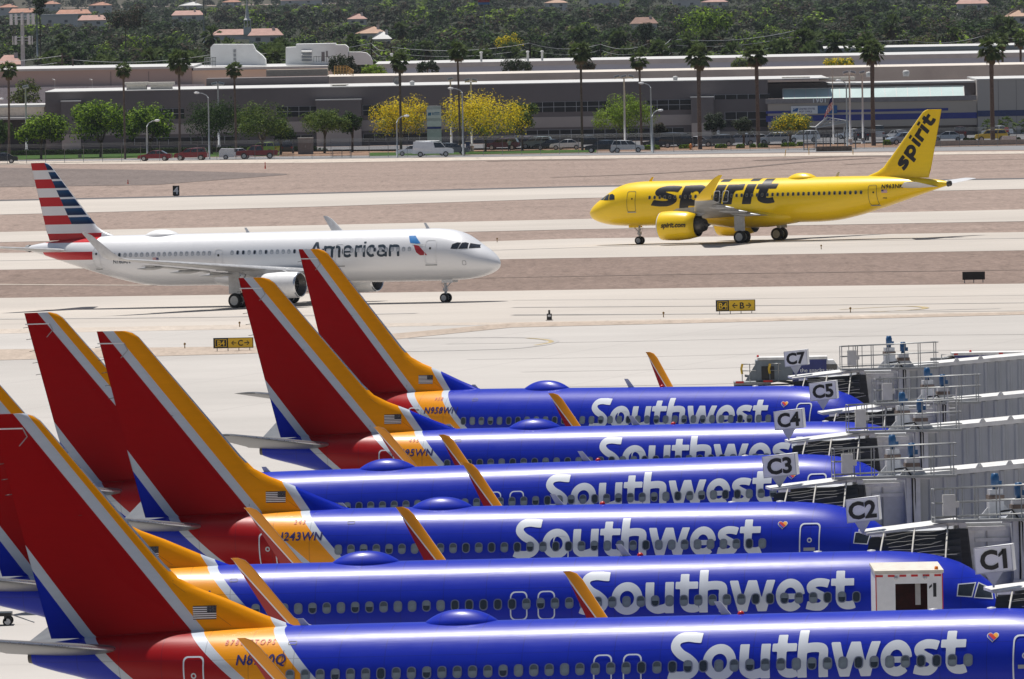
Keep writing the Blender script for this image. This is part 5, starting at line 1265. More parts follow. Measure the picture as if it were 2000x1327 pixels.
BT = [(-2, 296, 56, 74, ('mid',), 'leafy green tree cut off by the left edge of the photo', .22, 1.0, None), (80, 293, 98, 76, ('mid', 'bright'), 'low round bright green tree at the left end of the hedge', .3, .9, None), (196, 292, 116, 104, ('bright', 'mid'), 'large round bright green tree second from the left', .22, 1.0, None),
      (293, 292, 94, 92, ('bright', 'mid'), 'pointed bright green tree right of the first lamp with curved arm', .25, 1.0, None), (413, 294, 124, 108, ('dark', 'mid'), 'large dark green tree above the dark red car', .2, 1.0, None), (512, 300, 110, 106, ('olive', 'mid'), 'soft olive green tree above the red pickup', .25, .9, None),
      (548, 303, 52, 72, ('dark', 'mid'), 'low dark bush tree behind the red pickup', .3, 1.0, None), (634, 302, 100, 90, ('olive', 'mid', 'olive'), 'umbrella shaped olive tree with forked trunk by the grey entrance block', .42, .7, None), (688, 294, 42, 80, ('dark', 'mid'), 'narrow dark tree against the grey entrance block', .35, 1.0, None),
      (783, 297, 112, 113, ('olive', 'yellow'), 'yellow flowering tree left of the white sign tower', .2, 1.0, .85), (948, 296, 160, 118, ('olive', 'yellow'), 'widest yellow flowering tree right of the white sign tower', .2, .95, .9), (1020, 294, 62, 104, ('olive', 'mid'), 'green tree joined to the right side of the widest yellow tree', .3, 1.0, None),
      (1216, 288, 126, 106, ('bright', 'olive'), 'domed bright green tree around the white lamp pole', .22, .85, None), (1291, 286, 34, 48, ('brown', 'grey'), 'small brownish tree right of the domed bright green tree', .35, 1.0, None), (1394, 276, 46, 60, ('dark', 'grey'), 'round dark tree right of the projecting grey block', .25, 1.0, None),
      (1452, 272, 42, 46, ('dark', 'grey'), 'smaller dark tree left of the thick palm and silver car', .3, 1.0, None), (1543, 284, 86, 64, ('olive', 'yellow'), 'small feathery tree with yellow flowers below the post office sign', .3, .9, .35)]
for i, (u, v, wpx, hpx, ks, lb, tr, fl, wmi) in enumerate(BT):
    wpx *= 1.12 if i < 11 else 1.06; hpx *= 1.05
    broad_tree(lb, u, v, wpx, hpx, ks, 20 + i, trunk=tr, flat=fl, wmi=wmi, n=int(1800 + wpx * 34), leaf=.20 if 'mid' in ks and 'bright' in ks else .14, clumps=18 + int(wpx / 4))
for i, (u, v, w_, h_) in enumerate([(1930, 262, 40, 36), (1968, 262, 46, 40), (2004, 262, 40, 38)]):
    s = F_PX / 1815; p = Vector((XZ(u, v, 1815)[0], 1815, 0)); root = thing('low_palm', ('low bushy palm right of the largest palm, leftmost of three', 'low bushy palm in the middle of the three by the stop sign', 'low bushy palm cut by the right edge of the photo')[i], 'palm tree', p, 0, 'low palms at the right end of the building')
    a, b = palm_meshes(h_ * .45 / s, w_ / s, i + 9, True, .25, 40, False); place_mesh(root, 'trunk', a); place_mesh(root, 'crown', b)
def bush(label, u, v, wpx, hpx, ks, seed, name='shrub', group='low shrubs along the car park', n=500):
    p = G(u, v); s = F_PX / p.y; root = bpy.data.objects.new(name, None); mb = MB(); W, H = wpx / s, hpx / s; rng = random.Random(seed)
    vs = []
    for i in range(n):
        x, y, z = rng.uniform(-.5, .5), rng.uniform(-.5, .5), rng.random(); k = 1 - .35 * z ** 3
        q = Vector((x * W * k, y * .9 * k, z * H)); nn = Vector((rng.gauss(0, 1), rng.gauss(0, 1), abs(rng.gauss(0, 1)))).normalized(); a = nn.orthogonal().normalized(); b = nn.cross(a); sz = .11
        mb.add([q - a * sz, q - b * sz, q + a * sz, q + b * sz], [(0, 1, 2, 3)], rng.randrange(len(ks)))
    mb.box(-W * .47, W * .47, -.3, .3, 0, H * .85, 0); o = mb.build(name, [LF[k] for k in ks]); o.location = p; return tag(o, label, 'shrub', group)
for i, (u, v, w_, h_, lb) in enumerate([(1272, 293, 36, 9, 'clipped hedge block behind the curved lamp right of the silver SUV'), (1338, 291, 24, 8, 'clipped shrub left of the orange hydrant'), (1408, 290, 24, 8, 'clipped shrub in front of the grey SUV'), (1446, 290, 16, 8, 'small clipped shrub between thick palm and silver car'), (1470, 289, 12, 7, 'tiny clipped shrub at the foot of the thick palm'), (1490, 289, 20, 8, 'clipped shrub right of the thick palm'),
                                         (1540, 287, 28, 8, 'clipped shrub under the feathery tree'), (1563, 286, 14, 8, 'small clipped shrub left of the mesh gate'), (1732, 284, 16, 10, 'shrub with orange flowers behind the yellow tail'), (1888, 277, 14, 7, 'small shrub left of the taxi'), (1900, 277, 12, 7, 'second small shrub left of the taxi'), (1985, 276, 18, 7, 'small shrub right of the white utility box')]):
    bush(lb, u, v, w_, h_, ('bright', 'mid') if i < 9 else ('mid', 'brown'), i)
bush('long clipped hedge behind the lawn at left', 280, 300, 720, 10, ('mid', 'dark'), 77, 'hedge', None, 5200)
# lawns, street
GRASS = gravel('grass', (.05, .10, .022), .3); MULCH = gravel('bark_mulch', (.26, .17, .12), .2); ROADM = mat('road_asphalt', (.20, .20, .205), .9, var=.1, scale=.2); PARK = mat('parking_asphalt', (.13, .13, .135), .9, var=.15, scale=.2)
sheet('parking_lot', [(0, 299), (1000, 281), (2000, 262)], [(0, 303), (1000, 293), (2000, 276)], PARK, .02)
sheet('lawn', [(-50, 304), (640, 292)], [(-50, 314), (640, 303)], GRASS, .02, u0=-50, u1=545)
sheet('mulch_bed', [(545, 295), (2000, 277)], [(545, 306), (2000, 283)], MULCH, .02, u0=546, u1=1480)
sheet('lawn', [(720, 299), (1165, 293)], [(720, 305.5), (1165, 298)], GRASS, .04, u0=722, u1=1165)
sheet('mulch_bed', [(1480, 282), (2000, 274)], [(1480, 291), (2000, 284)], MULCH, .02, u0=1481, u1=2100)
sheet('street', [(-50, 314.5), (545, 306.5), (1000, 302.5), (1500, 291.5), (2050, 284.5)], [(-50, 317.5), (545, 312), (1000, 306), (1500, 299), (2050, 293)], ROADM, .02)
# ---------------------------------------------------------------- buildings
DB = 1830.0
DK = mat('dark_grey_stucco', (.175, .155, .155), .9, var=.08, scale=.15); TAN = mat('taupe_stucco', (.42, .38, .36), .9, var=.07, scale=.15); TAUPE = mat('rooftop_wall_stucco', (.60, .55, .49), .9, var=.1, scale=.25, dirt=(.48, .43, .39)); CAP = mat('pale_roof_edge', (.52, .52, .51), .7, var=.1, scale=.5)
GLS = mat('dark_facade_glass', (.004, .005, .009), .35, var=.3, scale=.4); MUL = mat('pale_mullion', (.42, .43, .45), .6); NAVYB = mat('navy_band', (.03, .045, .26), .6); BEI = mat('beige_band', (.46, .41, .36), .9, var=.06, scale=.2)
def bpx(mb, u0, u1, v0, v1, D, depth, mi=0, zb=None):
    um, vm = (u0 + u1) / 2, (v0 + v1) / 2; x0, x1 = XZ(u0, vm, D)[0], XZ(u1, vm, D)[0]; z1 = XZ(um, v0, D)[1]; z0 = XZ(um, v1, D)[1] if zb is None else zb
    mb.box(x0, x1, D, D + depth, z0, z1, mi); return x0, x1, z0, z1
main = thing('office_building', 'very long dark grey two storey building with window bands behind the parking lot', 'building', (0, 0, 0))
def part(name, u0, u1, v0, v1, D, depth, m, parent=main, zb=None):
    mb = MB(); bpx(mb, u0, u1, v0, v1, D, depth, 0, zb); return mb.build(name, m, parent)
x0, _ = XZ(88, 178, DB); x1, _ = XZ(1500, 160, DB); zr = XZ(700, 170.5, DB)[1]
Z = lambda v, u=700: XZ(u, v + (.0 if u == 700 else 0), DB)[1]
def band(name, ua, ub, za, zb_, out, m, parent=main):
    xa, xb = XZ(ua, 230, DB)[0], XZ(ub, 230, DB)[0]; mb = MB(); mb.box(xa, xb, DB - out, DB + .5, za, zb_); return mb.build(name, m, parent)
zA = [Z(v) for v in (170.5, 206, 226, 235.5, 256, 262, 276, 300)]     # roof, win top, win bottom, dark band bottom, tan bottom, low win top, low win bottom
mb = MB(); mb.box(x0, XZ(1500, 200, DB)[0], DB, DB + 45, -.5, zr); mb.build('wall', DK, main)
mb = MB(); mb.box(x0 - .1, XZ(1620, 200, DB)[0], DB - .12, DB + 45.1, zr + .003, zr + .13); mb.build('roof_edge', CAP, main)
band('wall_band', 165, 1395, zA[4], zA[3], .06, TAN)
band('wall_band', 88, 165, zA[4], zA[3], .05, TAN)
wm = None
def bay(x, za, zb_, w_, two=True):
    global wm
    key = (round(za, 2), round(zb_, 2), two)
    if wm is None: wm = {}
    if key not in wm:
        mb = MB(); t = .035; h = zb_ - za
        mb.box(0, w_, -.02, 0, 0, h, 0); mb.box(-t, t, -.07, -.021, 0, h, 1)
        if two: mb.box(t, w_ - t, -.07, -.021, h / 2 - t, h / 2 + t, 1)
        mb.box(t, w_ - t, -.07, -.021, h - t, h, 1); wm[key] = mb.build('window', [GLS, MUL], mesh_only=True)
    o = bpy.data.objects.new('window', wm[key]); link(o, main); o.location = (x, DB - .003, za)
WB = 22 * DB / F_PX
def bays(ua, ub, za, zb_, two=True, dy=0):
    x, xe = XZ(ua, 230, DB)[0], XZ(ub, 230, DB)[0]
    while x < xe - .3: bay(x, za, zb_, WB, two); x += WB
bays(250, 356, zA[2], zA[1]); bays(540, 617, zA[2], zA[1]); bays(709, 735, zA[2], zA[1]); bays(1038, 1180, zA[2], zA[1]); bays(1262, 1349, zA[2], zA[1])
bays(240, 460, zA[6], zA[5], False); bays(565, 600, zA[6], zA[5], False); bays(709, 850, zA[6], zA[5], False); bays(1005, 1330, zA[6] - .3, zA[5] + .1)
bays(1396, 1494, Z(207), Z(198), False); bays(1416, 1494, Z(262), Z(232))
for ua, ub, vt in ((121, 158, 204), (618, 706, 196), (1350, 1394, 191)):
    xa, xb = XZ(ua, 230, DB)[0], XZ(ub, 230, DB)[0]; zt = XZ((ua + ub) / 2, vt if ua != 121 else 199, DB)[1]
    mb = MB(); mb.box(xa, xb, DB - 2.5, DB - .15, Z(252), zt); o = mb.build('entrance_block', DK, main)
    mb = MB(); mb.box(xa + .02, xb - .02, DB - 2.48, DB - .16, -.5, Z(252) - .003); mb.build('lower_wall', TAN, o)
    mb = MB(); mb.box(xa - .08, xb + .08, DB - 2.6, DB - .14, zt + .003, zt + .16); mb.build('roof_edge', CAP, o)
part('rooftop_wall', 403, 640, 152, 176, DB + 46, 12, DK)
part('rooftop_wall', 520, 640, 136, 149, DB + 60, 6, mat('tan_metal_cabinet', (.40, .37, .31), .7))
xa, xb = XZ(636, 150, 1890)[0], XZ(2150, 150, 1890)[0]; mb = MB(); mb.box(xa, xb, 1890, 1930, 0, XZ(1300, 138.5, 1890)[1]); mb.build('rooftop_wall', TAUPE, main)
for ua, ub, vt, vb in ((243, 290, 161, 166), (290, 340, 161, 166), (645, 680, 165.5, 167), (1135, 1170, 160.5, 163), (1528, 1582, 150.5, 156), (1601, 1670, 151, 157), (1390, 1420, 157, 159)):
    mb = MB(); bpx(mb, ua, ub, vt, vb, DB + 6, 4); bpx(mb, ua + 4, ub - 4, vb, vb + 5, DB + 6.2, 3.5, 0, zr - .1); mb.build('rooftop_unit', mat('cream_rooftop_unit', (.55, .52, .46), .7), main)
for u, v, r_ in ((1770, 158, 7), (1697, 154, 6), (805, 161, 5), (1319, 157, 5), (1040 + 0, 157, 0)):
    if r_: 
        c = atD(u, v, DB + 5); s = F_PX / DB; mb = MB(); mb.lathe((c.x, c.y, zr + .1), (0, 0, 1), [(0, r_ / s * .8), (r_ / s * 1.1, r_ / s), (r_ / s * 1.6, r_ / s * .8), (r_ / s * 1.8, 0)], 14); mb.build('rooftop_vent', CAP, main)
mb = MB(); c = atD(775, 155, DB + 3); mb.lathe((c.x, c.y, c.z - .3), (.2, -1, .25), [(0, .05), (.12, .35), (.3, .62), (.33, .62), (.15, .36)], 18); mb.tube([(c.x, c.y, zr), (c.x, c.y, c.z)], .06, 6); mb.build('satellite_dish', mat('dish_grey', (.30, .29, .28), .6), main)
# yellow stair on the roof
mb = MB(); DY = DB + 50
for k in range(6): bpx(mb, 653 + k * .1, 677, 129 + k * 3, 130 + k * 3, DY, .1)
for k in range(6):
    a, b = atD(677, 129 + k * 3, DY), atD(691, 138 + k * 2, DY); mb.tube([a, b], .04, 4)
for u in (653, 659, 665, 671, 677): mb.tube([atD(u, 129, DY), atD(u, 147, DY)], .05, 4)
mb.build('roof_stair', mat('safety_orange_rail', (.75, .42, .12), .5), main)
# post office section
po = thing('post_office_building', 'low post office building with navy stripes, pale glass skylight and house number 1901', 'building', (0, 0, 0))
DP = DB - 2.0
zP = lambda v, u=1750: XZ(u, v, DP)[1]
def pb(name, ua, ub, va, vb, out, m, dep=1.0, zb=None):
    xa, xb = XZ(ua, 220, DP)[0], XZ(ub, 220, DP)[0]; mb = MB(); mb.box(xa, xb, DP - out, DP - out + dep, zP(vb) if zb is None else zb, zP(va)); return mb.build(name, m, po)
pb('wall', 1500, 1908, 199, 247, 0, BEI, 30); pb('lower_wall', 1500, 1908, 247.3, 290, -.6, DK, 20, -.5)
pb('parapet', 1496, 1908, 189.5, 198.7, .15, mat('mid_grey_stucco', (.27, .25, .25), .9)); pb('stripe', 1496, 1852, 213, 218, .04, NAVYB, .06); pb('stripe', 1496, 1908, 222.5, 234, .05, NAVYB, .07)
pb('upper_wall', 1500, 1618, 160, 189, -5.2, DK, 20); pb('upper_wall', 1619, 1908, 165, 189, -5, DK, 20); pb('roof_edge', 1619, 1908, 161.5, 165, -4.8, CAP, 22)
pb('wing_wall', 1909, 2160, 160, 290, .2, mat('beige_tilt_panel', (.46, .43, .40), .9, var=.05, scale=.1), 40, -.5); pb('roof_edge', 1909, 2160, 157.5, 159.9, .3, CAP, 40); pb('stripe', 1909, 2160, 219.5, 231, .26, mat('faded_blue_band', (.04, .06, .16), .6), .05)
for u in (1950, 1985): pb('panel_joint', u, u + .8, 161, 290, .215, DK, .02, .0)
# skylight: sloping glass panes
sk = None
xa, xb = XZ(1530, 180, DP)[0], XZ(1884, 180, DP)[0]; za, zb_ = zP(192), zP(171.5); SKG = mat('pale_green_glass', (.50, .62, .60), .25, var=.06, scale=.3)
mb = MB(); mb.prism([(xb, za), (xb + 1.2, za), (xb, zb_)], DP + .4, DP + 3.3); mb.build('skylight_end', DK, po)
for k in range(16):
    a, b = xa + (xb - xa) * k / 16, xa + (xb - xa) * (k + 1) / 16; mb = MB(); g_ = .05
    mb.add([(a + g_, DP + .3, za), (b - g_, DP + .3, za), (b - g_, DP + 3.6, zb_), (a + g_, DP + 3.6, zb_)], [(0, 1, 2, 3)], 0)
    mb.add([(a - .05, DP + .28, za), (a + g_, DP + .28, za), (a + g_, DP + 3.58, zb_ + .02), (a - .05, DP + 3.58, zb_ + .02)], [(0, 1, 2, 3)], 1); mb.build('skylight_pane', [SKG, CAP], po)
mb = MB()
for k in (0, 16): 
    x = xa + (xb - xa) * k / 16; mb.add([(x - .1, DP + .25, za), (x + .1, DP + .25, za), (x + .1, DP + 3.6, zb_ + .03), (x - .1, DP + 3.6, zb_ + .03)], [(0, 1, 2, 3)])
mb.box(xa, xb, DP + 3.5, DP + 3.7, zb_, zb_ + .12); mb.build('skylight_ridge', CAP, po)
text_obj('house_number', '1901', .92, M_['white'], po, (XZ(1586, 200, DP)[0], DP - .17, zP(200.5, 1595)), (1, 0, 0), (0, 0, 1), .03, 0, False, 1.25)
xa, xm, xb = XZ(1545, 215, DP)[0], XZ(1597, 215, DP)[0], XZ(1635, 215, DP)[0]; za, zb_ = zP(222.5, 1590), zP(207, 1590)
mb = MB(); mb.box(xa, xm, DP - .16, DP - .10, za, zb_); sg = mb.build('sign_panel', M_['white'], po); mb = MB(); mb.box(xm + .01, xb, DP - .16, DP - .10, za, zb_); sg2 = mb.build('sign_panel', mat('sign_blue', (.02, .12, .33), .5), po)
mb = MB(); mb.add([(xa + .2, DP - .17, za + .35), (xa + .95, DP - .17, za + .35), (xa + 1.1, DP - .17, zb_ - .3), (xa + .35, DP - .17, zb_ - .3)], [(0, 1, 2, 3)], 0); mb.add([(xa + .2, DP - .176, za + .62), (xa + .75, DP - .176, za + .78), (xa + .55, DP - .176, za + .86)], [(0, 1, 2)], 1); mb.build('emblem', [mat('sign_blue', (.02, .12, .33), .5), M_['white']], sg)
text_obj('lettering', 'UNITED STATES', .36, M_['navy'], sg, (xa + 1.2, DP - .17, za + .62), (1, 0, 0), (0, 0, 1), .01, 0, False, .9); text_obj('lettering', 'POST OFFICE', .36, M_['navy'], sg, (xa + 1.2, DP - .17, za + .22), (1, 0, 0), (0, 0, 1), .01, 0, False, .9)
# lattice entrance canopy
mb = MB(); yy = DP - 3.0
A_ = lambda u, v: atD(u, v, yy)
mb.tube([A_(1593, 249), A_(1617, 229)], .16, 6); mb.tube([A_(1593, 250), A_(1651, 240)], .12, 6); mb.tube([A_(1617, 230), A_(1653, 236)], .08, 6); mb.tube([A_(1654, 235), A_(1651, 241)], .1, 5)
for k in range(1, 5): mb.tube([A_(1593 + 58 * k / 5, 250 - 10 * k / 5), A_(1617 + 36 * k / 5, 230 + 6 * k / 5)], .07, 5)
for k in (.35, .7): mb.tube([A_(1593 + 24 * k, 249 - 20 * k), A_(1651 + 2 * k, 240 - 4 * k)], .06, 5)
for u in (1594, 1649): mb.tube([A_(u, 248), A_(u, 275)], .14, 6)
mb.tube([A_(1593, 249), A_(1540, 246)], .12, 5); mb.tube([A_(1540, 246), A_(1560, 227)], .08, 5)
mb.build('entrance_canopy', CAP, po)
for u in (1650, 1685, 1722, 1760): pb('doorway_column', u, u + 5, 248, 290, -.3, DK, .3, -.5)
# sign tower
p = G(849, 300); s = F_PX / p.y
st_ = thing('sign_tower', 'tall white and grey sign pylon between the two yellow trees', 'sign', p, 0)
h = lambda v: (300 - v) / s
mb = MB(); mb.prism([(-14 / s, 0), (14 / s, 0), (14 / s, h(208)), (6 / s, h(207)), (-11 / s, h(207)), (-14 / s, h(210))], -.4, .4); mb.build('pillar', M_['lightgrey'], st_)
mb = MB(); mb.box(-14.1 / s, 14.1 / s, -.43, -.41, h(231), h(214)); mb.box(-14.1 / s, 14.1 / s, -.43, -.41, h(247), h(237)); mb.build('panel', M_['white'], st_)
mb = MB(); mb.box(-14.1 / s, 14.1 / s, -.43, -.41, h(252), h(248)); mb.build('navy_stripe', NAVYB, st_)
mb = MB(); mb.add([(-12 / s, -.45, h(226)), (-6 / s, -.45, h(226)), (-5 / s, -.45, h(220)), (-11 / s, -.45, h(220))], [(0, 1, 2, 3)]); mb.box(-3 / s, -1 / s, -.45, -.44, h(225), h(220)); mb.box(0, 11 / s, -.45, -.44, h(222), h(220)); mb.box(0, 11 / s, -.45, -.44, h(225), h(224)); mb.build('emblem', mat('emblem_teal', (.03, .18, .35), .5), st_)
# left low annex and warehouse
an = thing('annex_building', 'low tan annex with white roof at the left end of the dark building', 'building', (0, 0, 0))
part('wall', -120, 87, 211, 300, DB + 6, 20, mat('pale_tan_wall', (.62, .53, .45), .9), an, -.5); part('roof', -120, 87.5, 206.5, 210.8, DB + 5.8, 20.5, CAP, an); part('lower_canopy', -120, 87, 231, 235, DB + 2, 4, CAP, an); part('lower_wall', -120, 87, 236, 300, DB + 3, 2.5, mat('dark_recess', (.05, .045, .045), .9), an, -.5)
DW = 2050.0
wh = thing('warehouse', 'wide brown warehouse with white roof behind the dark building at left', 'building', (0, 0, 0))
part('wall', -200, 375, 139, 200, DW, 60, mat('brown_warehouse_wall', (.48, .37, .33), .9, var=.05, scale=.1), wh, -.5); part('wall', 375.2, 640, 136, 200, DW + .2, 60, mat('peach_warehouse_wall', (.80, .62, .50), .9, var=.05, scale=.1), wh, -.5)
part('roof', -200, 377, 134.5, 138.9, DW - .4, 61, CAP, wh); part('roof', 377.2, 640, 131, 135.8, DW - .3, 61, CAP, wh); part('lower_wall', -200, 400, 170, 200, DW - 1.5, 1.4, mat('pale_grey_wall', (.58, .57, .60), .9), wh, -.5)
for u in (290, 216): part('panel_joint', u, u + 1, 140, 170, DW - .06, .05, DK, wh)
for u, v in ((107, 157), (180, 157)): 
    c = atD(u, v, DW - 2); mb = MB(); mb.tube([(c.x, c.y, c.z), (c.x - .5, c.y, c.z + .2)], .14, 6); mb.tube([(c.x, c.y, c.z), (c.x, c.y, c.z - 1.6)], .05, 5); mb.build('wall_lamp', CAP, wh)
hv = thing('rooftop_plant', 'white boxy rooftop machinery block above the brown warehouse', 'plant room', (0, 0, 0)); WHT = mat('white_metal_cladding', (.80, .81, .80), .6, var=.07, scale=.3, dirt=(.50, .48, .42))
mb = MB(); DH = DW + 12; A_ = lambda u, v: atD(u, v, DH)
pts = [A_(411, 128), A_(411, 93), A_(416, 87), A_(493, 87), A_(499, 99), A_(512, 109), A_(518, 116), A_(519, 128)]; mb.prism([(q.x, q.z) for q in pts], DH, DH + 9); mb.build('wall', WHT, hv)
for v in (97, 105, 113):
    mb = MB(); bpx(mb, 456, 461, v, v + 6, DH - .1, .08); mb.build('vent', M_['grey'], hv)
mb = MB()
for k in range(8): c = A_(400 + k * 3, 130); mb.tube([c, A_(400 + k * 3, 112)], .05, 4)
mb.tube([A_(400, 113), A_(422, 113)], .05, 4); mb.tube([A_(400, 120), A_(422, 120)], .05, 4); mb.build('railing', M_['galv'], hv)
hv2 = thing('rooftop_plant', 'larger white machinery block with louvres and curved duct above the warehouse', 'plant room', (0, 0, 0))
mb = MB(); pts = [A_(558, 127), A_(558, 93), A_(578, 92), A_(578, 86.5), A_(655, 85), A_(656, 88), A_(674, 88), A_(680, 93), A_(681, 127)]; mb.prism([(q.x, q.z) for q in pts], DH, DH + 10); mb.build('wall', WHT, hv2)
mb = MB(); pts = [A_(681.5, 127), A_(681.5, 102), A_(705, 102), A_(716, 104), A_(723, 110), A_(727, 119), A_(728, 127)]; mb.prism([(q.x, q.z) for q in pts], DH + .5, DH + 7); mb.build('duct', WHT, hv2)
for k in range(4):
    mb = MB(); c = A_(589, 97 + k * 6); d = A_(609, 97 + k * 6); mb.add([(c.x, DH - .05, c.z), (d.x, DH - .05, d.z), (d.x, DH - .7, d.z - .35), (c.x, DH - .7, c.z - .35)], [(0, 1, 2, 3)]); mb.box(c.x, d.x, DH - .03, DH - .02, c.z - .45, c.z - .1); mb.build('louvre', CAP, hv2)
mb = MB(); bpx(mb, 628, 634, 102, 120, DH - .08, .05); bpx(mb, 637, 640, 100, 112, DH - .08, .05); mb.build('doorway', DK, hv2)
mb = MB()
for k in range(9): mb.tube([A_(613 + k * 5, 122), A_(613 + k * 5, 110)], .04, 4)
mb.tube([A_(613, 111), A_(653, 111)], .04, 4); mb.build('railing', M_['galv'], hv2)
D2 = 2200.0
gb = thing('grey_blue_warehouse', 'long blue grey warehouse with white roof behind the dark building', 'building', (0, 0, 0))
x0, x1 = XZ(735, 130, D2)[0], XZ(2150, 130, D2)[0]; z1 = XZ(1100, 127, D2)[1]; mb = MB(); mb.box(x0, x1, D2, D2 + 60, -.5, z1); mb.build('wall', mat('blue_grey_wall', (.48, .54, .64), .9, var=.07, scale=.08), gb); mb = MB(); mb.box(x0 - .2, x1, D2 - .3, D2 + 60, z1 + .003, z1 + .75); mb.build('roof', CAP, gb)
for u in (765, 1031, 1059, 940): 
    c = XZ(u, 120, D2 + 8); mb = MB(); mb.tube([(c[0], D2 + 8, z1), (c[0], D2 + 8, z1 + 2.3)], .2, 8); mb.lathe((c[0], D2 + 8, z1 + 2.3), (0, 0, 1), [(0, .32), (.25, .25), (.3, 0)], 8); mb.build('roof_pipe', CAP, gb)
D3 = 2420.0
gb2 = thing('grey_blue_warehouse', 'farther blue grey warehouse with a dark blue panel, at the upper right', 'building', (0, 0, 0))
x0, x1 = XZ(1583, 105, D3)[0], XZ(2150, 105, D3)[0]; z1 = XZ(1800, 98.5, D3)[1]; mb = MB(); mb.box(x0, x1, D3, D3 + 60, -.5, z1); mb.build('wall', mat('lilac_grey_wall', (.56, .60, .68), .9, var=.07, scale=.08), gb2); mb = MB(); mb.box(x0 - .2, x1, D3 - .3, D3 + 60, z1 + .003, z1 + .7); mb.build('roof', CAP, gb2)
mb = MB(); bpx(mb, 1755, 1857, 107.5, 115, D3 - .1, .08); mb.build('blue_panel', mat('royal_blue_panel', (.01, .03, .20), .6), gb2)

airliner_737('nearest blue airliner, registered N8780Q, whole width of the photo, beside gate C1', *PL[1], True, 'N8780Q', '8780 ETOPS', -.33, -.24, 1, tail=.2, reg_t=-.9, dome_t=DT[1], pitch=(-.0052, 26))
airliner_737('blue airliner second from the front, catering truck at its forward door, beside gate C2', *PL[2], True, 'N8501A', None, .15, .25, 2, reg_t=-.4, dome_t=DT[2], pitch=(.006, 24))
airliner_737('blue airliner registered N243WN, third from the front, beside gate C3', *PL[3], False, 'N243WN', '243', .17, .07, 3, reg_t=.28, dome_t=DT[3], pitch=(.0088, 17.4))
airliner_737('blue airliner fourth from the front, its nose under the C4 gate sign', *PL[4], True, None, None, 0, -.2, 4, dome_t=DT[4], pitch=(-.0085, 23))
airliner_737('blue airliner registered N495WN, second from the back, beside gate C5', *PL[5], False, 'N495WN', '495', .1, 0, 5, reg_t=.3, dome_t=DT[5], pitch=(.0065, 25))
airliner_737('farthest blue airliner, registered N958WN, beside gate C7', *PL[6], False, 'N958WN', '958', .15, .18, 6, dome_t=DT[6], pitch=(.007, 27))
airliner_320('white airliner with red and blue striped tail taxiing to the right', -19.61, 977.94, -31.12, 6.94, 'american')
airliner_320('bright yellow airliner with black lettering taxiing to the left', 23.19, 1138.64, 151.82, 0, 'spirit')
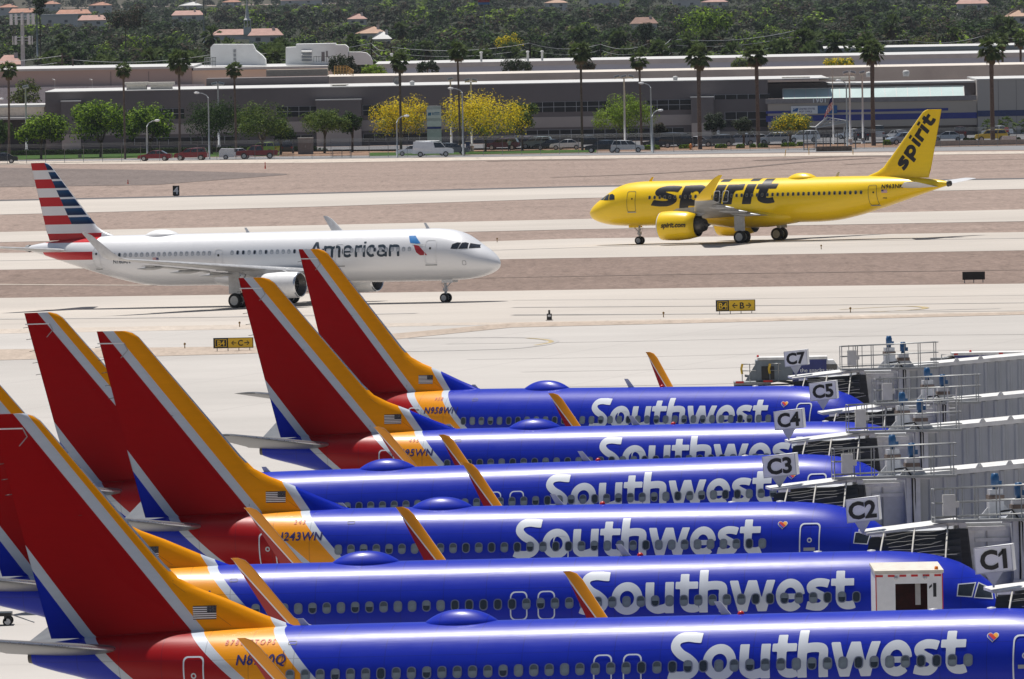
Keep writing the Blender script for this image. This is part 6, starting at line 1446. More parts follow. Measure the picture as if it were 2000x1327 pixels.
# ---------------------------------------------------------------- cars
CARP = {}
def paint(name, col, rough=.3):
    if name not in CARP: CARP[name] = mat('car_paint_' + name, col, rough, .1, var=.05, coat=.6)
    return CARP[name]
PT = {'red': paint('red', (.22, .008, .010)), 'maroon': paint('maroon', (.09, .008, .012)), 'black': paint('black', (.012, .012, .014)), 'white': paint('white', (.85, .86, .87)), 'silver': paint('silver', (.60, .61, .62)), 'grey': paint('grey', (.10, .11, .12)), 'steel': paint('steel_blue', (.30, .36, .44)), 'sage': paint('pale_green', (.28, .34, .32)), 'lime': paint('lime', (.40, .50, .02)), 'taxi': paint('taxi_yellow', (.62, .48, .02)), 'navy': paint('navy', (.02, .025, .05))}
HEADL = mat('headlight_glass', (.6, .6, .62), .15, coat=1); TAILL = mat('taillight_red', (.30, .01, .01), .25)
def car_meshes(kind):
    P = {'sedan': dict(L=4.7, b=[(-2.35, .35), (2.35, .35), (2.35, .62), (2.2, .80), (1.1, .95), (-1.55, 1.0), (-2.25, .98), (-2.35, .75)], g=[(-1.75, .98), (1.15, .93), (.35, 1.43), (-.95, 1.45)], r=.33),
         'suv': dict(L=4.7, b=[(-2.35, .42), (2.35, .42), (2.35, .80), (2.2, 1.0), (1.25, 1.12), (-2.28, 1.15), (-2.35, .9)], g=[(-2.25, 1.13), (1.3, 1.08), (.55, 1.66), (-1.95, 1.72)], r=.37),
         'van': dict(L=5.7, b=[(-2.85, .45), (2.85, .45), (2.85, .95), (2.65, 1.12), (1.75, 1.25), (-2.8, 1.3), (-2.85, 1.0)], g=[(-2.8, 1.28), (1.85, 1.22), (1.15, 2.02), (-2.72, 2.12)], r=.37),
         'pickup': dict(L=5.8, b=[(-2.9, .5), (2.9, .5), (2.9, .95), (2.75, 1.12), (1.3, 1.2), (-2.85, 1.18), (-2.9, 1.0)], g=[(-.95, 1.17), (1.35, 1.17), (.75, 1.82), (-.7, 1.84)], r=.42)}[kind]
    W = .9; mb = MB(); b = P['b']; n = len(b)
    vs = [(x, y * (1 if z < .9 else .95), z) for y in (-W, W) for x, z in b]; mb.add(vs, [tuple(range(n)), tuple(range(n, 2 * n))[::-1]] + [(i, n + i, n + (i + 1) % n, (i + 1) % n) for i in range(n)])
    g = P['g']; (a0, z0), (a1, z1), (a2, z2), (a3, z3) = g; ti = .16
    mb.add([(a3 + .05, -W + ti + .02, z3 - .05), (a2 - .05, -W + ti + .02, z2 - .05), (a2 - .05, W - ti - .02, z2 - .05), (a3 + .05, W - ti - .02, z3 - .05), (a3, -W + ti, z3), (a2, -W + ti, z2), (a2, W - ti, z2), (a3, W - ti, z3), ((a3 + a2) / 2, 0, max(z2, z3) + .05)], [(0, 1, 5, 4), (1, 2, 6, 5), (2, 3, 7, 6), (3, 0, 4, 7), (4, 5, 8), (5, 6, 8), (6, 7, 8), (7, 4, 8)])
    def pil(f, w=.05):   # pillars between the side windows
        for sg in (-1, 1):
            xb = a0 + (a1 - a0) * f; xt = a3 + (a2 - a3) * f; mb.add([(xb - w, sg * (W - .045), z0), (xb + w, sg * (W - .045), z0), (xt + w, sg * (W - ti + .012), z3 - .03), (xt - w, sg * (W - ti + .012), z3 - .03)], [(0, 1, 2, 3)])
    for f in ((.02, .38, .66, .98) if kind in ('suv',) else (.03, .52, .97)): pil(f)
    if kind == 'van':
        for sg in (-1, 1): mb.add([(a0, sg * (W - .04), z0), (.25, sg * (W - .04), z0 - .01), (.05, sg * (W - ti + .015), z3 - .05), (a3, sg * (W - ti + .015), z3 - .03)], [(0, 1, 2, 3)])
    for sx in (-1, 1):
        for sg in (-1, 1):
            x = sx * P['L'] * .31; mb.lathe((x, sg * (W - .12), P['r']), (0, sg, 0), [(.10, P['r'] * 1.22), (.135, P['r'] * 1.18)], 14)
    body = mb.build('body', M_['grey'], mesh_only=True)
    mb = MB(); vs = [(a0, -W + .06, z0), (a1, -W + .06, z1), (a2, -W + ti, z2 - .03), (a3, -W + ti, z3 - .03)]; vs += [(x, -y, z) for x, y, z in vs]
    mb.add(vs, [(0, 1, 2, 3), (7, 6, 5, 4), (1, 5, 6, 2), (0, 3, 7, 4)]); glass = mb.build('windows', M_['glassdark'], mesh_only=True)
    r = P['r']; mb = MB(); mb.lathe((0, 0, 0), (0, 1, 0), [(-.12, 0), (-.12, r * .6), (-.12, r * .65), (-.11, r), (.11, r), (.12, r * .65), (.12, r * .6), (.12, 0)], 16, 0, True, [1, 1, 0, 0, 0, 1, 1]); wh_ = mb.build('wheel', [M_['black'], M_['hub']], mesh_only=True)
    L = P['L'] / 2; zb = b[2][1]
    mb = MB(); mb.box(L - .12, L + .015, -.16, .16, zb - .14, zb + .02); hl = mb.build('headlight', HEADL, mesh_only=True)
    mb = MB(); mb.box(-L - .015, -L + .1, -.14, .14, zb - .05, zb + .16); tl = mb.build('taillight', TAILL, mesh_only=True)
    return dict(body=body, glass=glass, wheel=wh_, hl=hl, tl=tl, L=P['L'], r=r, W=W)
CM = {k: car_meshes(k) for k in ('sedan', 'suv', 'van', 'pickup')}
def car(kind, col, u, v, deg, label, D=None, sc_=1.0):
    p = G(u, v)
    if p.y > 1818: p = Vector((XZ(u, v, 1812)[0], 1812, 0))
    m = CM[kind]; root = thing({'sedan': 'parked_car', 'suv': 'parked_car', 'van': 'parked_van', 'pickup': 'pickup_truck'}[kind], label, {'sedan': 'car', 'suv': 'car', 'van': 'van', 'pickup': 'pickup truck'}[kind], p + Vector((0, 0, .03)), R(deg), 'vehicles parked along the airfield fence')
    o = place_mesh(root, 'body', m['body']); o.material_slots[0].link = 'OBJECT'; o.material_slots[0].material = PT[col]
    place_mesh(root, 'windows', m['glass'])
    for sx in (-1, 1):
        for sy in (-1, 1):
            w_ = place_mesh(root, 'wheel', m['wheel']); w_.location = (sx * m['L'] * .31, sy * (m['W'] - .06), m['r'])
    for sy in (-1, 1):
        a = place_mesh(root, 'headlight', m['hl']); a.location.y = sy * .66; b = place_mesh(root, 'taillight', m['tl']); b.location.y = sy * .7
    root.scale = (sc_,) * 3; return root
CARS = [('sedan', 'black', 2, 320, 180, 'black car cut off by the left edge of the photo'), ('sedan', 'red', 303, 315, 172, 'red sedan parked below the pointed green tree'), ('suv', 'red', 374, 314, 172, 'dark red hatchback left of the white trailer'), ('pickup', 'red', 502, 311, 180, 'red pickup truck at the right end of the lawn'),
        ('suv', 'lime', 516, 302, 150, 'yellow green car mostly hidden behind the red pickup'), ('suv', 'black', 561, 300, 90, 'black SUV seen from behind at the grey gate post'), ('sedan', 'white', 806, 305, 180, 'white sedan behind the white van'), ('van', 'white', 846, 307, 0, 'white delivery van with roof rack below the sign tower'),
        ('suv', 'grey', 884, 304, 0, 'grey car just right of the white van'), ('suv', 'maroon', 982, 294, 170, 'dark red SUV with a person standing beside it'), ('suv', 'maroon', 1018, 291, 175, 'maroon SUV right of the person'), ('suv', 'sage', 1048, 291, 170, 'pale green SUV with a bright windscreen'), ('sedan', 'black', 1076, 293, 176, 'low black sedan left of the white sedan'),
        ('sedan', 'white', 1106, 293, 178, 'white sedan on the grass edge beside the tall palm'), ('pickup', 'black', 1150, 290, 0, 'black pickup behind the tall palm trunk'), ('suv', 'black', 1176, 299, 175, 'black SUV left of the silver SUV'), ('suv', 'silver', 1226, 299, 0, 'silver SUV in front of the domed green tree'),
        ('sedan', 'black', 1284, 289, 180, 'black sedan behind the clipped hedge block'), ('sedan', 'white', 1306, 286, 178, 'pale car half hidden behind the black sedan'), ('van', 'black', 1328, 289, 0, 'large black van left of the thick trunked palm'), ('sedan', 'white', 1366, 287, 0, 'white car behind the thick trunked palm'), ('suv', 'grey', 1403, 287, 180, 'dark grey SUV with sloping rear'),
        ('suv', 'steel', 1446, 285, 180, 'silver blue SUV left of the second thick palm'), ('sedan', 'white', 1480, 283, 178, 'white car behind the second thick palm'), ('suv', 'white', 1512, 283, 180, 'white SUV left of the feathery tree'), ('suv', 'white', 1570, 279, 180, 'white SUV behind the feathery tree'), ('sedan', 'white', 1664, 272, 165, 'white car left of the dark SUV at the lamp poles'),
        ('suv', 'navy', 1682, 275, 95, 'dark SUV seen from behind beside the lamp poles'), ('van', 'silver', 1715, 274, 90, 'silver van seen from behind right of the thick palm'), ('sedan', 'white', 1754, 274, 120, 'white car beside the yellow tail'), ('suv', 'steel', 1765, 283, 200, 'steel blue car half hidden by the yellow tail'), ('sedan', 'white', 1851, 277, 180, 'low white car right of the yellow tail'),
        ('suv', 'maroon', 1875, 271, 90, 'red car seen from behind near the stop sign'), ('suv', 'taxi', 1936, 277, 182, 'yellow taxi beside the white utility box'), ('sedan', 'white', 1948, 266, 178, 'white car behind the yellow taxi')]
for c in CARS: car(*c)
p = G(444, 312); s = F_PX / p.y; r_ = thing('box_trailer', 'small white box trailer between the dark red hatchback and red pickup', 'trailer', p, 0)
mb = MB(); mb.prism([(-16 / s, .35), (14 / s, .35), (14 / s, 21 / s), (-12 / s, 22 / s), (-16 / s, 17 / s)], -.9, .9); mb.build('box', M_['white'], r_); wheel(r_, (-.2, -.95, .33), .33, .2); wheel(r_, (-.2, .95, .33), .33, .2)
car('sedan', 'white', 462, 311, 180, 'white car with a pale windscreen hidden behind the white trailer')
# van roof rack and faded lettering marks
p = G(846, 307); r_ = thing('ladder_rack', 'white ladder rack on the roof of the white delivery van', 'rack', p + Vector((0, 0, 2.17)), 0)
mb = MB()
for y in (-.5, .5): mb.tube([(-2.4, y, .08), (.9, y, .08)], .04, 4)
for x in (-2.2, -1.2, -.2, .7): mb.tube([(x, -.6, .05), (x, .6, .05)], .03, 4)
mb.build('rack', M_['white'], r_)
# person by the dark red SUV: one continuous body, hair and clothing as parts
def person(label, u, v):
    p = G(u, v); root = thing('person', label, 'person', p + Vector((0, 0, .03)), R(-90))
    me = bpy.data.meshes.new('body'); V = [(0, 0, .92), (0, 0, 1.15), (0, 0, 1.38), (0, 0, 1.50), (.02, 0, 1.62), (.01, 0, 1.72), (0, .09, .88), (.02, .10, .48), (0, .11, .08), (.16, .12, .04), (0, -.09, .88), (.06, -.11, .48), (.0, -.12, .08), (.16, -.13, .04), (0, .18, 1.40), (.02, .23, 1.14), (.14, .22, .92), (.18, .21, .85), (0, -.18, 1.40), (.03, -.24, 1.14), (.16, -.2, .95), (.20, -.19, .88)]
    E_ = [(0, 1), (1, 2), (2, 3), (3, 4), (4, 5), (0, 6), (6, 7), (7, 8), (8, 9), (0, 10), (10, 11), (11, 12), (12, 13), (2, 14), (14, 15), (15, 16), (16, 17), (2, 18), (18, 19), (19, 20), (20, 21)]
    Rr = [.14, .13, .14, .055, .085, .08, .095, .06, .04, .035, .095, .06, .04, .035, .06, .045, .032, .035, .06, .045, .032, .035]
    me.from_pydata(V, E_, []); o = bpy.data.objects.new('body', me); link(o, root); o.modifiers.new('skin', 'SKIN'); o.modifiers.new('sub', 'SUBSURF').levels = 1
    for i, r in enumerate(Rr): me.skin_vertices[0].data[i].radius = (r, r)
    me.skin_vertices[0].data[0].use_root = True; me.materials.append(mat('skin_tone', (.35, .20, .13), .6))
    mb = MB(); mb.tube([(0, 0, .88), (0, 0, 1.1), (0, 0, 1.32), (0, 0, 1.47)], [.19, .18, .20, .09], 12); mb.tube([(0, .16, 1.42), (.02, .24, 1.14)], [.09, .065], 8); mb.tube([(0, -.16, 1.42), (.03, -.25, 1.14)], [.09, .065], 8); mb.build('shirt', mat('pale_shirt', (.55, .55, .52), .8), root)
    mb = MB(); mb.tube([(0, .0, .96), (0, .085, .8), (.02, .10, .48), (0, .11, .1)], [.15, .12, .085, .075], 10); mb.tube([(0, .0, .95), (0, -.085, .8), (.06, -.11, .48), (0, -.12, .1)], [.15, .12, .085, .075], 10); mb.build('trousers', mat('dark_trousers', (.04, .04, .05), .8), root)
    mb = MB(); mb.lathe((-.02, 0, 1.66), (0, 0, 1), [(-.02, .10), (.04, .105), (.10, .085), (.125, 0)], 12); mb.build('hair', M_['black'], root)
person('person in pale shirt and dark trousers beside the dark red SUV', 995, 296)
# hydrant, boxes, small signs
p = G(1349, 293); r_ = thing('fire_hydrant', 'orange fire hydrant between two clipped shrubs', 'hydrant', p, 0)
mb = MB(); mb.lathe((0, 0, 0), (0, 0, 1), [(0, .22), (.06, .22), (.08, .15), (.62, .15), (.64, .19), (.70, .19), (.82, .12), (.88, .05), (.9, 0)], 14); mb.lathe((0, -.12, .48), (0, -1, 0), [(0, .09), (.12, .09), (.12, 0)], 10); mb.tube([(-.26, 0, .5), (.26, 0, .5)], .07, 8); mb.build('body', mat('hydrant_orange', (.65, .22, .02), .5), r_)
def box_thing(name, label, cat, u, v, w_, h_, m, dep=1.0):
    p = G(u, v); s = F_PX / p.y; r_ = thing(name, label, cat, p, 0); mb = MB(); mb.box(-w_ / 2 / s, w_ / 2 / s, 0, dep, 0, h_ / s * .93); mb.build('cabinet', m, r_); mb = MB(); mb.box(-w_ / 2 / s - .04, w_ / 2 / s + .04, -.04, dep + .04, h_ / s * .935, h_ / s); mb.build('lid', CAP, r_); mb = MB(); mb.box(-.05, .05, -.04, -.01, h_ / s * .4, h_ / s * .55); mb.build('handle', M_['grey'], r_); return r_
box_thing('utility_box', 'white utility box right of the yellow taxi', 'utility box', 1972, 281, 28, 15, M_['white'])
box_thing('utility_box', 'grey utility wall box by the forked umbrella tree', 'utility box', 597, 302, 30, 33, mat('grey_masonry', (.22, .20, .20), .9))
box_thing('postal_box', 'blue postal collection box right of the grey car', 'mail box', 914, 296, 8, 20, mat('postal_blue', (.015, .04, .20), .4), .6)
box_thing('utility_box', 'small beige box on the lawn left of the red sedan', 'utility box', 156, 309, 7, 7, mat('beige_box', (.4, .34, .26), .7), .4)
def stone_wall():
    p = G(1629, 296); s = F_PX / p.y; r_ = thing('block_wall', 'low rough brown block wall inside the mesh gate', 'wall', p, 0); mb = MB(); mb.box(-35 / s, 35 / s, 0, .5, 0, 10 / s); mb.build('blocks', mat('brown_block', (.15, .115, .09), .95, var=.4, scale=3), r_)
stone_wall()
p = G(1730, 300); s = F_PX / p.y; r_ = thing('barrier_wall', 'low concrete barrier behind the yellow tail', 'barrier', (XZ(1880, 288, 1725)[0], 1725, 0), 0)
mb = MB(); mb.prism([(-70 / s, 0), (160 / s, 0), (160 / s, .75), (-70 / s, .75)], 0, .35); mb.build('blocks', mat('pale_concrete', (.36, .34, .31), .9, var=.15), r_)
def small_sign(label, u, v, vt, w_, h_, m, txt=None):
    p = G(u, v)
    if p.y > 1816: p = Vector((XZ(u, v, 1810)[0], 1810, 0))
    s = F_PX / p.y; H = XZ(u, vt, p.y)[1]; r_ = thing('street_sign', label, 'sign', p, 0, 'small signs in the parking lot'); mb = MB(); mb.tube([(0, 0, 0), (0, 0, H)], .04, 5); mb.build('post', M_['grey'], r_)
    mb = MB()
    if txt == 'STOP': mb.lathe((0, -.06, H - h_ / 2 / s), (0, 1, 0), [(0, 0), (0, w_ / 2 / s), (.02, w_ / 2 / s), (.02, 0)], 8, sm=False)
    else: mb.box(-w_ / 2 / s, w_ / 2 / s, -.07, -.05, H - h_ / s, H)
    mb.build('panel', m, r_)
    if txt == 'STOP': text_obj('lettering', 'STOP', .30, M_['white'], r_, (0, -.075, H - h_ / 2 / s - .11), (1, 0, 0), (0, 0, 1), .02, 0, True)
    else:
        mb = MB(); mb.lathe((0, -.09, H - h_ / 2 / s), (0, 1, 0), [(0, w_ * .18 / s), (0, w_ * .30 / s)], 10); mb.build('symbol', M_['blackpaint'], r_)
small_sign('white parking sign behind the dark grey SUV', 1403, 280, 255, 5, 7, M_['white']); small_sign('white parking sign left of the second thick palm', 1468, 280, 254, 5, 8, M_['white']); small_sign('blue notice sign right of the second thick palm', 1479, 280, 260, 4, 7, M_['bluep']); small_sign('red octagonal stop sign near the largest palm', 1966, 268, 248, 11, 11, M_['redp'], 'STOP')
# ---------------------------------------------------------------- lamp poles
POLE = mat('white_lamp_pole', (.62, .63, .64), .5, var=.08); GPOLE = mat('grey_lamp_pole', (.34, .37, .39), .5, .3, var=.1)
def twin_lamp(label, u, vt, vb, n=2, D=None, m=POLE):
    p = G(u, vb); D = D or p.y; X_ = XZ(u + .035 * 0, vb, D)[0]; H = XZ(u, vt, D)[1]; r_ = thing('parking_lamp', label, 'lamp post', (X_, D, 0), 0, 'floodlight poles in the car park')
    mb = MB(); mb.tube([(0, 0, 0), (0, 0, H - .3)], [.16, .11], 8); mb.tube([(0, 0, 0), (0, 0, .8)], .28, 8); mb.tube([(-.5 * (n > 1), 0, H - .25), (.5 * (n > 1) + .05, 0, H - .25)], .06, 5); mb.build('pole', m, r_)
    for k in range(n):
        x = (k - (n - 1) / 2) * 1.0; mb = MB(); M = Matrix.Translation((x, -.1, H)) @ Matrix.Rotation(.25 * (1 if x > 0 else -1), 4, 'Y') @ Matrix.Rotation(-.2, 4, 'X'); mb.box(-.42, .42, -.4, .4, -.18, .18, 0, M); mb.box(-.34, .34, -.42, -.405, -.15, .1, 1, M); mb.build('lamp_head', [M_['white'], M_['grey']], r_)
for a in [('floodlight pole with one box head left of the first bright tree', 52, 170, 291, 1, 1800), ('twin floodlight pole behind the dark green tree', 428, 164, 300, 2, 1806), ('single headed floodlight pole just left of the second tall slim palm', 882, 155, 292, 1, 1760), ('twin headed floodlight pole in the widest yellow tree', 922, 157, 294, 2, 1755), ('white three headed floodlight pole in front of the domed green tree', 1221, 150, 288, 3, 1750), ('twin floodlight pole left of the thick palm at the flagpole', 1661, 142, 283, 2, 1752), ('single floodlight pole nearest the thick palm at right', 1686, 142, 281, 1, 1760)]:
    twin_lamp(a[0], a[1], a[2], a[3], a[4], a[5])
def street_lamp(label, u, vb, hu, hv, bend_v):
    p = G(u, vb); D = p.y; H = XZ(hu, hv, D)[1]; dx = (hu - u) * D / F_PX; zb_ = XZ(u, bend_v, D)[1]; r_ = thing('street_lamp', label, 'street lamp', p, 0, 'street lamps with curved arms')
    mb = MB(); mb.tube([(0, 0, 0), (0, 0, zb_)], [.13, .09], 8); mb.tube([(0, 0, zb_), (dx * .2, 0, zb_ + (H - zb_) * .6), (dx * .6, 0, H - .05), (dx, 0, H)], [.08, .07, .06, .05], 6); mb.build('pole', GPOLE, r_)
    mb = MB(); sg = 1 if dx > 0 else -1; mb.lathe((dx - .3 * sg, 0, H), (sg, 0, .05), [(0, .03), (.1, .13), (.5, .17), (.75, .10), (.8, 0)], 10); o = mb.build('lamp_head', M_['white'], r_)
for a in [('street lamp with curved arm beside the red sedan', 288, 314, 307, 236, 248), ('street lamp with curved arm left of the white van', 776, 308, 794, 227, 240), ('street lamp with curved arm right of the silver SUV', 1275, 299, 1290, 216, 228), ('tall street lamp with arm to the left in the dark green tree', 409, 311, 388, 182, 192), ('tall grey street lamp between palm and twin floodlight', 905, 305, 884, 173, 182), ('tall grey street lamp right of the domed green tree', 1273, 297, 1256, 163, 172), ('dark street lamp right of the flagpole', 1655, 290, 1641, 158, 166), ('street lamp head at the left edge of the photo', -4, 316, 3, 194, 204)]:
    street_lamp(*a)
p = G(1628, 287); D = 1760.0; r_ = thing('flagpole', 'pale flagpole in front of the post office', 'flagpole', (XZ(1628, 280, D)[0], D, 0), 0)
Hf = XZ(1628, 134, D)[1]; mb = MB(); mb.tube([(0, 0, 0), (0, 0, Hf)], [.12, .05], 8); mb.lathe((0, 0, Hf), (0, 0, 1), [(0, .1), (.1, .1), (.16, 0)], 8); mb.build('pole', POLE, r_)
# limp flag
fl = thing('flag', 'limp striped flag hanging at half staff on the flagpole', 'flag', (XZ(1628, 280, D)[0], D, 0), 0)
mb = MB(); z1 = XZ(1628, 190, D)[1]; z0 = XZ(1614, 228, D)[1]; n = 13
for i in range(n):
    for j in range(8):
        def q(a, b):
            x = -.06 - (b / 8) * .35 - (a / n) * (b / 8) * .95; y = .12 * math.sin(b * 1.3 + a * .3) * b / 8; return (x, y, z1 - (z1 - z0) * (a / n) * (.62 + .38 * b / 8) - .35 * (b / 8) ** 2)
        mb.add([q(i, j), q(i + 1, j), q(i + 1, j + 1), q(i, j + 1)], [(0, 1, 2, 3)], 2 if (i < 5 and j < 8) else (0 if (j + i // 4) % 2 else 1), False)
mb.build('cloth', [M_['redp'], M_['white'], mat('flag_blue', (.02, .02, .15), .5)], fl)
# ---------------------------------------------------------------- fence along the airfield
DF = 1712.0
wire = NT('chain_link'); cw = wire.coord(); xyz = wire.n.new('ShaderNodeSeparateXYZ'); wire.l.new(cw, xyz.inputs[0])
a_ = wire.math('FRACT', wire.math('MULTIPLY', wire.math('ADD', xyz.outputs[0], xyz.outputs[2]), 12)); b_ = wire.math('FRACT', wire.math('MULTIPLY', wire.math('SUBTRACT', xyz.outputs[0], xyz.outputs[2]), 12))
k_ = wire.math('MAXIMUM', wire.math('LESS_THAN', a_, .05), wire.math('LESS_THAN', b_, .05)); wire.set(Base_Color=(.12, .12, .12), Roughness=.6, Alpha=k_)
fe = thing('security_fence', 'long chain link security fence between the airfield and the parking lot', 'fence', (0, DF, 0))
xa, xb = XZ(-60, 310, DF)[0], XZ(2060, 290, DF)[0]; mb = MB()
mb.add([(xa, 0, .05), (xb, 0, .05), (xb, 0, 2.25), (xa, 0, 2.25)], [(0, 1, 2, 3)]); mb.build('mesh_fabric', wire.mat, fe)
FPM = mat('fence_post_metal', (.14, .14, .145), .6, .3)
np_ = 58; mb = MB(); mb.tube([(0, 0, 0), (0, 0, 2.3)], .035, 5); mb.tube([(0, 0, 2.3), (0, -.25, 2.7)], .02, 4); pm_ = mb.build('post', FPM, mesh_only=True)
for k in range(np_): o = place_mesh(fe, 'post', pm_); o.location.x = xa + (xb - xa) * k / (np_ - 1)
for z, y in ((2.25, 0), (.08, 0)):
    mb = MB(); mb.tube([(xa, y, z), (xb, y, z)], .02, 4); mb.build('rail', FPM, fe)
for z, y in ((2.42, -.08), (2.55, -.16), (2.68, -.24)):
    mb = MB(); mb.tube([(xa, y, z), (xb, y, z)], .012, 3); mb.build('barbed_wire', M_['galv'], fe)
ga = thing('mesh_gate', 'tall dense wire mesh gate enclosure in front of the post office canopy', 'gate', (XZ(1605, 290, DF - 4)[0], DF - 4, 0)); s = F_PX / DF
for k, (u, w_) in enumerate([(1570, 2), (1577, 1), (1590, 1), (1594, 3), (1608, 1), (1622, 2), (1636, 1), (1650, 1.5), (1671, 2)]):
    mb = MB(); x = (u - 1605) / s; mb.tube([(x, 0, 0), (x, 0, 2.5 if k else 2.8)], .035 + .03 * w_, 6); mb.build('post', GPOLE if w_ == 3 else FPM, ga)
mb = MB(); mb.add([(-35 / s, .02, .05), (66 / s, .02, .05), (66 / s, .02, 2.3), (-35 / s, .02, 2.3)], [(0, 1, 2, 3)]); mb.build('mesh_fabric', wire.mat, ga)
mb = MB()
for z in (.1, 1.2, 2.3): mb.tube([(-35 / s, 0, z), (66 / s, 0, z)], .03, 5)
mb.build('rail', FPM, ga)
gt = thing('metal_gate', 'low dark pipe gate left of the white van', 'gate', G(672, 308)); mb = MB(); s = F_PX / gt.location.y
for x in (-22, -4, 14): mb.tube([(x / s, 0, 0), (x / s, 0, 16 / s)], .05, 5)
mb.tube([(-22 / s, 0, 15.5 / s), (14 / s, 0, 15.5 / s)], .05, 5); mb.tube([(-22 / s, 0, 3 / s), (14 / s, 0, 3 / s)], .04, 5); mb.build('frame', FPM, gt)
for u, v, h_, lb in ((1533, 306, .9, 'leaning short yellow post on the gravel, leftmost of three'), (1580, 303, 1.0, 'short yellow post in the middle below the mesh gate'), (1666, 303, .8, 'short yellow post below the lamp poles')):
    p = G(u, v); r_ = thing('marker_post', lb, 'marker', p, 0, 'short yellow posts on the gravel'); mb = MB(); mb.tube([(0, 0, 0), (.15 if 'leaning' in lb else 0, 0, h_)], .06, 6); mb.build('post', mat('post_ochre', (.50, .33, .06), .7), r_)
# ---------------------------------------------------------------- suburb
sg = MB(); sg.add([(-1400, 2262, .02), (1400, 2262, .02), (1400, 9300, .02), (-1400, 9300, .02)], [(0, 1, 2, 3)]); sg.build('suburb_ground', gravel('scrub_ground', (.035, .038, .024), .4))['kind'] = 'structure'
def yh(u): return YH - .01784 * (u - 1000)
HOUSES = [(14, 8, 40, 30, 'orange', 1, 'gabled orange roofed house at the upper left corner of the photo'), (45, 17, 54, 13, 'orange', 0, 'long low orange roof right of the corner house'), (143, 19, 66, 11, 'orange', 0, 'long orange tiled roof left of the tall orange hip roof'), (195, 4, 44, 24, 'orange', 1, 'white house with peaked orange hip roof'), (180, 30, 54, 16, 'pink', 0, 'pinkish roof below the peaked orange roof'), (115, 28, 70, 22, 'white', 2, 'flat white roofed building left of the pinkish roof'),
          (366, 21, 60, 17, 'pink', 0, 'flat pink roof in the trees left of the steeple'), (372, 4, 44, 10, 'white', 1, 'pale house above the flat pink roof'), (452, -2, 36, 14, 'orange', 1, 'orange roofed house at the top edge above the steeple'), (97, 2, 40, 18, 'orange', 1, 'small orange roofed house behind the thin mast'), (17, 108, 46, 16, 'pink', 0, 'pinkish roof low at the left edge behind the palms'),
          (518, 56, 64, 22, 'pink', 0, 'pink roof in the trees right of the church'), (588, -6, 80, 16, 'pink', 0, 'pale pink building along the top edge'), (724, 52, 56, 24, 'tan', 1, 'tan gabled house with pale front in the middle trees'), (697, 27, 36, 18, 'pink', 1, 'small pinkish house above the tan gabled house'), (745, 62, 34, 16, 'white', 1, 'white fronted house beside the tan gabled house'),
          (1086, -2, 44, 18, 'tan', 1, 'small house at the top edge left of centre right trees'), (1180, -4, 60, 12, 'white', 2, 'pale flat building at the top edge'), (1258, 34, 50, 16, 'brown', 0, 'brownish roof left of the large bright green tree'), (1340, -4, 54, 16, 'white', 2, 'grey white building at the top edge above the bright tree'), (1396, -4, 50, 18, 'pink', 1, 'mauve roofed house at the top edge'), (1900, -2, 60, 14, 'pink', 0, 'pale rose roof at the top edge far right'), (1986, 20, 40, 16, 'tan', 1, 'tan house at the upper right edge')]
RC = {'orange': mat('orange_roof_tiles', (.38, .20, .14), .9, var=.2, scale=.4), 'pink': mat('pink_roof_tiles', (.42, .26, .22), .9, var=.15, scale=.4), 'white': CAP, 'tan': mat('tan_roof_tiles', (.45, .30, .22), .9, var=.15, scale=.4), 'brown': mat('brown_roof_tiles', (.24, .15, .12), .9, var=.2, scale=.4)}
HW = mat('house_wall', (.65, .60, .57), .9, var=.1, scale=.2); HWIN = mat('house_window', (.05, .06, .08), .3)
HB = []
for (u, v, wpx, hpx, col, ty, lb) in HOUSES:
    Hh = 7.5 if ty != 2 else 6.5
    D = F_PX * (CAM_H - Hh) / (v - yh(u)); D = min(D, 8800) if v < 60 else D
    Hh = XZ(u, v, D)[1]; s = F_PX / D; W = wpx / s; dep = max(8, W * .7); x = XZ(u, v, D)[0]; he = Hh - min(2.2, Hh * .34)
    HB.append((u - wpx / 2, u + wpx / 2, v + hpx * .65, D)); r_ = thing('house', lb, 'house', (x, D, 0), 0, 'houses among the trees of the suburb')
    mb = MB(); mb.box(-W / 2, W / 2, 0, dep, -.2, he - (0 if ty != 2 else -1.2)); mb.build('wall', HW, r_)
    mb = MB(); o_ = .5
    if ty == 2: mb.box(-W / 2 - .2, W / 2 + .2, -.2, dep + .2, he + 1.203, Hh)
    elif ty == 1: mb.add([(-W / 2 - o_, -o_, he), (W / 2 + o_, -o_, he), (W / 2 + o_, dep + o_, he), (-W / 2 - o_, dep + o_, he), (-W * .12, dep * .4, Hh), (W * .12, dep * .6, Hh)], [(0, 1, 5, 4), (1, 2, 5), (2, 3, 4, 5), (3, 0, 4), (3, 2, 1, 0)])
    else: mb.add([(-W / 2 - o_, -o_, he), (W / 2 + o_, -o_, he), (W / 2 + o_, dep + o_, he), (-W / 2 - o_, dep + o_, he), (-W / 2 + 1.5, dep / 2, Hh), (W / 2 - 1.5, dep / 2, Hh)], [(0, 1, 5, 4), (1, 2, 5), (2, 3, 4, 5), (3, 0, 4), (3, 2, 1, 0)])
    mb.build('roof', RC[col], r_)
    if ty != 2: mb = MB(); mb.box(W * .2, W * .2 + .9, dep * .35, dep * .35 + .9, he, Hh + .5); mb.build('chimney', HW, r_)
    for k in range(2):
        mb = MB(); xx = (-.3 + .45 * k) * W; mb.box(xx, xx + 1.6, -.05, -.02, he - 1.9, he - .7); mb.build('window', HWIN, r_)
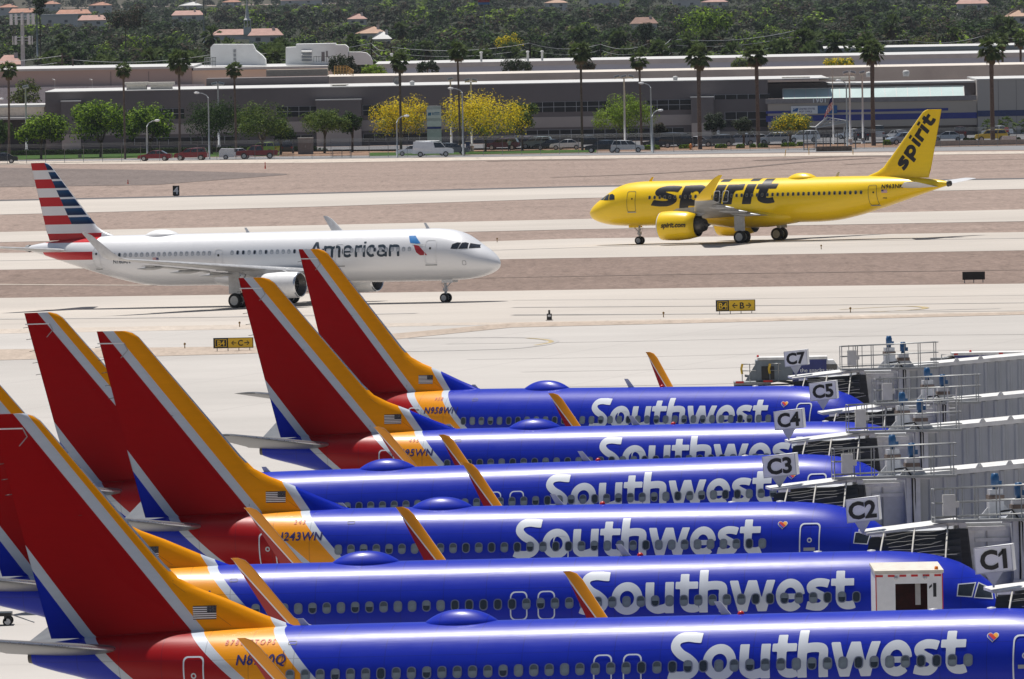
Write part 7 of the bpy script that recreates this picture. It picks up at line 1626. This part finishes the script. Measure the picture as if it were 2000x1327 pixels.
# church
D = 4700.0; s = F_PX / D; cx = XZ(483, 57, D)[0]; z = lambda v: XZ(483, v, D)[1]
ch = thing('church', 'church with pink roof and slender white steeple in the trees', 'church', (cx, D, 0)); HB.append((425, 520, 78, D))
mb = MB(); mb.box(-14, 9, 2, 14, -.2, z(68)); mb.build('wall', HW, ch); mb = MB(); mb.add([(-14.5, 1.5, z(68) + .003), (9.5, 1.5, z(68) + .003), (9.5, 14.5, z(68) + .003), (-14.5, 14.5, z(68) + .003), (-11, 8, z(57)), (8, 8, z(57))], [(0, 1, 5, 4), (1, 2, 5), (2, 3, 4, 5), (3, 0, 4), (3, 2, 1, 0)]); mb.build('roof', RC['pink'], ch)
SW_ = mat('steeple_white', (.62, .62, .60), .7)
mb = MB(); mb.box(-1.5, 1.5, .5, 3.5, z(68), z(54)); 
for x in (-1.3, -.1, 1.1):
    mb.box(x, x + .25, .6, .85, z(54), z(41))
    mb.box(x, x + .25, 3.1, 3.35, z(54), z(41))
mb.box(-1.4, 1.4, .55, 3.4, z(41), z(39)); mb.lathe((0, 2, z(39)), (0, 0, 1), [(0, 1.3), (.6, .9), (1.6, .7), ((39 + 2) / s, .08)], 8, sm=False); mb.build('steeple', SW_, ch)
# masts
def mast(label, u, vt, D, rad=.12, m=GPOLE, cat='mast', name='radio_mast'):
    x, H = XZ(u, vt, D); r_ = thing(name, label, cat, (x, D, 0)); mb = MB(); mb.tube([(0, 0, 0), (0, 0, H)], [rad * 1.3, rad * .8], 7); mb.build('pole', m, r_); return r_, H
D = 2140.0; r_, H = mast('cell tower with white panel antennas on two levels, upper left', 43, 24, D, .38, mat('tower_grey', (.40, .44, .48), .5), 'cell tower', 'cell_tower')
for zc, n_, rr_, hh in ((XZ(43, 38, D)[1], 12, 2.0, 1.9), (XZ(43, 79, D)[1], 8, 1.6, 1.5)):
    mb = MB()
    for a in range(3):
        t0 = R(120 * a + 30); t1 = R(120 * a + 150); p0, p1 = Vector((math.cos(t0) * rr_, math.sin(t0) * rr_, zc)), Vector((math.cos(t1) * rr_, math.sin(t1) * rr_, zc)); mb.tube([p0, p1], .07, 5); mb.tube([(0, 0, zc), (p0 + p1) / 2], .08, 5); mb.tube([p0 + Vector((0, 0, .5)), p1 + Vector((0, 0, .5))], .04, 4)
    mb.build('antenna_frame', GPOLE, r_)
    for k in range(n_):
        a = 2 * math.pi * k / n_; mb = MB(); M = Matrix.Translation((math.cos(a) * rr_ * 1.05, math.sin(a) * rr_ * 1.05, zc)) @ Matrix.Rotation(a, 4, 'Z'); mb.box(-.08, .08, -.16, .16, -hh / 2, hh / 2, 0, M); mb.build('panel_antenna', M_['white'], r_)
mast('thin pale mast at the upper left, top cut by the photo edge', 71, -4, 3200, .2); mast('thin grey mast above the trees right of the steeple', 397, -4, 3600, .18)
WOODP = mat('dark_wood_pole', (.06, .04, .035), .9)
UP = [(121, 104, 2110), (142, 112, 2100), (446, 96, 2120), (764, 88, 2300), (725, 80, 2320), (1035, 80, 2300), (1310, 72, 2330), (1268, 80, 2300), (1173, 82, 2310), (1552, 56, 2500), (1772, 74, 2500), (1920, 66, 2520)]
UL = ['wooden utility pole left of two at the brown warehouse', 'wooden utility pole right of two at the brown warehouse', 'wooden utility pole in front of the white rooftop machinery', 'reddish utility pole above the palm with dry leaves', 'steel utility pole right of the curved duct', 'utility pole behind the two white roof pipes', 'utility pole above the thick trunked palm', 'utility pole just left of the tallest right centre pole', 'utility pole between two tall palms in the middle', 'utility pole above the dark tree clump at right', 'utility pole above the blue panel warehouse', 'utility pole at the far upper right']
PTOPS = []
for (u, v, D), lb in zip(UP, UL):
    r_, H = mast(lb, u, v, D, .17, WOODP, 'utility pole', 'utility_pole'); r_['group'] = 'utility poles beyond the warehouses'; x = r_.location.x; PTOPS.append((x, D, H))
    mb = MB(); mb.box(-1.1, 1.1, -.06, .06, H - .6, H - .45); mb.box(-.9, .9, -.06, .06, H - 1.7, H - 1.55); mb.build('crossarm', WOODP, r_)
PTOPS.sort()
WIREM = mat('power_line_metal', (.30, .31, .32), .5, .4)
ext = [(PTOPS[0][0] - 30, 2110, PTOPS[0][2])] + PTOPS + [(PTOPS[-1][0] + 30, 2520, PTOPS[-1][2])]
for (x0, d0, h0), (x1, d1, h1) in zip(ext, ext[1:]):
    if abs(x1 - x0) < 3: continue
    for off, dz in ((-1, -.45), (1, -.45), (.0, -1.55), (.2, -3.0)):
        o = bpy.data.objects.new('power_line', None); mb = MB(); pts = []
        for k in range(9): f = k / 8; pts.append((x0 + (x1 - x0) * f, d0 + (d1 - d0) * f + off, h0 + (h1 - h0) * f + dz - 1.0 * 4 * f * (1 - f)))
        mb.tube(pts, .035, 3, 0, False); q = mb.build('power_line', WIREM); tag(q, 'thin sagging power line strung between the utility poles', 'power line', 'power lines beyond the warehouses')
# trees
KINDS = {'dark': (('dark', 'dark', 'mid'), 'dark green tree in the wooded suburb beyond the warehouses'), 'mid': (('mid', 'grey', 'dark'), 'mid green tree in the wooded suburb beyond the warehouses'), 'olive': (('olive', 'grey', 'brown'), 'olive green tree in the wooded suburb beyond the warehouses'), 'grey': (('grey', 'dark'), 'grey green tree in the wooded suburb beyond the warehouses'), 'light': (('bright', 'olive', 'grey'), 'light green tree in the wooded suburb beyond the warehouses'), 'brown': (('brown', 'grey', 'dark'), 'brownish bare looking tree in the wooded suburb beyond the warehouses')}
PROTO = {}
for k, (ms, lb) in KINDS.items():
    PROTO[k] = []
    for j in range(3):
        rng = random.Random(100 + j * 7 + len(k)); mb = MB(); crown_mesh(mb, rng, 1.0, .80, .2, 620, .046, tuple(range(len(ms))), 14, 1.0); PROTO[k].append(mb.build('tree', [LF[m] for m in ms] + [BARK], mesh_only=True))
rng = random.Random(11); TREES = []; D = 2480.0
while D < 9200:
    halfw = .0436 * D + 8; x = -halfw
    while x < halfw:
        x += rng.uniform(4.5, 9.0) * (1 + (D - 2480) / 9000); d = D + rng.uniform(-50, 50); u = 1000 + x / d * F_PX
        H = rng.uniform(6.0, 10.5) if D < 4600 else rng.uniform(8, 13.5); W = H * (rng.uniform(.85, 1.3) if rng.random() < .6 else rng.uniform(1.2, 1.75))
        if u > 1560 and D < 2560: continue
        vt = yh(u) + F_PX * (CAM_H - H) / d
        for (ua, ub, vb, hd) in HB:
            if ua - W * 4 < u < ub + W * 4 and d < hd + 5 and vt < vb:
                H = min(H, CAM_H - (vb - yh(u)) * d / F_PX)
        if H < 2.0: continue
        W = min(W, max(H * 1.6, 4)); TREES.append((d, x, H, W, rng.choice(['dark', 'dark', 'mid', 'mid', 'olive', 'grey', 'brown', 'brown', 'light']), rng.randrange(3), rng.uniform(0, 6.28)))
    D *= 1.058
TREES.sort(); 
for (d, x, H, W, k, j, a) in TREES[:285]:
    o = bpy.data.objects.new('suburb_tree', PROTO[k][j]); link(o); o.location = (x, d, 0); o.scale = (W, W, H); o.rotation_euler.z = a; tag(o, KINDS[k][1], 'tree', 'trees in the wooded suburb')
lite = {}
for k, (ms, lb) in KINDS.items():
    rg = random.Random(5 + len(k)); mb = MB(); crown_mesh(mb, rg, 1.0, .95, .05, 300, .062, tuple(range(len(ms))), 12, 1.0); lite[k] = (np.array(mb.v), np.array([LI for LI in mb.m]), ms)
names_ = list(LF.keys()); AV, AM = [], []
for (d, x, H, W, k, j, a) in TREES[285:]:
    v_, m_, ms = lite[k]; c_, s_ = math.cos(a), math.sin(a); q = np.stack([(v_[:, 0] * c_ - v_[:, 1] * s_) * W + x, (v_[:, 0] * s_ + v_[:, 1] * c_) * W + d, v_[:, 2] * H], 1); AV.append(q); AM.append(np.array([names_.index(ms[i]) for i in m_]))
AV = np.concatenate(AV); AM = np.concatenate(AM); nf = len(AV) // 4
me = bpy.data.meshes.new('distant_woods'); me.vertices.add(len(AV)); me.vertices.foreach_set('co', AV.ravel()); me.loops.add(len(AV)); me.loops.foreach_set('vertex_index', np.arange(len(AV))); me.polygons.add(nf); me.polygons.foreach_set('loop_start', np.arange(nf) * 4); me.polygons.foreach_set('loop_total', np.full(nf, 4))
for k in names_: me.materials.append(LF[k])
me.polygons.foreach_set('material_index', AM.astype(np.int32)); me.update(); me.validate()
o = link(bpy.data.objects.new('distant_woods', me)); tag(o, 'far mass of dark trees filling the suburb up to the top edge', 'woods', None, 'stuff')
# a few trees that stand out
for (u, v, wpx, hpx, ks, lb, D) in [(1372, 66, 116, 52, ('bright', 'mid'), 'big bright green tree in the suburb, upper right of centre', 3050), (990, 100, 66, 42, ('yellow', 'olive'), 'bright yellow tree in the suburb behind the roof pipes', 2700), (1640, 133, 60, 18, ('olive', 'yellow'), 'low lime tree on the warehouse roof line at right', 1960), (1810, 132, 62, 28, ('dark', 'mid'), 'round dark bush tree in front of the blue panel warehouse', 2300), (1545, 118, 74, 38, ('dark', 'brown'), 'dark tree clump left of the far blue grey warehouse', 2350), (1800, 95, 60, 22, ('brown', 'olive'), 'orange brown tree behind the blue panel warehouse', 2560), (672, 144, 64, 40, ('dark', 'grey'), 'feathery dark tree right of the louvred machinery block', 1960), (730, 147, 56, 17, ('bright', 'olive'), 'low bright bush right of the roof stair', 1965), (835, 143, 50, 26, ('grey', 'dark'), 'grey green tree between palm and pale pipes', 1990), (1010, 143, 60, 30, ('grey', 'dark'), 'grey tree right of the tall slim palm', 1995), (1452, 136, 60, 24, ('olive', 'grey'), 'olive bush behind the second thick palm', 1990), (1145, 138, 40, 18, ('grey', 'brown'), 'small dry tree right of the tall middle palm', 1985), (45, 215, 70, 80, ('grey', 'olive'), 'grey green tree behind the annex at the left', 1900), (78, 40, 40, 60, ('dark', 'mid'), 'tall dark tree left of the flat white roof', 3000), (245, 60, 90, 56, ('dark', 'brown'), 'large rounded dark tree right of the pinkish roof', 3300), (1262, 90, 40, 60, ('dark', 'dark'), 'dark conifer shaped tree above the short palm', 2900)]:
    s = F_PX / D; X_, zb_ = XZ(u, v, D); H = XZ(u, v - hpx, D)[1]; W = wpx / s; root = thing('broadleaf_tree', lb, 'tree', (X_, D, 0), 0, 'trees behind the long dark building'); rg = random.Random(int(u))
    hb_ = max(.3, zb_); mb = MB(); mb.tube([(0, 0, 0), (0, 0, hb_ + (H - hb_) * .5)], [.25, .12], 6); mb.build('trunk', BARK, root)
    mb = MB(); crown_mesh(mb, rg, W, H - hb_, hb_, 1500, max(.2, W * .028), tuple(range(len(ks))), 18, 1.0, .9 if ks[1] == 'yellow' and 0 else None); mb.build('crown', [LF[k] for k in ks], root)
# palms in the suburb
pmesh = [palm_meshes(1.0, .62, j + 30, True, .02, 46) for j in range(3)]
for k in range(58):
    if k < 40: D = rng.uniform(2130, 2420) if True else 0; u = rng.choice([rng.uniform(60, 110), rng.uniform(165, 410), rng.uniform(520, 560), rng.uniform(760, 1480), rng.uniform(1500, 1700)])
    else: D = rng.uniform(2500, 3400); u = rng.uniform(0, 2000)
    if D < 2265 and u > 730: D += 140
    H = rng.uniform(8.2, 10.8) if D > 2265 else rng.uniform(7.5, 10.5); x = XZ(u, 100, D)[0]; a, b = pmesh[k % 3]
    r_ = thing('suburb_palm', 'slender palm standing among the suburb trees behind the warehouses', 'palm tree', (x, D, 0), rng.uniform(0, 6.28), 'palms among the suburb trees'); place_mesh(r_, 'trunk', a); place_mesh(r_, 'crown', b); r_.scale = (H * .95, H * .95, H)
for u, vt, D, lb in ((1958, 68, 2150, 'slim palm just behind the largest palm'), (1992, 66, 2180, 'slim palm at the upper right edge of the photo'), (1865, 54, 2600, 'palm standing alone above the blue panel warehouse')):
    x, H = XZ(u, vt + 10, D); r_ = thing('palm_tree', lb, 'palm tree', (x, D, 0), 0); a, b = palm_meshes(H, 3.4, u, True, .2, 60); place_mesh(r_, 'trunk', a); place_mesh(r_, 'crown', b)
# roadside billboard at the top edge
D = 4300.0; x, zt = XZ(945, -2, D); r_ = thing('billboard', 'small red white and blue roadside billboard at the top edge', 'sign', (x, D, 0)); mb = MB(); mb.box(-2, 2, -.1, .1, zt - 1.2, zt - .4, 0); mb.box(-2, 2, -.1, .1, zt - 2.0, zt - 1.203, 1); mb.build('panel', [M_['redp'], M_['bluep']], r_); mb = MB(); mb.tube([(0, 0, 0), (0, 0, zt - 2)], .25, 6); mb.build('post', GPOLE, r_)
# ---------------------------------------------------------------- haze
hz = MB(); hz.box(-1600, 1600, -300, 9800, -12, 45); h_ = NT('haze_air'); h_.n.remove(h_.bsdf)
pv = h_.n.new('ShaderNodeVolumePrincipled'); pv.inputs['Color'].default_value = (.80, .87, 1.0, 1); pv.inputs['Density'].default_value = 1.3e-5; pv.inputs['Anisotropy'].default_value = .2
h_.l.new(pv.outputs[0], h_.out.inputs['Volume']); o = hz.build('haze', h_.mat); o['kind'] = 'stuff'; o['label'] = 'thin pale haze over the airfield and suburb'
